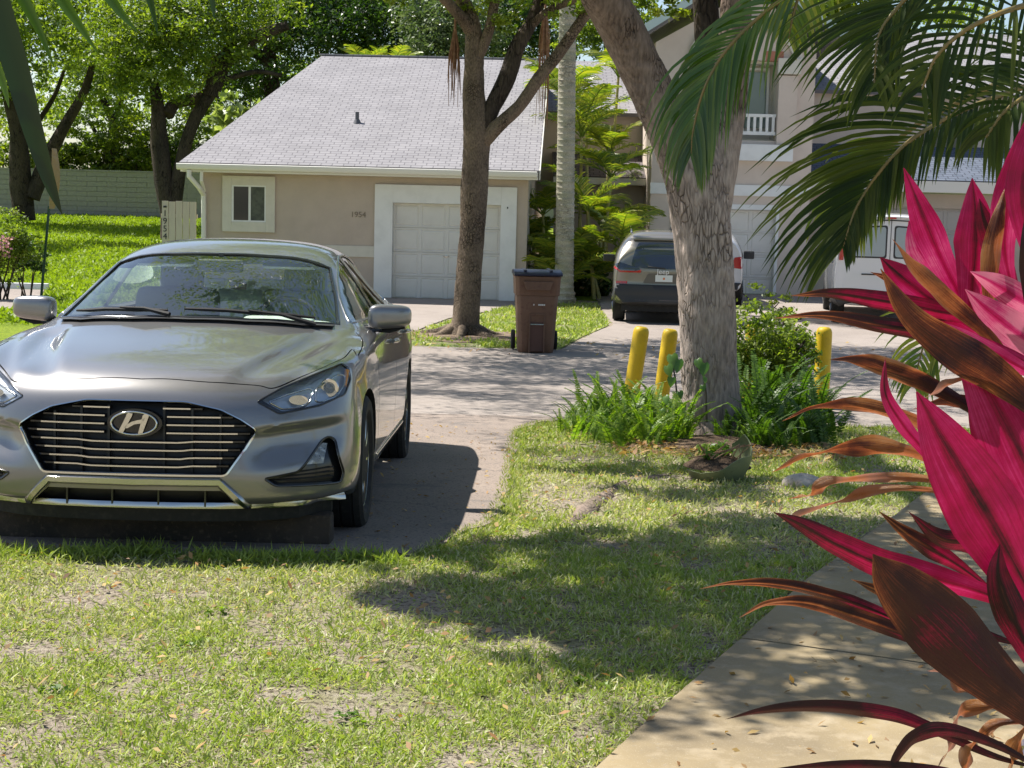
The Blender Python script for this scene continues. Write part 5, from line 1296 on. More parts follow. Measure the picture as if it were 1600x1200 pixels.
q = MB(); prof = [(-.41, 1.075), (-.42, 1.10), (-.38, 1.125), (0, 1.155), (.36, 1.13), (.40, 1.09), (.40, 1.075)]; q.prism(prof, -.335, .335, 'yz'); q.build('lid', M_lid, BN, 40, .010)
for k in (-.18, .18): MB().box((k - .02, -.36, 1.13), (k + .02, .33, 1.158)).build('lid_rib', M_lid, BN, None, .006)
for sg in (1, -1): q = MB(); q.lathe([(.03, 0), (.13, 0), (.14, .015), (.14, .04), (.13, .055), (.03, .055)], 24, (sg * .30 - .0275, .26, .14), 'x'); q.build('wheel', M_rub, BN, 40)
q = MB(); q.tube([(-.27, .41, 1.02), (.27, .41, 1.02)], .015, 8); q.box((-.27, .34, 1.0), (-.24, .41, 1.04)).box((.24, .34, 1.0), (.27, .41, 1.04)); q.build('handle', M_bin, BN)

# yellow bollards
M_yel = mat('yellow_bollard_paint', (.62, .42, .008), .5, spec=.4, var=[(5, (.52, .34, .008), .45, .7), (40, (.36, .25, .03), .62, .72), (110, (.20, .16, .08), .68, .74)])
def bollard(loc, label, h, tx=0, ty=0):
    o = thing('bollard', label, 'bollard', loc, 0, 'yellow bollards around the big tree'); o.rotation_euler = (ty, tx, 0)
    q = MB(); r_ = .078; q.lathe([(r_, -.15), (r_, h - .07), (r_ * .97, h - .045), (r_ * .85, h - .02), (r_ * .6, h - .004), (0, h)], 24); q.build('sleeve', M_yel, o, 50)
    q = MB(); q.lathe([(r_ + .004, .02), (r_ + .004, .035)], 24); q.build('base_band', M_yel, o, 50)
def GP(px, D, dz=0): p = P(px, 400, D); return Vector((p.x, D, zg(D) + dz))
def atpx(px, py, D):
    p = P(px, py, D); return p
p = atpx(984, 618, 14.9); bollard((p.x, 14.9, zg(14.9)), 'leftmost yellow bollard, leaning right above the ferns', .79, R(7))
p = atpx(1032, 618, 15.2); bollard((p.x, 15.2, zg(15.2)), 'leaning yellow bollard half hidden by the left edge of the big trunk', .76, R(6))
p = atpx(1283, 620, 15.0); bollard((p.x, 15.0, zg(15.0)), 'rightmost yellow bollard, upright beside the dark ferns', .82, R(0))
p = atpx(1172, 620, 15.9); bollard((p.x, 15.9, zg(15.9)), 'yellow bollard behind the leafy shrub just right of the big trunk', .82, R(0))
p = atpx(1222, 620, 16.1); bollard((p.x, 16.1, zg(16.1)), 'yellow bollard behind the thin top of the shrub, second from the right', .80, R(2))

# parking stop on the far left
PS = thing('parking_stop', 'white concrete parking stop on the far left bay', 'parking stop', (-11.0, 33.12, zg(33.1) + .01), R(2))
q = MB(); q.prism([(-.09, 0), (.09, 0), (.06, .13), (-.06, .13)], -.95, .95, 'yz'); q.build('block', M_white, PS, bevel=.012)
for x in (-.6, .6): q = MB(); q.lathe([(.02, .12), (.02, .136), (0, .14)], 10, (x, 0, 0)); q.build('pin', M_rub, PS)
# green sign post, its sign seen edge-on
p = G(64, 470); SP = thing('sign_post', 'thin green metal post with a tan sign seen edge-on, left of the sedan', 'sign', (p.x, p.y, p.z), 0)
D_ = p.y; a = P(64, 468, D_) - Vector(p); b = P(77, 322, D_) - Vector(p); c = P(81, 236, D_) - Vector(p)
q = MB(); d = (b - a)
q.tube([a - d * .05, b], .030, 4); q.build('post', mat('green_post_paint', (.012, .05, .028), .6), SP, 30)
q = MB(); t0_, t1_ = P(80, 326, D_) - Vector(p), P(84, 232, D_) - Vector(p); n = 8; V = []
for k in range(n + 1):
    f = k / n; cc = t0_ + (t1_ - t0_) * f; wd = .085 * math.sin(math.pi * min(1, f * 1.05 + .02)) ** .7 + .012; cc = cc + Vector((.05 * math.sin(math.pi * f), 0, 0))
    V += [cc + Vector((-wd * .5, -.10, 0)), cc + Vector((wd * .5, .10, 0)), cc + Vector((wd * .5 + .012, .135, 0)), cc + Vector((-wd * .5 + .012, -.145, 0))]
F_ = [(4 * i + k, 4 * i + (k + 1) % 4, 4 * i + 4 + (k + 1) % 4, 4 * i + 4 + k) for i in range(n) for k in range(4)] + [(3, 2, 1, 0), (4 * n, 4 * n + 1, 4 * n + 2, 4 * n + 3)]
q.add(V, F_); q.build('sign_panel', mat('tan_sign_back', (.30, .22, .10), .6, var=[(8, (.30, .20, .09), .4, .6)]), SP)
# stones by the planter
def rock(p, s, label, m, seed):
    bm = bmesh.new(); bmesh.ops.create_icosphere(bm, subdivisions=3, radius=1); rn = random.Random(seed); k = [Vector((rn.uniform(-1, 1), rn.uniform(-1, 1), rn.uniform(-1, 1))).normalized() for _ in range(9)]
    for v in bm.verts:
        f = 1 + sum(.09 * math.sin(3.1 * v.co.dot(a) + i) for i, a in enumerate(k)); v.co = Vector((v.co.x * s[0], v.co.y * s[1], v.co.z * s[2])) * f
    me = bpy.data.meshes.new('rock'); bm.to_mesh(me); bm.free(); o = link('rock', me, m, None, 60); o.location = p; tag(o, label, 'rock'); return o
M_rock = mat('pale_limestone', (.48, .43, .37), .9, var=[(12, (.36, .31, .27), .4, .6), (50, (.26, .22, .19), .6, .7)], bump=[(18, .8, .02)])
p = G(1258, 762); rock((p.x, p.y, p.z + .015), (.13, .09, .065), 'pale limestone rock in the grass beside the broken planter', M_rock, 1)
# ------------------------------------------------------------ vegetation
from mathutils import noise
def barkmat(name, c1, c2, c3, sc=(1, 1, .28), bs=14, bd=.02, zd=None):
    m = bpy.data.materials.new(name); m.use_nodes = True; t = m.node_tree; L = t.links; b = t.nodes['Principled BSDF']; b.inputs['Roughness'].default_value = .95; b.inputs['Specular IOR Level'].default_value = .12
    tc = nd(t, 'TexCoord'); mp = nd(t, 'Mapping'); mp.inputs['Scale'].default_value = sc; L.new(tc.outputs['Object'], mp.inputs[0])
    wp = nd(t, 'TexNoise'); wp.inputs['Scale'].default_value = 5; wp.inputs['Detail'].default_value = 3; L.new(mp.outputs[0], wp.inputs['Vector'])
    va = nd(t, 'VectorMath', operation='MULTIPLY_ADD'); va.inputs[1].default_value = (.16, .16, .16); L.new(wp.outputs['Color'], va.inputs[0]); L.new(mp.outputs[0], va.inputs[2])
    vo = nd(t, 'TexVoronoi', feature='DISTANCE_TO_EDGE'); vo.inputs['Scale'].default_value = bs; L.new(va.outputs[0], vo.inputs['Vector'])
    n2 = nd(t, 'TexNoise'); n2.inputs['Scale'].default_value = 2.3; n2.inputs['Detail'].default_value = 5; L.new(mp.outputs[0], n2.inputs['Vector'])
    n3 = nd(t, 'TexNoise'); n3.inputs['Scale'].default_value = 45; n3.inputs['Detail'].default_value = 6; L.new(mp.outputs[0], n3.inputs['Vector'])
    r1 = nd(t, 'MapRange'); r1.inputs[1].default_value = .0; r1.inputs[2].default_value = .10; L.new(vo.outputs[0], r1.inputs[0])
    r2 = nd(t, 'MapRange'); r2.inputs[1].default_value = .42; r2.inputs[2].default_value = .60; L.new(n2.outputs[0], r2.inputs[0])
    m1 = nd(t, 'Mix', data_type='RGBA'); m1.inputs[6].default_value = c4(c1); m1.inputs[7].default_value = c4(c2); L.new(r2.outputs[0], m1.inputs[0])
    n4 = nd(t, 'TexNoise'); n4.inputs['Scale'].default_value = 3.2; L.new(tc.outputs['Object'], n4.inputs['Vector'])
    r4 = nd(t, 'MapRange'); r4.inputs[1].default_value = .46; r4.inputs[2].default_value = .62; r4.inputs[3].default_value = .04; r4.inputs[4].default_value = 1.; L.new(n4.outputs[0], r4.inputs[0])
    inv = nd(t, 'Math', operation='SUBTRACT'); inv.inputs[0].default_value = 1; L.new(r1.outputs[0], inv.inputs[1])
    ml = nd(t, 'Math', operation='MULTIPLY'); L.new(inv.outputs[0], ml.inputs[0]); L.new(r4.outputs[0], ml.inputs[1])
    m2 = nd(t, 'Mix', data_type='RGBA'); L.new(ml.outputs[0], m2.inputs[0]); L.new(m1.outputs[2], m2.inputs[6]); m2.inputs[7].default_value = c4(c3)
    m3 = nd(t, 'Mix', data_type='RGBA', blend_type='MULTIPLY'); m3.inputs[0].default_value = 1; r3 = nd(t, 'MapRange'); r3.inputs[1].default_value = .3; r3.inputs[2].default_value = .7; r3.inputs[3].default_value = .6; r3.inputs[4].default_value = 1.25
    L.new(n3.outputs[0], r3.inputs[0]); L.new(m2.outputs[2], m3.inputs[6]); L.new(r3.outputs[0], m3.inputs[7]); L.new(m3.outputs[2], b.inputs['Base Color'])
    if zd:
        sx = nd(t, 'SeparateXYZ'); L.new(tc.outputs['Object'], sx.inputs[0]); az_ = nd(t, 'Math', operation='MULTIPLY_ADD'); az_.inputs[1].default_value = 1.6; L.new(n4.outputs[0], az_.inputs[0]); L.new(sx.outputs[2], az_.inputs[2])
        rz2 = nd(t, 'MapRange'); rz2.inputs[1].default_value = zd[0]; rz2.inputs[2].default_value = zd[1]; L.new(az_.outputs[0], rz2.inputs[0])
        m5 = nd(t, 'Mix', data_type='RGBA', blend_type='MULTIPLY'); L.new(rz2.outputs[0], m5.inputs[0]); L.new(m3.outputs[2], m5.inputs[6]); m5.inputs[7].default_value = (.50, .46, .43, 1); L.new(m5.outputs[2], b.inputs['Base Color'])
    ad = nd(t, 'Math', operation='MULTIPLY_ADD'); ad.inputs[1].default_value = -1.; L.new(ml.outputs[0], ad.inputs[0]); L.new(n3.outputs[0], ad.inputs[2])
    bp = nd(t, 'Bump'); bp.inputs['Strength'].default_value = 1; bp.inputs['Distance'].default_value = bd; L.new(ad.outputs[0], bp.inputs['Height']); L.new(bp.outputs[0], b.inputs['Normal']); return m
M_barkd = barkmat('dark_bark', (.085, .066, .050), (.055, .045, .036), (.02, .016, .013))
M_barkm = barkmat('speckled_bark', (.19, .145, .105), (.13, .10, .075), (.05, .038, .028), (1, 1, .6), 26, .015)
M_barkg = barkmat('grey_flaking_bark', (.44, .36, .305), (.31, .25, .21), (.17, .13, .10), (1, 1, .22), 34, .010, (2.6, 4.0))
M_barkh = barkmat('weathered_limb_bark', (.27, .22, .18), (.15, .12, .10), (.05, .038, .03), (1, 1, .22), 30, .014)
def trunk_mesh(name, paths, m, parent, n=14, rough=.05, seg=.12, seed=1, ridge=0):
    """paths: lists of (point, radius); smooth noisy tubes"""
    rnd = random.Random(seed); q = MB()
    for path in paths:
        pts = [Vector((p[0][0], p[0][1], p[0][2])) for p in path]; rad = [p[1] for p in path]
        L_ = sum((b - a).length for a, b in zip(pts, pts[1:])); k = max(2, int(L_ / max(seg, .01) / (len(pts) - 1)))
        sp = smooth_line(pts, k); rr = [float(np.interp(i / (len(sp) - 1) * (len(rad) - 1), range(len(rad)), rad)) for i in range(len(sp))]
        o = len(q.v); q.tube(sp, rr, n)
        ph = [rnd.uniform(0, 6.28) for _ in range(6)]
        for i in range(len(sp)):
            for j in range(n):
                v = Vector(q.v[o + i * n + j]); c = sp[i]; a = 2 * math.pi * j / n
                if ridge:
                    s3 = Vector((v.x * 26, v.y * 26, v.z * 6.5)); w3 = Vector((noise.noise(s3 * .5), noise.noise(s3 * .5 + Vector((9, 9, 9))), 0)) * .9; rg = abs(noise.noise(s3 + w3)); msk = max(0, min(1, (noise.noise(v * 3.1 + Vector((4, 4, 4))) + .12) * 3.2)); st = -ridge * msk * max(0, 1 - rg * 7) + ridge * .35 * msk * noise.noise(s3 * 2.3) + ridge * .5 * noise.noise(v * 9)
                    v = v + (v - c).normalized() * st
                q_ = i * (seg / .12) * 1.2; f = 1 + rough * (math.sin(2 * a + ph[0] + q_ * .21) * .8 + math.sin(5 * a + ph[1] - q_ * .13) * .55 + math.sin(3 * a + q_ * .47 + ph[2]) * .5) + (0 if ridge else rnd.uniform(-1, 1) * rough * .5)
                q.v[o + i * n + j] = tuple(c + (v - c) * f)
    o = q.build(name, m, parent, 70); return o
def leaf_cloud(name, clumps, nl, size, m, parent, seed=1, tw=.30, flat=.35, kind=None, hang=0, aspect=.45, vbias=0):
    """clumps: (centre, radius or radii, weight); leaves gather on twigs spread through each clump"""
    r = np.random.RandomState(seed); W = np.array([c[2] * (np.prod(c[1]) ** (1 / 3) if hasattr(c[1], '__len__') else c[1]) ** 2.2 for c in clumps]); W = W / W.sum()
    C = []; VV = []
    for (c, rad, wt), w_ in zip(clumps, W):
        k = int(nl * w_); rad = np.array(rad if hasattr(rad, '__len__') else (rad, rad, rad * .8)); nt = max(3, int(k / 38))
        d = r.randn(nt, 3); d /= np.linalg.norm(d, axis=1)[:, None]; tp = d * (r.rand(nt) ** .42)[:, None] * rad + np.array(c)
        ti = r.randint(0, nt, k); off = r.randn(k, 3) * (rad.mean() * tw * .42); off[:, 2] *= .55
        C.append(tp[ti] + off); tv = r.rand(nt); VV.append(np.clip(tv[ti] * .70 + .38 * r.rand(k) - .08 + vbias, 0, 1))
    C = np.concatenate(C); VV = np.concatenate(VV); n = len(C)
    nrm = r.randn(n, 3); nrm[:, 2] = np.abs(nrm[:, 2]) + flat; nrm /= np.linalg.norm(nrm, axis=1)[:, None]
    u = r.randn(n, 3); u[:, 2] -= hang; u -= nrm * (u * nrm).sum(1)[:, None]; u /= np.linalg.norm(u, axis=1)[:, None]; v = np.cross(nrm, u)
    s = (size * (.6 + .7 * r.rand(n)))[:, None]
    V = np.stack([C - u * s * .5, C + v * s * aspect * .5 - u * s * .05, C + u * s * .5 - nrm * s * .08, C - v * s * aspect * .5 - u * s * .05], 1).reshape(-1, 3)
    o = npmesh(name, V, np.arange(4 * n).reshape(-1, 4), m, parent, np.repeat(VV, 4))
    if kind: o['kind'] = kind
    return o
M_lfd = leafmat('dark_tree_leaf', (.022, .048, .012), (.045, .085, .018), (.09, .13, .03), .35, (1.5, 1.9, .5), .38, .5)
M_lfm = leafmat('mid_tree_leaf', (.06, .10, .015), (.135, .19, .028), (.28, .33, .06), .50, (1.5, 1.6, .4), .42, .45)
M_lfy = leafmat('yellow_green_leaf', (.08, .13, .015), (.17, .23, .025), (.30, .33, .04), .5, (1.4, 1.5, .35), .45, .4)
M_lfs = leafmat('silvery_leaf', (.05, .085, .03), (.11, .15, .06), (.24, .27, .15), .3, (1.3, 1.5, .7), .33, .6)

def T(px, py, D): p = P(px, py, D); return (p.x, p.y, p.z)
def tree(name, label, group, base, D, trunks, clumps, nl, size, lm, bm_, seed, n=10, rough=.06):
    t = thing(name, label, 'tree', (0, 0, 0), 0, group); t.location = base; B = Vector(base)
    paths = [[(Vector(T(x, y, d)) - B, r_) for (x, y, d, r_) in path] for path in trunks]
    trunk_mesh('trunk', paths[:1], bm_, t, n, rough, .25, seed)
    for p in paths[1:]: trunk_mesh('limb', [p], bm_, t, n, rough, .25, seed + 1)
    cl = [(tuple(Vector(T(x, y, d)) - B), r_, w_) for (x, y, d, r_, w_) in clumps]
    leaf_cloud('crown', cl, nl, size, lm, t, seed)
    return t
gz = lambda px, py, D: (P(px, py, D).x, D, zg(D))
GT = 'trees beyond the bungalow and wall'
tree('shade_tree', 'dark tree with two diverging limbs at the far left end of the block wall', GT, gz(38, 300, 56), 56,
     [[(38, 345, 56, .42), (30, 260, 56, .36), (28, 200, 56, .33), (12, 130, 56, .26), (2, 60, 56, .2)], [(50, 310, 56, .30), (75, 245, 56.3, .26), (105, 190, 56.6, .21), (133, 140, 57, .15), (150, 80, 57, .1)], [(60, 190, 57, .10), (85, 150, 57, .08), (100, 110, 57, .06)]],
     [(20, 60, 56, 2.6, 1), (90, 30, 55, 2.2, 1), (140, 90, 57, 1.8, 1), (40, 130, 58, 1.3, .5), (-30, 120, 56, 2, 1), (60, -20, 56, 2.8, 1), (170, 130, 57, 1.3, .8), (-20, 70, 49, 1.8, .9), (60, 30, 49.5, 1.6, .9)], 14500, .22, M_lfm, M_barkd, 31)
tree('shade_tree', 'slim forked tree standing just behind the block wall, midway along it', GT, gz(178, 270, 68), 68,
     [[(180, 300, 68, .30), (177, 225, 68, .26), (178, 190, 68, .22), (160, 155, 68, .14)], [(178, 235, 68, .13), (155, 215, 68, .11), (140, 190, 68, .08)], [(178, 195, 68, .14), (188, 160, 68, .11), (200, 120, 68, .08)]],
     [(150, 120, 67, 2.6, 1), (215, 100, 67, 2.6, 1), (180, 50, 68, 3.2, 1), (110, 150, 70, 2, .6), (240, 150, 69, 1.6, .7)], 10500, .25, M_lfm, M_barkd, 33)
tree('shade_tree', 'big dark tree with three trunks rising beside the cream fence gate', GT, gz(266, 372, 50), 50,
     [[(267, 384, 50, .36), (266, 340, 50, .33), (256, 280, 50, .30), (249, 215, 50, .27), (246, 165, 50, .22), (238, 120, 50, .14)], [(270, 340, 50, .24), (277, 285, 50, .22), (290, 225, 50, .21), (308, 180, 50, .20), (335, 140, 50, .17)],
      [(330, 150, 50, .24), (345, 100, 50, .30), (375, 72, 50, .27), (405, 55, 50, .20), (450, 40, 50, .14)], [(262, 180, 50, .20), (275, 160, 50.3, .20), (320, 150, 50.5, .18), (345, 110, 50.5, .2)], [(300, 200, 50, .06), (312, 170, 50, .05), (322, 140, 50, .04)], [(350, 125, 50, .1), (400, 112, 50, .08), (440, 118, 50, .06)]],
     [(240, 100, 49, 1.7, 1), (290, 60, 49, 2.0, 1), (200, 60, 49.5, 1.7, 1), (340, 30, 50, 1.9, 1), (300, 130, 51, 1.3, .7), (250, 10, 50, 2.2, 1), (190, 120, 49, 1.1, .8), (400, 10, 50, 1.7, 1), (340, 175, 51, 1.1, .7)], 22000, .17, M_lfm, M_barkd, 35)
tree('shade_tree', 'leafy tree standing on the lawn past the far left edge, shading the grass', GT, gz(-190, 320, 47), 47,
     [[(-190, 372, 47, .36), (-188, 280, 47, .30), (-185, 190, 47, .26), (-190, 100, 47, .18)], [(-187, 230, 47, .2), (-130, 150, 47, .14), (-90, 90, 47, .08)]],
     [(-150, 60, 47, 2.2, 1), (-220, 60, 47, 2.2, 1), (-110, 90, 47, 1.5, .8), (-180, 0, 47, 2.4, 1)], 9000, .18, M_lfm, M_barkd, 32)
tree('oak', 'dark spreading oak whose limbs show above the left slope of the shingle roof', GT, gz(430, 250, 54), 54,
     [[(440, 300, 54, .4), (430, 200, 54, .34), (425, 130, 54, .28), (420, 60, 54, .2)], [(425, 100, 54, .22), (380, 75, 54, .2), (335, 95, 54, .15)], [(425, 80, 54, .16), (470, 55, 54, .12), (520, 30, 54, .08)]],
     [(400, 150, 54, 1.5, 1), (440, 60, 53, 2.0, 1), (480, 20, 54, 2.0, 1), (400, 0, 54, 2.2, 1), (370, 110, 55, 1.5, 1), (440, 130, 55, 1.4, .8), (330, 120, 55, 1.4, .8), (530, 70, 55, 1.2, .6)], 19000, .17, M_lfd, M_barkd, 37)
tree('oak', 'dark oak crown directly behind the middle of the long roof ridge', GT, gz(600, 250, 56), 56,
     [[(600, 300, 56, .4), (600, 200, 56, .34), (590, 110, 56, .24), (560, 40, 56, .14)], [(598, 120, 56, .2), (640, 60, 56, .14), (660, 0, 56, .1)]],
     [(560, 50, 55, 2.0, 1), (620, 40, 55, 2.2, 1), (590, 0, 56, 2.4, 1), (520, 20, 56, 1.7, 1), (660, 80, 56, 1.3, 1), (540, 100, 57, 1.0, .8), (610, 100, 57, 1.1, .8)], 24000, .17, M_lfd, M_barkd, 39)
tree('silver_buttonwood', 'silvery-leaved tree crown behind the ridge, left of the street tree trunk', GT, gz(710, 250, 52), 52,
     [[(710, 300, 52, .3), (708, 180, 52, .25), (700, 80, 52, .16), (700, 20, 52, .1)]],
     [(690, 60, 51, 1.5, 1), (720, 30, 51, 1.6, 1), (680, 15, 52, 1.5, 1), (740, 75, 52, 1.2, 1), (700, 90, 52, .8, .8)], 17000, .15, M_lfs, M_barkd, 41)
tree('oak', 'dark green tree showing between the forked limbs of the street tree', GT, gz(810, 250, 55), 55,
     [[(810, 300, 55, .35), (808, 180, 55, .3), (800, 90, 55, .2), (790, 20, 55, .1)]],
     [(790, 60, 54, 1.7, 1), (830, 40, 54, 1.9, 1), (780, 0, 55, 2.0, 1), (850, 0, 55, 2.0, 1), (860, 80, 55, 1.1, .8)], 17000, .17, M_lfd, M_barkd, 43)
tree('shade_tree', 'bright yellow-green tree crown above the right edge of the townhouse roof', GT, gz(1330, 250, 47), 47,
     [[(1330, 300, 47, .3), (1325, 150, 47, .24), (1315, 60, 47, .16), (1300, 0, 47, .1)], [(1320, 80, 47, .14), (1370, 30, 47, .1), (1400, -20, 47, .08)]],
     [(1280, 30, 46, 1.1, 1), (1330, 60, 46, 1.0, .8), (1370, 20, 46, 1.2, 1), (1430, 50, 47, .9, .6), (1270, 70, 46, .5, .8), (1300, -20, 46, 1.3, 1), (1500, 20, 47, 1.2, .7)], 11000, .16, M_lfy, M_barkd, 45)
tree('shade_tree', 'sparse green tree at the back between the palms and the townhouse gable', GT, gz(960, 250, 50), 50,
     [[(960, 300, 50, .25), (955, 150, 50, .2), (950, 60, 50, .14), (945, 0, 50, .08)]],
     [(930, 20, 49, 1.2, 1), (980, 10, 49, 1.3, 1), (950, 60, 49, .9, .7), (1010, 50, 50, .7, .6), (900, 50, 50, .9, .8)], 8000, .15, M_lfm, M_barkd, 47)
# far-off belt closing the view below the crowns
cl = []
rn = random.Random(4)
for px in range(-520, 1700, 42): cl.append((Vector(T(px, 150 + rn.uniform(-25, 45), 84 + rn.uniform(-4, 6))), (2.6, 2.2, 3.4 + rn.uniform(-1, 1)), 1))
leaf_cloud('distant_wood', cl, 24000, .34, M_lfm, None, 51, kind='stuff')
# hedges behind the block wall
def shrub(label, px, py, D, rad, nl, size, m, seed, group=None, name='shrub', w=1, wid=1):
    b = gz(px, py, D); t = thing(name, label, 'shrub', b, 0, group); B = Vector(b); c = Vector(T(px, py, D)) - B; rn = random.Random(seed)
    q = MB()
    for k in range(5):
        e = c + Vector((rn.uniform(-1, 1) * rad * wid, rn.uniform(-.5, .5) * rad, rn.uniform(-.3, .6) * rad)); q.tube([(rn.uniform(-.1, .1), rn.uniform(-.1, .1), 0), e * .5 + Vector((0, 0, .05)), e], [.035 * max(rad, .5), .025 * max(rad, .5), .01], 5)
    q.build('stems', M_barkd, t)
    leaf_cloud('foliage', [(tuple(c), (rad * wid, rad * .8, rad), 1), (tuple(c + Vector((-rad * wid * .7, 0, -rad * .3))), (rad * .6 * wid, rad * .6, rad * .6), 1), (tuple(c + Vector((rad * wid * .7, 0, -rad * .3))), (rad * .6 * wid, rad * .6, rad * .6), 1), (tuple(c + Vector((0, 0, -rad * .7))), (rad * wid, rad * .7, rad * .7), .8)], nl, size, m, t, seed)
    return t
GS = 'hedge bushes above the block wall'
for px, py, m_, nl, lb in ((110, 235, M_lfy, 4200, 'yellow-green bush above the block wall beside the left tree'), (150, 240, M_lfm, 4200, 'green bush above the block wall, left of the slim tree'), (205, 225, M_lfy, 5200, 'bright lime bush rising above the block wall, right of the slim tree'), (238, 235, M_lfy, 3600, 'lime bush above the block wall touching the three-trunk tree'), (60, 235, M_lfm, 3600, 'green bush behind the left tree fork'), (5, 240, M_lfy, 3200, 'yellow-green bush at the far left edge above the wall'), (300, 215, M_lfm, 3600, 'green bush between the three-trunk tree and the bungalow roof')):
    shrub(lb, px, py, 65.5, 1.5, nl, .20, m_, int(px) + 7, GS)
# pale big-leaved plant by the roof edge
shrub('pale big-leaved plant showing above the left slope of the roof', 392, 175, 45, .95, 800, .34, leafmat('pale_big_leaf', (.16, .22, .06), (.28, .33, .12), (.42, .45, .2), .45, (1.3, 1.4, .6), .4, .4), 61, wid=1.2)
# pink flowering bush at the left edge
FB = shrub('pink flowering bush at the left edge beside the sign post', 2, 372, 30.2, .62, 6500, .075, M_lfm, 63, wid=1.0)
leaf_cloud('blossoms', [((-.05, -.25, 1.25), (.5, .4, .45), 1), ((.25, -.3, .9), (.35, .3, .4), 1)], 190, .075, leafmat('pink_petal', (.62, .30, .33), (.70, .46, .46), (.76, .62, .58), .35, (1.1, .9, .9), .5, .3), FB, 64, tw=.5, aspect=.9)
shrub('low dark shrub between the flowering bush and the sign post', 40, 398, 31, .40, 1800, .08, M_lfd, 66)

# ---------------- street tree
def tp(l, B): return [(Vector(T(x, y, d)) - B, r_) for (x, y, d, r_) in l]
B = Vector(gz(726, 520, 24.1)); ST = thing('street_tree', 'speckled brown tree with low forks on the verge between driveway and bin', 'tree', B)
trunk_mesh('trunk', [tp([(724, 536, 24.1, 0.365), (726, 522, 24.1, 0.278), (728, 500, 24.1, 0.213), (733, 430, 24.1, 0.204), (738, 360, 24.1, 0.204), (741, 300, 24.1, 0.217), (744, 240, 24.1, 0.204), (745, 200, 24.1, 0.217), (740, 150, 24.1, 0.170), (741, 90, 24.1, 0.148), (738, 40, 24.1, 0.131), (722, 0, 24.1, 0.113), (690, -60, 24, .10)], B)], M_barkm, ST, 40, .035, .035, 71, .012)
for i, l in enumerate(([(752, 205, 24.1, .16), (770, 165, 24.1, .13), (793, 120, 24.1, .135), (808, 75, 24.1, .12), (832, 30, 24.2, .10), (850, -20, 24.3, .09)], [(748, 225, 24.1, .14), (780, 195, 24.0, .115), (812, 165, 24, .10), (842, 122, 24, .095), (872, 85, 24, .09), (910, 30, 24, .08), (950, -20, 24, .07)],
                       [(741, 100, 24.1, .10), (760, 60, 24, .085), (770, 20, 24, .08), (778, -30, 24, .07)], [(738, 50, 24.1, .11), (715, 20, 23.8, .09), (680, -15, 23.5, .07)], [(820, 50, 24.2, .07), (860, 15, 24, .06), (930, -8, 23.5, .05)])):
    trunk_mesh('limb', [tp(l, B)], M_barkm if i != 0 else M_barkd, ST, 12, .06, .12, 72 + i)
q = []
for a, L_ in ((.3, .9), (1.4, .6), (2.6, 1.1), (3.6, .8), (4.6, .9), (5.5, 1.2)): q.append([(Vector((.2 * math.cos(a), .2 * math.sin(a), .12)), .09), (Vector((.55 * L_ * math.cos(a), .55 * L_ * math.sin(a), .02)), .06), (Vector((L_ * math.cos(a + .2), L_ * math.sin(a + .2), -.04)), .03)])
for p_ in q: trunk_mesh('root', [p_], M_barkm, ST, 8, .1, .12, 79)
cl = [((-1.2, -.8, 6.3), (1.8, 1.8, 1.0), 1), ((1.3, -1.2, 6.6), (1.8, 1.6, 1.0), 1), ((.2, .8, 7.4), (2.4, 2, 1.3), 1), ((-2.8, .3, 6.9), (1.4, 1.5, .9), 1), ((-.3, -2.6, 6.7), (1.5, 1.2, .9), 1), ((2.6, .6, 7.0), (1.4, 1.5, .9), .8), ((-1.8, -3.4, 6.9), (1.2, 1, .7), .8), ((-3.2, -2.2, 6.8), (1.2, 1.2, .8), .8), ((1.2, -3.2, 7.0), (1.2, 1.2, .7), .8), ((-3.4, -4.1, 7.2), (1.4, 1.2, .6), 1), ((-2.4, -2.6, 7.2), (1.3, 1.2, .6), 1), ((-1.6, -4.6, 7.2), (1.2, 1.1, .6), .8), ((-3.8, -6.1, 7.3), (1.3, 1.0, .6), .9), ((-.6, -5.0, 7.3), (1.1, 1, .6), .7)]
leaf_cloud('crown', cl, 52000, .10, M_lfy, ST, 80, tw=.34)
tag(leaf_cloud('drooping_sprays', [(tuple(Vector(T(x, y, 23.9)) - B), (.30, .4, .16), 1) for x, y in ((610, -8), (700, 8), (760, 5), (790, 30), (870, 8), (920, 15), (985, -2), (590, -14), (830, -6), (955, -8))], 2600, .085, M_lfy, ST, 81, tw=.5), kind='stuff')
# bare soil ring and a strip of mulch
q = MB(); n = 22; ring = [(math.cos(2 * math.pi * k / n) * (1.0 + .25 * math.sin(3 * k)), math.sin(2 * math.pi * k / n) * (1.25 + .2 * math.cos(2.3 * k))) for k in range(n)]
q.add([(0, 0, .05)] + [(x, y, zg(B.y + y) - B.z + .018) for x, y in ring], [(0, 1 + k, 1 + (k + 1) % n) for k in range(n)])
o = q.build('tree_soil', mat('bare_soil', (.19, .14, .10), .95, spec=.1, var=[(9, (.26, .20, .15), .45, .6), (40, (.08, .06, .045), .55, .7)], bump=[(30, 1, .03)])); o.location = B; tag(o, kind='structure')

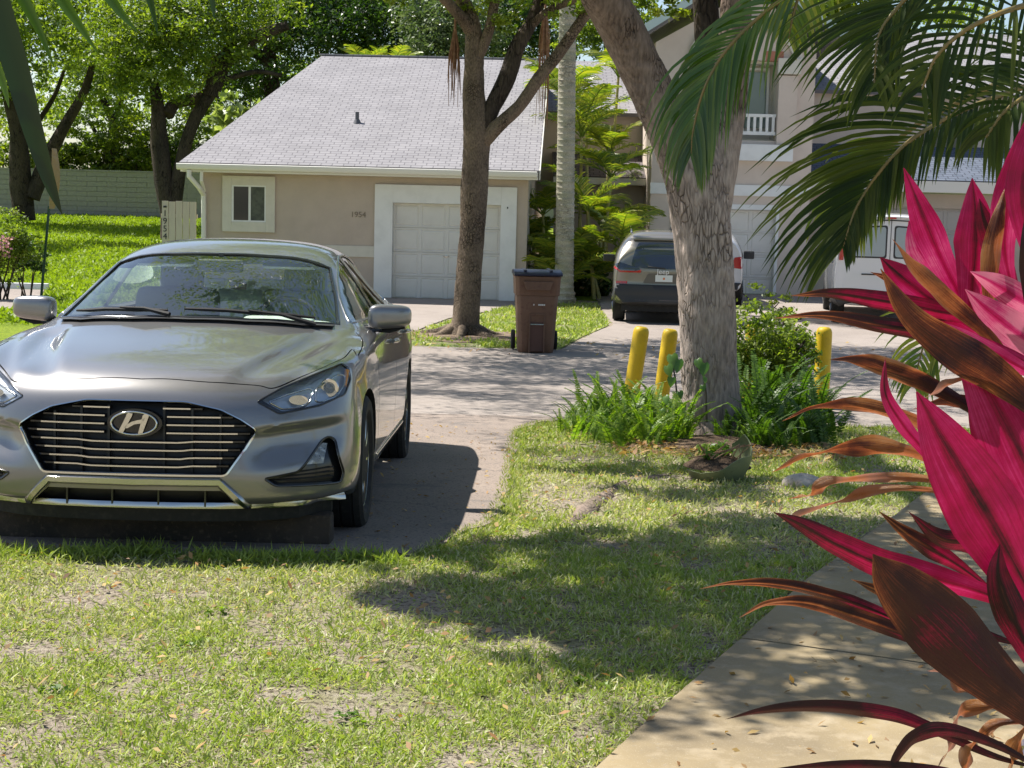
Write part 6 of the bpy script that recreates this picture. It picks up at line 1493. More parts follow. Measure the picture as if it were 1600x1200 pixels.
# ---------------- palms
M_frond = leafmat('palm_leaflet', (.06, .11, .012), (.15, .21, .025), (.36, .34, .05), .40, (1.5, 1.7, .4), .35, .5)
M_frdk = leafmat('dark_palm_leaflet', (.020, .036, .006), (.035, .058, .010), (.10, .12, .02), .38, (1.5, 1.7, .4), .50, .28)
M_frmid = leafmat('mid_palm_leaflet', (.035, .075, .012), (.065, .125, .018), (.15, .20, .03), .35, (1.4, 1.7, .4), .28, .6)
M_stem = mat('areca_stem', (.30, .30, .10), .5, var=[(5, (.42, .34, .10), .45, .6), (22, (.16, .17, .06), .55, .65)])
M_rach = mat('palm_rachis', (.28, .19, .05), .5, var=[(9, (.20, .16, .05), .4, .6)])
def frond_data(L_, nl, ll, w_, droop, seed, curl=.5):
    """a feather frond as one mesh: midrib then two rows of drooping leaflets"""
    r = random.Random(seed); q = MB(); N = 14; sp = []
    for i in range(N + 1):
        f = i / N; a = 1.15 - droop * f * 1.5; sp.append(sp[-1] + Vector((math.cos(a), 0, math.sin(a))) * (L_ / N) if sp else Vector((0, 0, 0)))
    q.tube(sp, [.012 * L_ * (1 - .8 * i / N) + .002 for i in range(N + 1)], 4)
    vv = [.55] * len(q.v)
    for k in range(nl):
        f = .18 + .82 * k / (nl - 1); i = min(N - 1, int(f * N)); p = sp[i].lerp(sp[i + 1], f * N - i); t = (sp[i + 1] - sp[i]).normalized(); up = Vector((-t.z, 0, t.x))
        l_ = ll * math.sin(math.pi * min(1, .12 + .88 * f)) ** .6 * r.uniform(.85, 1.1) * (.5 + .5 * (1 - f) + .2)
        for s_ in (-1, 1):
            d = (t * .55 + Vector((0, s_, 0)) * .8 + up * r.uniform(.0, .35)).normalized(); a0 = p; V = []
            sd = d.cross(up).normalized() if abs(d.dot(up)) < .95 else Vector((0, 0, 1)); pp = a0; dd = d
            for j in range(4):
                wj = w_ * (.5, 1, .7, .02)[j] / 2; V += [pp + up * wj * .6 + t * wj, pp - up * wj * .6 - t * wj]
                pp = pp + dd * l_ / 3; dd = (dd + Vector((0, 0, -curl * (.5 + j * .5)))).normalized()
            q.add(V, [(0, 1, 3, 2), (2, 3, 5, 4), (4, 5, 7, 6)]); x = r.uniform(.2, 1); vv += [x] * 8
    return q, vv
def frond_mesh(name, *a):
    q, vv = frond_data(*a); me = bpy.data.meshes.new(name); me.from_pydata(q.v, [], q.f); me.update(); at = me.attributes.new('v', 'FLOAT', 'POINT'); at.data.foreach_set('value', np.array(vv, dtype=np.float32)); return me
FM = [frond_mesh('frond', L_, 30, ll, .045, dr, 90 + i, .38) for i, (L_, ll, dr) in enumerate(((1.9, .62, .75), (1.6, .55, 1.0), (2.1, .65, .95), (1.4, .5, .6)))]
for me in FM: me.materials.append(M_frond)
def place_frond(parent, p, az, tilt, sc, i, m=None):
    o = bpy.data.objects.new('frond', FM[i % 4]); COL.objects.link(o); o.parent = parent; o.location = p; o.rotation_euler = Euler((0, tilt, az), 'XYZ'); o.scale = (sc, sc, sc); return o
def areca(label, px, D, hts, seed, nf=7, spread=.35, sc=1.0):
    b = gz(px, 400, D); t = thing('areca_palm', label, 'palm', b, 0, 'areca palms between the two houses'); r = random.Random(seed)
    for k, h in enumerate(hts):
        x, y = r.uniform(-spread, spread), r.uniform(-spread, spread); lx, ly = x * 1.6 + r.uniform(-.15, .15), y * 1.6
        q = MB(); q.tube([(x, y, 0), ((x + lx) / 2, (y + ly) / 2, h * .5), (lx, ly, h)], [.05, .04, .032], 7)
        for j in range(int(h / .16)): f = (j + .5) / (h / .16); q.tube([(x + (lx - x) * f, y + (ly - y) * f, h * f - .008), (x + (lx - x) * f, y + (ly - y) * f, h * f + .008)], .052 - .014 * f, 7)
        q.build('stem', M_stem, t, 40)
        a0 = r.uniform(0, 6)
        for j in range(nf): place_frond(t, (lx, ly, h - .05), a0 + j * 2.4 + r.uniform(-.3, .3), r.uniform(-.25, .45), sc * r.uniform(.75, 1.1), r.randrange(4))
    return t
areca('tall areca palm against the side wall of the bungalow, with yellowing lower fronds', 862, 35.2, (.9, 1.9, 1.2, .5), 1, 7, .25, .8)
areca('tall areca palm with bare stems right of the smooth grey palm trunk', 915, 35.8, (1.6, 2.8, 3.7, 4.6), 2, 8, .35, .9)
areca('areca palm with arching bright fronds in front of the low dark roof', 950, 34.6, (.5, 1.2, 2.0), 3, 8, .30, .85)
areca('young areca palm low behind the suv by the terracotta stoop', 903, 34.0, (.3, .7, 1.0), 4, 7, .35, .75)
areca('slender areca palm whose crown stands highest behind the leaning limb', 935, 38.0, (3.3, 4.3, 5.2), 5, 8, .3, .9)
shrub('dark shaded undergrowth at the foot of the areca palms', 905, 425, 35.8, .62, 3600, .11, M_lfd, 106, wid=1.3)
# palm tops beyond the ridge
for k, (px, py, D, lb) in enumerate(((566, 112, 47, 'palm top poking over the ridge, the left one of two'), (612, 112, 48, 'palm top poking over the ridge, the right one of two'))):
    b = gz(px, 300, D); t = thing('palm', lb, 'palm', b, 0, 'palm tops over the ridge'); h = P(px, py, D).z - b[2]
    q = MB(); q.tube([(0, 0, 0), (.1, 0, h * .5), (0, 0, h)], [.16, .12, .10], 8); q.build('trunk', M_barkm, t, 40)
    for j in range(9): place_frond(t, (0, 0, h), j * .7 + k, -.25 + .1 * (j % 3), .62, j)
# smooth royal palm trunk
B = Vector(gz(881, 472, 33.0)); RP = thing('royal_palm', 'palm with a smooth ringed pale grey trunk standing right of the bin', 'palm', B)
q = MB(); pts = []; rad = []
h = 0.
top = Vector(T(889, -120, 33.0)) - B
while h < top.z:
    f = h / top.z; r0 = .185 * (1.12 - .2 * f) if h > .3 else .185 * (1.4 - h)
    for dz, k in ((0, 1.0), (.07, .985), (.10, 1.05), (.115, 1.0)): pts.append(Vector((top.x * f * 1.0, 0, h + dz))); rad.append(r0 * k)
    h += .125
q.tube(pts, rad, 18); q.build('trunk', barkmat('palm_bark', (.46, .42, .33), (.36, .35, .26), (.25, .22, .17), (1, 1, 3), 9, .01), RP, 60)
for j in range(13): place_frond(RP, tuple(top + Vector((0, 0, .1))), j * 2.4, -.5 + .12 * (j % 5), 1.7, j)
# hanging dead strands
M_dead = mat('dead_frond_brown', (.20, .10, .055), .9, var=[(12, (.30, .18, .10), .4, .6)])
def strands(label, px, y0, y1, D, wpx, seed, n=26):
    b = Vector(T(px, y0, D)); t = thing('dead_spray', label, 'dead frond', b, 0, 'dead brown sprays hanging from the trees'); r = random.Random(seed); e = Vector(T(px, y1, D)) - b; w_ = wpx / 2400 * D
    q = MB()
    for k in range(n):
        f = r.uniform(.45, 1); x = r.uniform(-.5, .5) * w_; q.tube([(x * .2, 0, 0), (x * .9, r.uniform(-.1, .1), e.z * f * .5), (x + r.uniform(-.03, .03), r.uniform(-.1, .1), e.z * f)], [.012, .010, .004], 3)
    q.build('strands', M_dead, t); q = MB(); q.tube([(0, 0, .5), (0, 0, 0)], [.02, .02], 6); q.build('stalk', M_dead, t)
strands('thin brown dead spray hanging left of the street tree trunk', 711, 48, 168, 24.3, 20, 1)
strands('long brown dead spray hanging between the street tree limb and the palm trunk', 852, 15, 200, 29, 18, 2, 30)
for px, py in ((712, 20), (852, -10)): pass

# ---------------- the big tree on the lawn
B = Vector(gz(1116, 690, 12.3)); BT = thing('big_tree', 'big grey flaking-bark tree forking into leaning limbs, on the lawn among ferns', 'tree', B)
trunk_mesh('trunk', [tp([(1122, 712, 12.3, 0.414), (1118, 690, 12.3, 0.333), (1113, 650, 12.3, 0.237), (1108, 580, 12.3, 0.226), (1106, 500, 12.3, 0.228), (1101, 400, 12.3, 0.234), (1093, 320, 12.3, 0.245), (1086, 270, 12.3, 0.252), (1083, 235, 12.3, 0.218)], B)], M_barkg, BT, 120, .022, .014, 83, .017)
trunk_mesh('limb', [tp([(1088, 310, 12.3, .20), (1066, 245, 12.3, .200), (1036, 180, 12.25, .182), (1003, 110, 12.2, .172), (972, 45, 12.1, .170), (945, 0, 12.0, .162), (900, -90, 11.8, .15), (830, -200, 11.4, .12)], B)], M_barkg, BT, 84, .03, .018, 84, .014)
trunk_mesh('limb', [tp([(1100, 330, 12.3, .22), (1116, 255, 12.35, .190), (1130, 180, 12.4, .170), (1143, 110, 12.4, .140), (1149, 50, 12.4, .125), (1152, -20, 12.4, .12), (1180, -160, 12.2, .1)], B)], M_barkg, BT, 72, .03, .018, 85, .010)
trunk_mesh('limb', [tp([(1105, 270, 12.35, .12), (1107, 190, 12.5, .115), (1106, 110, 12.5, .11), (1104, 40, 12.6, .105), (1098, -60, 12.6, .10)], B)], M_barkd, BT, 20, .05, .04, 86)
def rel(x, y, z): return tuple(Vector((x, y, z)) - B)
cl = []
rn = random.Random(9)
for (x, y, z, rx, ry, rz_, w_) in ((-1.55, 7.4, 4.9, .95, .9, .45, 1.9), (-.7, 7.8, 5.2, .9, .9, .4, 1.9), (.1, 8.6, 5.0, .9, .8, .4, 1.9), (-1.3, 8.9, 5.1, .8, .8, .4, 1.9), (-.9, 6.6, 5.4, .8, .6, .4, 1.9), (-2.1, 6.5, 5.0, .6, .6, .35, 1.9),
                                   (.6, 10, 5.2, 1.2, 1.0, .5, .8), (-.6, 11.4, 5.6, 1.4, 1.2, .6, .7), (1.8, 12.2, 6.0, 1.8, 1.6, .9, .8), (3.3, 11, 5.8, 1.5, 1.3, .8, .8), (-2.4, 13.2, 6.0, 1.6, 1.2, .7, .8), (0, 14.6, 6.2, 1.9, 1.4, .8, .8), (2.6, 14.8, 6.3, 1.8, 1.3, .8, .8), (-3.4, 15.6, 6.4, 1.5, 1.2, .6, .7), (-1.8, 17.4, 6.6, 1.4, 1.2, .6, .6), (.6, 5.2, 5.0, .7, .6, .35, .6), (-.5, 4.8, 4.8, .6, .6, .3, .5), (1.2, 7.4, 5.2, .9, .8, .4, .7), (1.9, 8.8, 5.0, .9, .8, .4, .7), (-3.5, 17.5, 7, 1.4, 1.3, .6, .8), (-5.0, 19.6, 7, 1.4, 1.1, .6, .8), (.2, 17.5, 6.6, 1.3, 1.1, .5, .9), (1.2, 19.2, 6.8, 1.3, 1.1, .5, .9), (-.8, 20, 6.9, 1.3, 1.1, .5, .8)):
    cl.append((rel(x, y, z), (rx, ry, rz_), w_))
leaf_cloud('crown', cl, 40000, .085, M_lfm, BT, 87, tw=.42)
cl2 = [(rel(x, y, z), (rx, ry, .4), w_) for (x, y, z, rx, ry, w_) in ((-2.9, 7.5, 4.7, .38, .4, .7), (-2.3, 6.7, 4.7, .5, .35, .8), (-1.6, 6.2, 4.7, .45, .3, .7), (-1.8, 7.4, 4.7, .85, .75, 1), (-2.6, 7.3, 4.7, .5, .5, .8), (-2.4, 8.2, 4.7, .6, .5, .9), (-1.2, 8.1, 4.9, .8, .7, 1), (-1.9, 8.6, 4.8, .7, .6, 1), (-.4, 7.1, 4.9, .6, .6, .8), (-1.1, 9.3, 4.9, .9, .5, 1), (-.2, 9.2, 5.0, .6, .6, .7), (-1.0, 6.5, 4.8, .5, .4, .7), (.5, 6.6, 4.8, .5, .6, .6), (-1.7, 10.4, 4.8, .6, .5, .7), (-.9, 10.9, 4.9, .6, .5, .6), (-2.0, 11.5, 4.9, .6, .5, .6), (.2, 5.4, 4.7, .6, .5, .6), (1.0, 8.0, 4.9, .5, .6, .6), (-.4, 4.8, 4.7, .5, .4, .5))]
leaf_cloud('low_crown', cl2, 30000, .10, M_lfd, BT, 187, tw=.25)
for (x, y, z) in ((-1.2, 7.6, 4.9), (.2, 8.8, 4.95), (-1.0, 9.1, 5.0), (.7, 10.2, 5.1), (-.8, 6.7, 5.1), (.6, 5.4, 4.9), (1.9, 8.8, 4.9)):
    s0 = Vector(T(900, -90, 11.8)) - B; trunk_mesh('bough', [[(s0, .07), ((s0 + Vector(rel(x, y, z))) / 2 + Vector((0, 0, .5)), .045), (Vector(rel(x, y, z)), .02)]], M_barkd, BT, 7, .05, .4, 88)
tag(leaf_cloud('drooping_sprays', [(tuple(Vector(T(x, y, 12.6)) - B), (.16, .2, .09), 1) for x, y in ((975, 4), (1000, 14), (1025, 2), (1050, 18), (890, -6), (1215, -6), (1060, -4))], 900, .06, M_lfy, BT, 89, tw=.5), kind='stuff')

# surface roots and leaf mulch
M_root = barkmat('root_bark', (.27, .21, .17), (.20, .16, .12), (.06, .05, .04), (1, 1, 1), 16, .015)
def root(label, pts, rad):
    G_ = [G(*p) for p in pts]; o = trunk_mesh('surface_root', [[(p - Vector((0, 0, r_ * .45)), r_) for p, r_ in zip(G_, rad)]], M_root, None, 12, .12, .05, 7); tag(o, label, 'root')
root('long pale surface root crossing the grass left of the planter', [(1045, 742), (985, 755), (945, 778), (915, 800), (890, 822)], [.03, .05, .06, .07, .02])
root('thin surface root running right through the grass toward the walk', [(1190, 838), (1230, 842), (1270, 855), (1300, 860)], [.01, .03, .03, .01])
M_mulch = mat('leaf_mulch', (.115, .08, .055), .95, spec=.1, var=[(14, (.20, .14, .095), .45, .62), (60, (.05, .035, .025), .5, .7)], bump=[(40, 1, .04)])
q = MB(); n = 30; c0 = Vector((1.55, 11.55, 0)); V = [(c0.x, c0.y, zg(c0.y) + .10)]
for k in range(n):
    a = 2 * math.pi * k / n; x = c0.x + math.cos(a) * (.70 + .12 * math.sin(5 * a)); y = c0.y + math.sin(a) * (.70 + .12 * math.cos(4 * a)); V.append((x, y, zg(y) + .008))
q.add(V, [(0, 1 + k, 1 + (k + 1) % n) for k in range(n)]); tag(q.build('mulch_bed', M_mulch), kind='structure')
tag(litter('mulch_litter', 800, (.75, 2.4, 10.7, 11.7), .028, M_dry, 12), kind='stuff')

# ferns
M_fern = leafmat('fern_leaf', (.06, .13, .012), (.12, .21, .02), (.24, .32, .04), .45, (1.4, 1.6, .4), .45, .35)
M_fernd = leafmat('dark_fern_leaf', (.035, .08, .012), (.065, .13, .018), (.12, .20, .03), .42, (1.4, 1.6, .4), .45, .35)
def fern_mesh(L_, npn, pl, droop, seed, m):
    r = random.Random(seed); q = MB(); N = 10; sp = [Vector((0, 0, 0))]
    for i in range(N): a = 1.35 - droop * (i / N) * 1.6; sp.append(sp[-1] + Vector((math.cos(a), 0, math.sin(a))) * L_ / N)
    q.tube(sp, [.0035] * N + [.001], 3); vv = [.4] * len(q.v)
    for k in range(npn):
        f = .10 + .9 * k / (npn - 1); i = min(N - 1, int(f * N)); p = sp[i].lerp(sp[i + 1], f * N - i); t = (sp[i + 1] - sp[i]).normalized(); l_ = pl * (1 - f * .75) * min(1, .45 + f * 3) * r.uniform(.85, 1.1); w_ = L_ * .9 / npn * .85
        for s_ in (-1, 1):
            d = (Vector((0, s_, 0)) + t * .25 + Vector((0, 0, r.uniform(-.2, .25)))).normalized(); q.add([p - t * w_ * .5, p + d * l_ * .55 - t * w_ * .5, p + d * l_, p + d * l_ * .5 + t * w_ * .5, p + t * w_ * .4], [(0, 1, 2, 3, 4)]); x = r.uniform(.2, 1); vv += [x] * 5
    me = bpy.data.meshes.new('fern_frond'); me.from_pydata(q.v, [], q.f); me.update(); at = me.attributes.new('v', 'FLOAT', 'POINT'); at.data.foreach_set('value', np.array(vv, dtype=np.float32)); me.materials.append(m); return me
def ferns(label, spots, m, seed, n):
    me = [fern_mesh(L_, 24, .062, dr, seed + i, m) for i, (L_, dr) in enumerate(((.42, .55), (.50, .8), (.36, .4), (.55, .65), (.45, 1.0)))]
    c = Vector((np.mean([s_[0] for s_ in spots]), np.mean([s_[1] for s_ in spots]), 0)); c.z = zg(c.y); t = thing('fern', label, 'fern', c, 0, 'ferns round the big tree'); r = random.Random(seed)
    for k in range(n):
        s_ = spots[r.randrange(len(spots))]; x, y = s_[0] + r.gauss(0, s_[2]), s_[1] + r.gauss(0, s_[2]); sc = s_[3] * r.uniform(.75, 1.15)
        o = bpy.data.objects.new('fern_frond', me[r.randrange(5)]); COL.objects.link(o); o.parent = t; o.location = (x - c.x, y - c.y, zg(y) - c.z); o.rotation_euler = (0, r.uniform(-.25, .25), r.uniform(0, 6.28)); o.scale = (sc,) * 3
def gp(px, D): return P(px, 500, D).x
sp_ = [(gp(955, 12.6), 12.6, .13, .95), (gp(1000, 12.9), 12.9, .14, .95), (gp(1040, 12.6), 12.6, .12, .9), (gp(985, 13.6), 13.6, .16, .85), (gp(925, 12.9), 12.9, .10, .7), (gp(950, 11.7), 11.7, .14, .85), (gp(1005, 11.4), 11.4, .12, .8), (gp(1060, 11.6), 11.6, .08, .7), (gp(915, 12.2), 12.2, .08, .6)]
ferns('light yellow-green fern clump around the two leaning bollards, left of the trunk', sp_, M_fern, 200, 297)
ferns('small fern tufts at the foot of the trunk above the broken planter', [(gp(1035, 11.8), 11.8, .09, .8), (gp(1075, 11.75), 11.75, .07, .95), (gp(1000, 11.9), 11.9, .12, .6), (gp(1150, 11.7), 11.7, .06, .6)], M_fern, 210, 60)
sp_ = [(gp(1190, 12.4), 12.4, .14, 1.1), (gp(1230, 12.8), 12.8, .15, 1.25), (gp(1270, 12.6), 12.6, .11, 1.1), (gp(1200, 13.6), 13.6, .15, 1.5), (gp(1240, 11.9), 11.9, .13, .8), (gp(1180, 12.0), 12.0, .10, .8), (gp(1215, 11.5), 11.5, .10, .8), (gp(1265, 11.8), 11.8, .10, .9)]
ferns('dark green fern mass right of the trunk in front of the upright bollard', sp_, M_fernd, 220, 298)
SB = shrub('leafy green shrub with small glossy leaves behind the ferns, right of the trunk', 1190, 535, 14.3, .40, 9000, .05, M_lfm, 230, wid=1.15)
shrub('upper sprig of glossy leaves reaching toward the right-hand bollards', 1215, 508, 14.8, .24, 2200, .045, M_lfm, 232)
shrub('low bright weeds at the street edge between the trunk and the van', 1200, 478, 30, .45, 900, .10, M_lfm, 233, wid=1.4)
# heart-leaved vine on the trunk
M_vine = leafmat('vine_leaf', (.05, .12, .02), (.09, .18, .03), (.12, .22, .04), .3, (1.3, 1.6, .5), .35, .5)
def heart(w_, seed):
    r = random.Random(seed); pr = [(0, 0), (.28, .18), (.5, -.02), (.52, -.35), (.32, -.72), (0, -1.15)]; pts = pr + [(-x, y) for x, y in pr[::-1][1:-1]]
    V = [(0, -.02, -.35 * w_)] + [(x * w_, (abs(x) * .25 - .1) * w_, y * w_) for x, y in pts]; return V, [(0, 1 + k, 1 + (k + 1) % len(pts)) for k in range(len(pts))]
VT = thing('vine', 'heart-leaved green vine climbing the left face of the big trunk', 'vine', P(1090, 650, 11.98))
for st in ([(1056, 652), (1058, 620), (1055, 590), (1050, 565)], [(1104, 660), (1103, 615), (1099, 580), (1095, 560)]):
    q = MB(); q.tube([P(x, y, 11.99) - VT.location for x, y in st], [.010, .008, .007, .005], 5); q.build('vine_stem', mat('vine_stem', (.06, .05, .03), .8), VT)
for k, (x, y, s_, rz_) in enumerate(((1050, 555, .125, -.3), (1060, 562, .14, .35), (1043, 572, .12, -.6), (1090, 562, .10, -.5), (1100, 568, .13, .2), (1050, 590, .10, .3), (1102, 590, .07, .6), (1062, 612, .08, -.4), (1068, 632, .09, .5), (1098, 602, .07, -.3), (1050, 640, .08, .2), (1072, 650, .075, -.2), (1040, 620, .09, -.6), (1034, 640, .08, -.5), (1054, 668, .09, .1), (1030, 720, .11, -.3), (1056, 712, .10, .4))):
    V, F_ = heart(s_ * .72, k); o = npmesh('vine_leaf', V, F_, M_vine, VT, [random.Random(k).uniform(.2, 1)] * len(V)); o.location = P(x, y, 11.95 - .01 * (k % 4)) - VT.location; o.rotation_euler = (-.35 + .1 * (k % 3), rz_ * .8, rz_)
# broken planter half sunk in the mulch
B = G(1128, 752); PL = thing('planter', 'broken olive-green plastic planter tipped over at the foot of the tree', 'planter', B)
M_pot = mat('olive_pot_plastic', (.15, .18, .085), .5, var=[(6, (.19, .22, .11), .4, .65), (30, (.10, .11, .06), .58, .72)])
q = MB(); n = 40; m_ = 9; V = []; F_ = []
def potpt(a, f, off): 
    r_ = .115 + .115 * math.sin(f * 1.5) - off; return Vector((r_ * math.cos(a), r_ * math.sin(a), .26 * f))
a0, a1 = -2.75, .95
for i in range(m_ + 1):
    for j in range(n + 1):
        a = a0 + (a1 - a0) * j / n; ht = 1.0 - .30 * max(0, 1 - abs(a + 2.2) / .9) + .06 * math.sin(5 * a) + .35 * max(0, 1 - abs(a - .35) / .7); V.append(potpt(a, i / m_ * ht, 0))
NV = len(V)
for i in range(m_ + 1):
    for j in range(n + 1): p_ = V[i * (n + 1) + j]; c_ = Vector((0, 0, p_.z)); V.append(c_ + (p_ - c_) * .97)
W_n = n + 1
for i in range(m_):
    for j in range(n): a = i * W_n + j; F_ += [(a, a + 1, a + 1 + W_n, a + W_n), (NV + a, NV + a + W_n, NV + a + 1 + W_n, NV + a + 1)]
for j in range(n): a = m_ * W_n + j; F_.append((a, a + 1, NV + a + 1, NV + a)); a = j; F_.append((a, NV + a, NV + a + 1, a + 1))
for i in range(m_):
    for j in (0, n): a = i * W_n + j; F_.append((a, a + W_n, NV + a + W_n, NV + a))
q.add(V, F_); o = q.build('pot', M_pot, PL, 50); o.rotation_euler = (R(8), R(-10), 0); o.scale = (1.0, 1.0, .82); o.location = (.0, .08, -.045)
q = MB(); q.lathe([(.22, .10), (.12, .16), (0, .17)], 18); o = q.build('soil', M_mulch, PL, 60); o.location = (-.02, .10, -.02)
leaf_cloud('weeds', [((-.05, .08, .18), (.18, .12, .05), 1)], 220, .045, M_fern, PL, 240, tw=.6)
for k in range(6):
    r = random.Random(k); q = MB(); q.tube([(r.uniform(-.15, .1), .05, .14), (r.uniform(-.2, .2), 0, .24), (r.uniform(-.25, .2), -.05, .15)], .004, 4); q.build('dry_stalk', M_dead, PL)
# ------------------------------------------------------------ near palm at the right, fronds reaching over the view
def leaflet(name, base, d0, up, L_, w_, droop, parent, m, r, seg=7, fold=.35):
    """one arched leaflet, folded along its rib"""
    V = []; p = Vector(base); d = Vector(d0).normalized(); up = Vector(up).normalized(); n = seg
    for j in range(n + 1):
        f = j / n; wj = w_ * .5 * (min(1, .35 + f * 4) * (1 - f ** 2.6) + .015); sd = d.cross(up)
        sd = sd.normalized() if sd.length > 1e-4 else Vector((1, 0, 0)); nn = sd.cross(d).normalized()
        V += [p - sd * wj + nn * wj * fold, p, p + sd * wj + nn * wj * fold]
        p = p + d * L_ / n; d = (d + Vector((0, 0, -droop * (.4 + 1.2 * f) / n * 3))).normalized(); up = nn
    F_ = []
    for j in range(n): a = 3 * j; F_ += [(a, a + 1, a + 4, a + 3), (a + 1, a + 2, a + 5, a + 4)]
    v0 = r.uniform(.15, .95)
    return npmesh(name, V, F_, m, parent, [min(1, v0 + .25 * (j / n) ** 3) for j in range(n + 1) for _ in range(3)], True)
def near_frond(parent, spine, nl, L_, w_, droop, seed, plane=(0, 0, 1), m=None, back=.35, sides=(1, -1), r0=.012, f0=.02, sl=(1, 1)):
    r = random.Random(seed); B = parent.location; pts = [P(*s_) - B for s_ in spine]; sp = smooth_line(pts, 8)
    fr = thing('frond', None, None, (0, 0, 0)); fr.parent = parent
    q = MB(); q.tube(sp, [r0 * (1 - .8 * i / (len(sp) - 1)) + .001 for i in range(len(sp))], 7); q.build('midrib', M_rach, fr, 60)
    N = len(sp) - 1
    for k in range(nl):
        f = f0 + (1 - f0) * (k + .5) / nl; i = min(N - 1, int(f * N)); p = sp[i].lerp(sp[i + 1], f * N - i); t = (sp[i + 1] - sp[i]).normalized()
        pn = Vector(plane); side = t.cross(pn).normalized(); up = side.cross(t).normalized()
        for s_ in sides:
            l_ = L_ * (.55 + .45 * math.sin(math.pi * min(1, .15 + f * .8))) * (1 - .45 * max(0, f - .6) / .4) * r.uniform(.88, 1.1)
            l_ = l_ * (sl[0] if s_ > 0 else sl[1]); d = side * s_ * (1 - .35 * f) + t * (back + .5 * f) + up * r.uniform(.0, .25)
            leaflet('leaflet', p, d, up, l_, w_ * r.uniform(.8, 1.1), droop * r.uniform(.7, 1.3), fr, m or M_frdk, r)
    return fr
b = Vector((3.15, 5.6, zg(5.6))); NP = thing('near_palm', 'dark green feather palm reaching in from the right over the view, nearest palm', 'palm', b)
q = MB(); q.tube([(0, 0, -.1), (.05, .0, 1.0), (0, 0, 1.9)], [.11, .09, .07], 14); q.build('trunk', M_stem, NP, 50)
# big frond across the right
near_frond(NP, [(1900, 120, 5.6), (1700, 100, 5.5), (1600, 136, 5.4), (1510, 170, 5.3), (1430, 214, 5.2), (1380, 262, 5.15), (1338, 325, 5.1), (1318, 385, 5.05)], 58, .66, .0185, .42, 1, (-.1, -.93, .35), f0=.16, back=.95, sl=(1, .42))
# frond above it, tip towards upper left
near_frond(NP, [(1900, -60, 5.3), (1700, -70, 5.0), (1560, -45, 4.9), (1450, -25, 4.9), (1400, 15, 4.9), (1372, 60, 4.9), (1366, 130, 4.85)], 36, .52, .017, .50, 2, (-.1, -.93, .35), f0=.2, back=.7, sl=(1, .7))
# frond hanging in front of the big trunk
near_frond(NP, [(1560, -180, 5.6), (1400, -110, 5.9), (1290, -50, 6.1), (1195, 20, 6.2), (1138, 75, 6.2), (1102, 135, 6.2), (1084, 200, 6.2), (1080, 240, 6.2)], 42, .47, .0175, 1.05, 3, (-.3, -.85, .4), M_frmid, f0=.34, back=.9)
# top right fronds
near_frond(NP, [(1900, 40, 4.6), (1760, -10, 4.4), (1640, 0, 4.3), (1540, 30, 4.2), (1470, 80, 4.2), (1440, 140, 4.2)], 20, .36, .016, .55, 4, (-.1, -.93, .35), f0=.2, back=.6)
near_frond(NP, [(1850, 200, 4.6), (1720, 150, 4.4), (1640, 140, 4.3), (1580, 165, 4.2), (1540, 215, 4.2)], 20, .34, .016, .7, 5, (-.2, -.9, .4), f0=.15, back=.6)
near_frond(NP, [(1340, -160, 6.0), (1290, -90, 6.1), (1258, -30, 6.2), (1240, 20, 6.2), (1232, 60, 6.2)], 16, .26, .020, .9, 6, (.2, -.9, .4), M_frond, f0=.3)
# narrow frond hanging by the van
near_frond(NP, [(1560, 130, 5.9), (1440, 190, 5.9), (1360, 260, 5.9), (1322, 320, 5.9), (1315, 350, 5.9)], 12, .30, .022, .9, 7, (.2, -.9, .4), M_frond, f0=.35)
# little areca frond low on the right
b = G(1700, 790); LP = thing('areca_seedling', 'small areca palm frond hanging low behind the cordyline at the right', 'palm', b)
near_frond(LP, [(1690, 800, b.y), (1640, 640, b.y), (1560, 530, b.y), (1500, 500, b.y), (1455, 515, b.y), (1436, 565, b.y), (1428, 600, b.y)], 20, .42, .026, .7, 8, (-.1, -.9, .4), M_frond, f0=.35)

# ------------------------------------------------------------ hanging leaf blades at the upper left, very near
HB = thing('hanging_frond', 'dark strap-like palm leaflets hanging into the upper left corner', 'palm', P(-60, -120, 1.4))
M_strap = leafmat('strap_leaf', (.006, .016, .003), (.03, .07, .008), (.10, .17, .02), .20, (1.5, 1.9, .3), .35, .5)
def strap(pts, hw, D, v):
    B_ = HB.location; sp = smooth_line([P(x, y, D) - B_ for x, y in pts], 5); n = len(sp) - 1; V = []
    for i, p in enumerate(sp):
        f = i / n; t = (sp[min(i + 1, n)] - sp[max(i - 1, 0)]).normalized(); sd = t.cross(Vector((.25, 1, 0))).normalized(); w_ = hw / 2400 * D * (1 - f ** 2.2) + .0003
        V += [p - sd * w_ + Vector((0, -w_ * .35, 0)), p, p + sd * w_ + Vector((0, -w_ * .2, 0))]
    F_ = [q for i in range(n) for q in ((3 * i, 3 * i + 1, 3 * i + 4, 3 * i + 3), (3 * i + 1, 3 * i + 2, 3 * i + 5, 3 * i + 4))]
    npmesh('leaflet', V, F_, M_strap, HB, [v * (1 if k != 1 else .7) for _ in range(n + 1) for k in range(3)], True)
strap([(-40, -120), (-5, 0), (28, 110), (55, 210), (80, 290), (97, 335)], 24, 1.35, .12)
strap([(-20, -130), (10, -60), (38, 0), (62, 48), (86, 108)], 12, 1.4, .75)
strap([(30, -130), (70, -50), (98, 0), (125, 40), (152, 82)], 12, 1.42, .8)
strap([(90, -120), (140, -50), (170, -6), (192, 24), (215, 50)], 11, 1.45, .7)
strap([(190, -120), (218, -50), (233, -4), (241, 25), (247, 56)], 7, 1.5, .35)
strap([(300, -90), (325, -30), (333, 10), (335, 30)], 6, 1.5, .3)
strap([(-40, 60), (-5, 105), (8, 140), (14, 168)], 8, 1.38, .9)
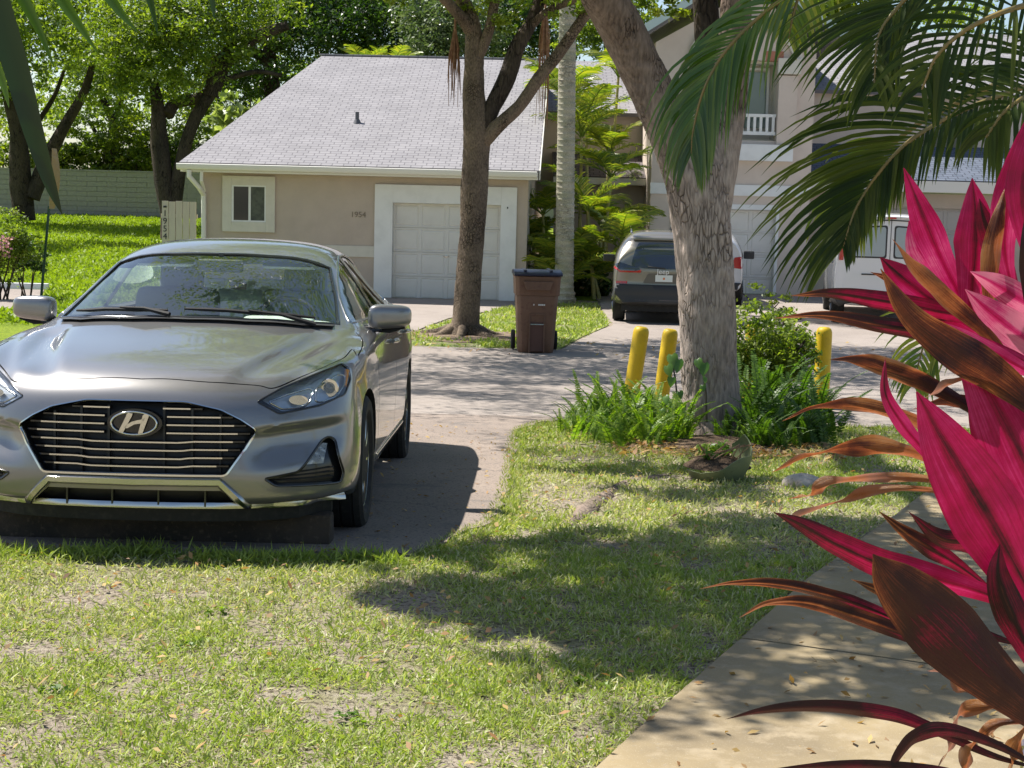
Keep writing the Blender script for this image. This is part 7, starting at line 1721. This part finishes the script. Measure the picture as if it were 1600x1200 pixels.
q = MB(); q.tube([Vector((-.08, 0, .02)), Vector((.05, .02, .045)), Vector((.2, .06, .04))], .004, 6); q.build('midrib', M_rach, HB)

# ------------------------------------------------------------ cordyline (pink ti plant) at the right, very near
def timat():
    m = bpy.data.materials.new('cordyline_leaf'); m.use_nodes = True; t = m.node_tree; L = t.links; b = t.nodes['Principled BSDF']; b.inputs['Roughness'].default_value = .30; b.inputs['Specular IOR Level'].default_value = .45
    a = nd(t, 'Attribute', attribute_name='v'); u = nd(t, 'Attribute', attribute_name='u'); tc = nd(t, 'TexCoord')
    n1 = nd(t, 'TexNoise'); n1.inputs['Scale'].default_value = 16; n1.inputs['Detail'].default_value = 6; n1.inputs['Roughness'].default_value = .65; L.new(tc.outputs['Object'], n1.inputs['Vector'])
    sA = nd(t, 'Attribute', attribute_name='s'); cv = nd(t, 'CombineXYZ'); um = nd(t, 'Math', operation='MULTIPLY'); um.inputs[1].default_value = 9.0; L.new(u.outputs['Fac'], um.inputs[0]); L.new(um.outputs[0], cv.inputs[0]); L.new(sA.outputs['Fac'], cv.inputs[1]); n2 = nd(t, 'TexNoise'); n2.inputs['Scale'].default_value = 1.6; n2.inputs['Detail'].default_value = 7; n2.inputs['Roughness'].default_value = .72; L.new(cv.outputs[0], n2.inputs['Vector'])
    ad = nd(t, 'Math', operation='MULTIPLY_ADD'); ad.inputs[1].default_value = .46; L.new(n1.outputs[0], ad.inputs[0]); 
    ad2 = nd(t, 'Math', operation='MULTIPLY_ADD'); ad2.inputs[1].default_value = .55; L.new(n2.outputs[0], ad2.inputs[0]); L.new(a.outputs['Fac'], ad2.inputs[2]); L.new(ad2.outputs[0], ad.inputs[2])
    sb = nd(t, 'Math', operation='SUBTRACT', use_clamp=True); sb.inputs[1].default_value = .50; L.new(ad.outputs[0], sb.inputs[0])
    cr = nd(t, 'ValToRGB'); e = cr.color_ramp.elements; e[0].position = 0; e[0].color = (.78, .30, .36, 1); e[1].position = 1; e[1].color = (.28, .19, .11, 1)
    for pos, c in ((.12, (.60, .045, .18)), (.25, (.44, .006, .08)), (.36, (.30, .005, .04)), (.45, (.13, .006, .02)), (.53, (.028, .010, .007)), (.66, (.035, .016, .008)), (.76, (.11, .035, .012)), (.86, (.34, .15, .035))): k = e.new(pos); k.color = c4(c)
    L.new(sb.outputs[0], cr.inputs[0]); L.new(cr.outputs[0], b.inputs['Base Color'])
    bp = nd(t, 'Bump'); bp.inputs['Strength'].default_value = .6; bp.inputs['Distance'].default_value = .002; L.new(n2.outputs[0], bp.inputs['Height']); L.new(bp.outputs[0], b.inputs['Normal'])
    tr = nd(t, 'BsdfTranslucent'); mm = nd(t, 'Mix', data_type='RGBA', blend_type='MULTIPLY'); mm.inputs[0].default_value = 1; mm.inputs[7].default_value = (1.12, .75, .98, 1); L.new(cr.outputs[0], mm.inputs[6]); L.new(mm.outputs[2], tr.inputs[0])
    ms = nd(t, 'MixShader'); ms.inputs[0].default_value = .42; L.new(b.outputs[0], ms.inputs[1]); L.new(tr.outputs[0], ms.inputs[2]); L.new(ms.outputs[0], t.nodes['Material Output'].inputs[0]); return m
M_ti = timat()
def ti_leaf(parent, pts, hw, D, v0, v1, seed, fold=.30, wave=.08, wp=.45, twist=0., edge=0.0, dd=0.0, tipw=1.0):
    """pts run from base to tip; v0/v1 dryness at base/tip; edge = extra dryness along the margins"""
    r = random.Random(seed); B_ = parent.location; n0 = len(pts); sp = smooth_line([P(x, y, D + dd * i / (n0 - 1)) - B_ for i, (x, y) in enumerate(pts)], 9); n = len(sp) - 1
    V = []; A = []; U = []; cols = (-1, -.8, -.55, -.28, 0, .28, .55, .8, 1); ph = r.uniform(0, 6)
    for i, p in enumerate(sp):
        f = i / n; t = (sp[min(i + 1, n)] - sp[max(i - 1, 0)]).normalized(); view = Vector((0, 1, 0)); sd = t.cross(view).normalized(); nn = sd.cross(t).normalized()
        a = twist * (f - .3) * 3; sd2 = sd * math.cos(a) + nn * math.sin(a); nn2 = nn * math.cos(a) - sd * math.sin(a)
        pf = (f / wp) ** .75 if f < wp else 1 - ((f - wp) / (1 - wp)) ** (1.7 * tipw)
        w_ = hw / 2400 * D * max(.02, min(1, max(pf, .10 if f < wp else 0))) 
        for c in cols:
            wv = wave * (2.2 if v0 > .6 else 1) * w_ * math.sin(f * 17 + ph + (2 if c > 0 else 0)) * abs(c) ** 2 + .35 * wave * w_ * math.sin(f * 41 + ph) * abs(c)
            V.append(p + sd2 * c * w_ + nn2 * (-fold * (1 - abs(c)) * w_ + wv)); A.append(v0 + (v1 - v0) * f ** 1.6 + edge * max(0, abs(c) - .5) * 2 * (.4 + .6 * f) + (.22 if c == 0 and v0 < .45 else 0) + .05 * math.sin(f * 9 + ph)); U.append(c)
    K = len(cols); F_ = [(K * i + k, K * i + k + 1, K * i + K + k + 1, K * i + K + k) for i in range(n) for k in range(K - 1)]
    o = npmesh('leaf', V, F_, M_ti, parent, A, True); at = o.data.attributes.new('u', 'FLOAT', 'POINT'); at.data.foreach_set('value', np.array(U, dtype=np.float32))
    at = o.data.attributes.new('s', 'FLOAT', 'POINT'); at.data.foreach_set('value', np.repeat(np.linspace(seed * 3.7, seed * 3.7 + 1.6, n + 1), K).astype(np.float32))
    return o
b = P(1760, 1560, 1.95); b.z = 0; CT = thing('cordyline', 'magenta-leaved ti plant with browning leaf tips filling the right foreground', 'shrub', b)
q = MB(); s_ = [Vector((b.x, b.y, 0)), P(1700, 1200, 1.95), P(1672, 1000, 1.95), P(1655, 900, 1.95), P(1640, 560, 1.98), P(1620, 480, 2.0)]; q.tube([x - b for x in s_], [.016, .014, .013, .012, .011, .009], 10); q.build('cane', mat('cordyline_cane', (.20, .13, .09), .8, bump=[(60, .5, .004)]), CT, 50)
q = MB(); q.tube([P(1672, 1000, 1.95) - b, P(1640, 760, 2.1) - b, P(1590, 620, 2.15) - b, P(1570, 560, 2.15) - b], [.011, .010, .009, .007], 8); q.build('cane', M_stem, CT, 50)
LV = [  # points base -> tip, half width, depth, dryness base, tip, fold, wave, widest, twist, edge
 ([(1665, 1060), (1610, 930), (1545, 810), (1480, 700), (1432, 612)], 82, 1.72, .24, .30, .16, .05, .50, .1, .0),
 ([(1690, 980), (1650, 850), (1600, 730), (1545, 620), (1492, 528)], 74, 1.86, .20, .24, .18, .05, .52, -.1, .0),
 ([(1480, 790), (1455, 720), (1412, 665), (1384, 615), (1383, 560)], 17, 1.80, .22, .26, .3, .05, .5, .3, .0),
 ([(1690, 1180), (1610, 1110), (1530, 1040), (1450, 960), (1395, 905), (1364, 866)], 78, 1.62, .57, .66, .22, .06, .52, .1, .14),
 ([(1650, 985), (1560, 935), (1470, 905), (1390, 885), (1310, 850), (1250, 818), (1208, 800)], 34, 1.80, .22, .52, .3, .10, .45, .15, .12),
 ([(1560, 930), (1500, 885), (1460, 860), (1420, 835), (1372, 798)], 22, 1.95, .26, .80, .3, .12, .5, .2, .25),
 ([(1520, 1020), (1450, 990), (1370, 955), (1300, 930), (1220, 912), (1150, 910), (1093, 920)], 13, 1.85, .34, .86, .5, .2, .45, .3, .2),
 ([(1540, 1035), (1470, 1015), (1400, 985), (1330, 960), (1260, 940), (1200, 942), (1155, 965)], 16, 1.83, .44, .88, .45, .2, .4, .2, .2),
 ([(1640, 1205), (1550, 1180), (1460, 1140), (1390, 1115), (1290, 1103), (1200, 1108), (1133, 1124)], 15, 1.70, .50, .54, .45, .1, .55, .2, .05),
 ([(1650, 1215), (1560, 1165), (1480, 1140), (1430, 1150), (1400, 1185), (1385, 1225)], 16, 1.66, .50, .55, .4, .1, .5, .2, .05),
 ([(1560, 1230), (1480, 1205), (1380, 1196), (1280, 1196), (1180, 1206)], 11, 1.66, .50, .56, .4, .1, .5, .2, .05),
 ([(1580, 800), (1500, 735), (1430, 708), (1340, 696), (1265, 710), (1206, 738)], 15, 1.95, .80, .84, .5, .45, .5, .5, .12),
 ([(1560, 760), (1490, 700), (1440, 662), (1350, 633), (1280, 634), (1222, 658)], 13, 1.98, .74, .78, .5, .3, .45, .3, .12),
 ([(1560, 790), (1470, 752), (1360, 745), (1290, 756), (1262, 772), (1230, 780)], 11, 1.97, .86, .90, .5, .5, .5, .6, .1),
 ([(1560, 800), (1470, 768), (1370, 765), (1300, 785), (1240, 808), (1222, 815)], 9, 1.93, .88, .95, .5, .5, .5, .7, .1),
 ([(1600, 700), (1520, 640), (1450, 600), (1400, 580), (1345, 562), (1297, 562)], 19, 1.92, .62, .70, .4, .2, .55, .25, .30),
 ([(1560, 560), (1510, 480), (1470, 405), (1440, 335), (1412, 262)], 34, 2.02, .18, .22, .2, .05, .62, -.1, .0),
 ([(1520, 560), (1516, 480), (1522, 400), (1524, 340), (1519, 278)], 44, 2.00, .20, .26, .2, .05, .58, .1, .0),
 ([(1540, 540), (1500, 470), (1465, 420), (1438, 385), (1420, 345)], 40, 2.08, .12, .14, .2, .05, .6, .1, .0),
 ([(1590, 480), (1570, 400), (1572, 330), (1585, 260), (1603, 185)], 34, 1.95, .16, .24, .2, .05, .5, .0, .0),
 ([(1640, 470), (1610, 380), (1600, 300), (1612, 220), (1640, 160)], 40, 1.9, .26, .3, .2, .05, .5, .1, .0),
 ([(1600, 600), (1550, 530), (1490, 475), (1440, 428), (1394, 373)], 17, 1.90, .80, .86, .5, .25, .55, .4, .1),
 ([(1560, 540), (1500, 500), (1450, 465), (1410, 435), (1375, 402)], 38, 1.97, .24, .30, .2, .06, .6, .0, .0),
 ([(1620, 560), (1540, 505), (1460, 485), (1370, 468), (1300, 458), (1236, 462)], 22, 1.95, .16, .66, .35, .1, .45, .2, .2),
 ([(1680, 610), (1580, 555), (1480, 525), (1380, 508), (1290, 492), (1210, 497)], 21, 1.88, .16, .84, .45, .15, .4, .25, .25),
 ([(1700, 560), (1640, 500), (1590, 465), (1550, 440), (1516, 424)], 30, 1.92, .00, .05, .3, .06, .5, .2, .0),
 ([(1720, 600), (1650, 560), (1590, 520), (1545, 485), (1508, 452)], 38, 1.90, .06, .04, .25, .06, .5, .1, .0),
 ([(1710, 720), (1620, 640), (1560, 590), (1490, 545), (1420, 490), (1376, 420)], 36, 1.84, .68, .78, .3, .15, .5, .2, .12),
 ([(1560, 560), (1545, 480), (1548, 400), (1560, 340), (1572, 290)], 17, 1.93, .74, .86, .4, .15, .5, .3, .1),
 ([(1700, 640), (1640, 600), (1570, 560), (1500, 520), (1430, 495)], 16, 1.86, .12, .2, .3, .05, .5, .2, .0),
 ([(1680, 700), (1640, 560), (1625, 420), (1630, 320), (1640, 230)], 36, 1.80, .52, .56, .3, .1, .5, .2, .1),
 ([(1650, 1040), (1580, 1085), (1520, 1075), (1480, 1050), (1448, 1048)], 15, 1.75, .90, .98, .5, .5, .5, .8, .1),
 ([(1640, 1080), (1570, 1100), (1500, 1110), (1490, 1150), (1465, 1200)], 13, 1.72, .84, .95, .5, .5, .5, .6, .1),
 ([(1640, 1130), (1560, 1130), (1520, 1160), (1505, 1200), (1500, 1240)], 12, 1.70, .80, .95, .5, .5, .5, .6, .1),
 ([(1650, 1090), (1600, 1140), (1580, 1190), (1575, 1240)], 12, 1.70, .82, .95, .5, .5, .5, .6, .1),
 ([(1640, 860), (1590, 700), (1570, 600), (1580, 540), (1600, 500)], 30, 2.05, .5, .6, .3, .1, .5, .2, .1),
]
LV += [
 ([(1640, 900), (1585, 800), (1545, 700), (1530, 620), (1540, 560)], 30, 1.9, .26, .36, .3, .1, .5, .2, .05), ([(1660, 1000), (1600, 900), (1530, 850), (1470, 840), (1420, 800)], 24, 1.9, .30, .5, .35, .12, .5, .2, .1),
 ([(1600, 560), (1585, 480), (1560, 400), (1540, 350), (1530, 310)], 24, 1.98, .30, .36, .3, .08, .5, .2, .0), ([(1580, 560), (1500, 520), (1440, 470), (1400, 440), (1360, 425)], 15, 1.99, .34, .7, .35, .2, .5, .3, .15),
 ([(1660, 760), (1600, 680), (1540, 640), (1480, 625), (1425, 640)], 16, 1.95, .45, .8, .4, .25, .5, .4, .15), ([(1680, 1160), (1620, 1040), (1580, 960), (1560, 900), (1562, 850)], 30, 1.7, .34, .46, .3, .1, .5, .2, .05),
 ([(1640, 620), (1585, 590), (1530, 585), (1480, 600), (1440, 625)], 12, 1.87, .82, .92, .5, .4, .5, .6, .1), ([(1600, 1010), (1520, 985), (1440, 960), (1380, 925), (1330, 905)], 18, 1.9, .40, .78, .4, .2, .5, .3, .15)]
LV += [([(2 * 1668 - x, y + 25) for x, y in l_[0]],) + l_[1:2] + (l_[2] + .12,) + l_[3:] for l_ in [LV[i] for i in (1, 4, 6, 11, 16, 17, 22, 23, 27, 30)]]
for k, (pts, hw, D, v0, v1, fold, wave, wp, tw_, ed) in enumerate(LV): ti_leaf(CT, pts, hw * (.74 if v0 < .3 else .74 if hw > 60 else .88), D, v0, v1, 300 + k, fold, wave, wp, tw_, ed)

# strappy edging grass at the lower right, with two small lilac flowers
r_ = np.random.RandomState(60); n = 2600; x = 1.05 + r_.rand(n) * 1.0; y = 3.1 + r_.rand(n) * 1.6; sd_ = (x - SW0.x) * SWN.x + (y - SW0.y) * SWN.y; k_ = (sd_ > 1.22) & (sd_ < 1.8); x, y = x[k_], y[k_]; k_ = len(x)
tag(blades('edging_grass', x, y, .16 + .12 * r_.rand(k_), .006 + .004 * r_.rand(k_), .3 + .5 * r_.rand(k_), leafmat('edging_blade', (.04, .08, .03), (.08, .15, .05), (.16, .24, .10), .35, (1.3, 1.5, .6), .4, .45), 61, lay=.9), kind='stuff')
b = P(1598, 1165, 3.2); FL = thing('lilac_flower', 'small pale lilac flower at the lower right corner of the edging grass', 'flower', (b.x, b.y, 0))
q = MB(); q.tube([(0, 0, 0), (.0, .0, b.z)], .003, 5); q.build('stem', M_stem, FL)
for k in range(5):
    a = k * 1.256; q = MB(); c_, s_ = math.cos(a), math.sin(a); q.add([(0, 0, b.z), (.012 * c_ - .008 * s_, -.004, b.z + .012 * s_ + .008 * c_), (.024 * c_, -.006, b.z + .024 * s_), (.012 * c_ + .008 * s_, -.004, b.z + .012 * s_ - .008 * c_)], [(0, 1, 2, 3)]); q.build('petal', mat('lilac_petal', (.62, .55, .70), .6), FL)

# low broad-leaved weeds among the lawn
rw = random.Random(44); wc = []
for k in range(20):
    D = rw.uniform(4.3, 9.5); x = rw.uniform(-.36 * D, .30 * D)
    if on_hard(np.array([x]), np.array([D]))[0] or (D > 6.5 and x < -.2): continue
    wc.append(((x, D, zg(D) + .018), (.05 + .05 * rw.random(), .05, .008), 1))
leaf_cloud('lawn_weeds', wc, 420, .026, M_fern, None, 245, tw=.5, flat=1.5, kind='stuff', aspect=.6)
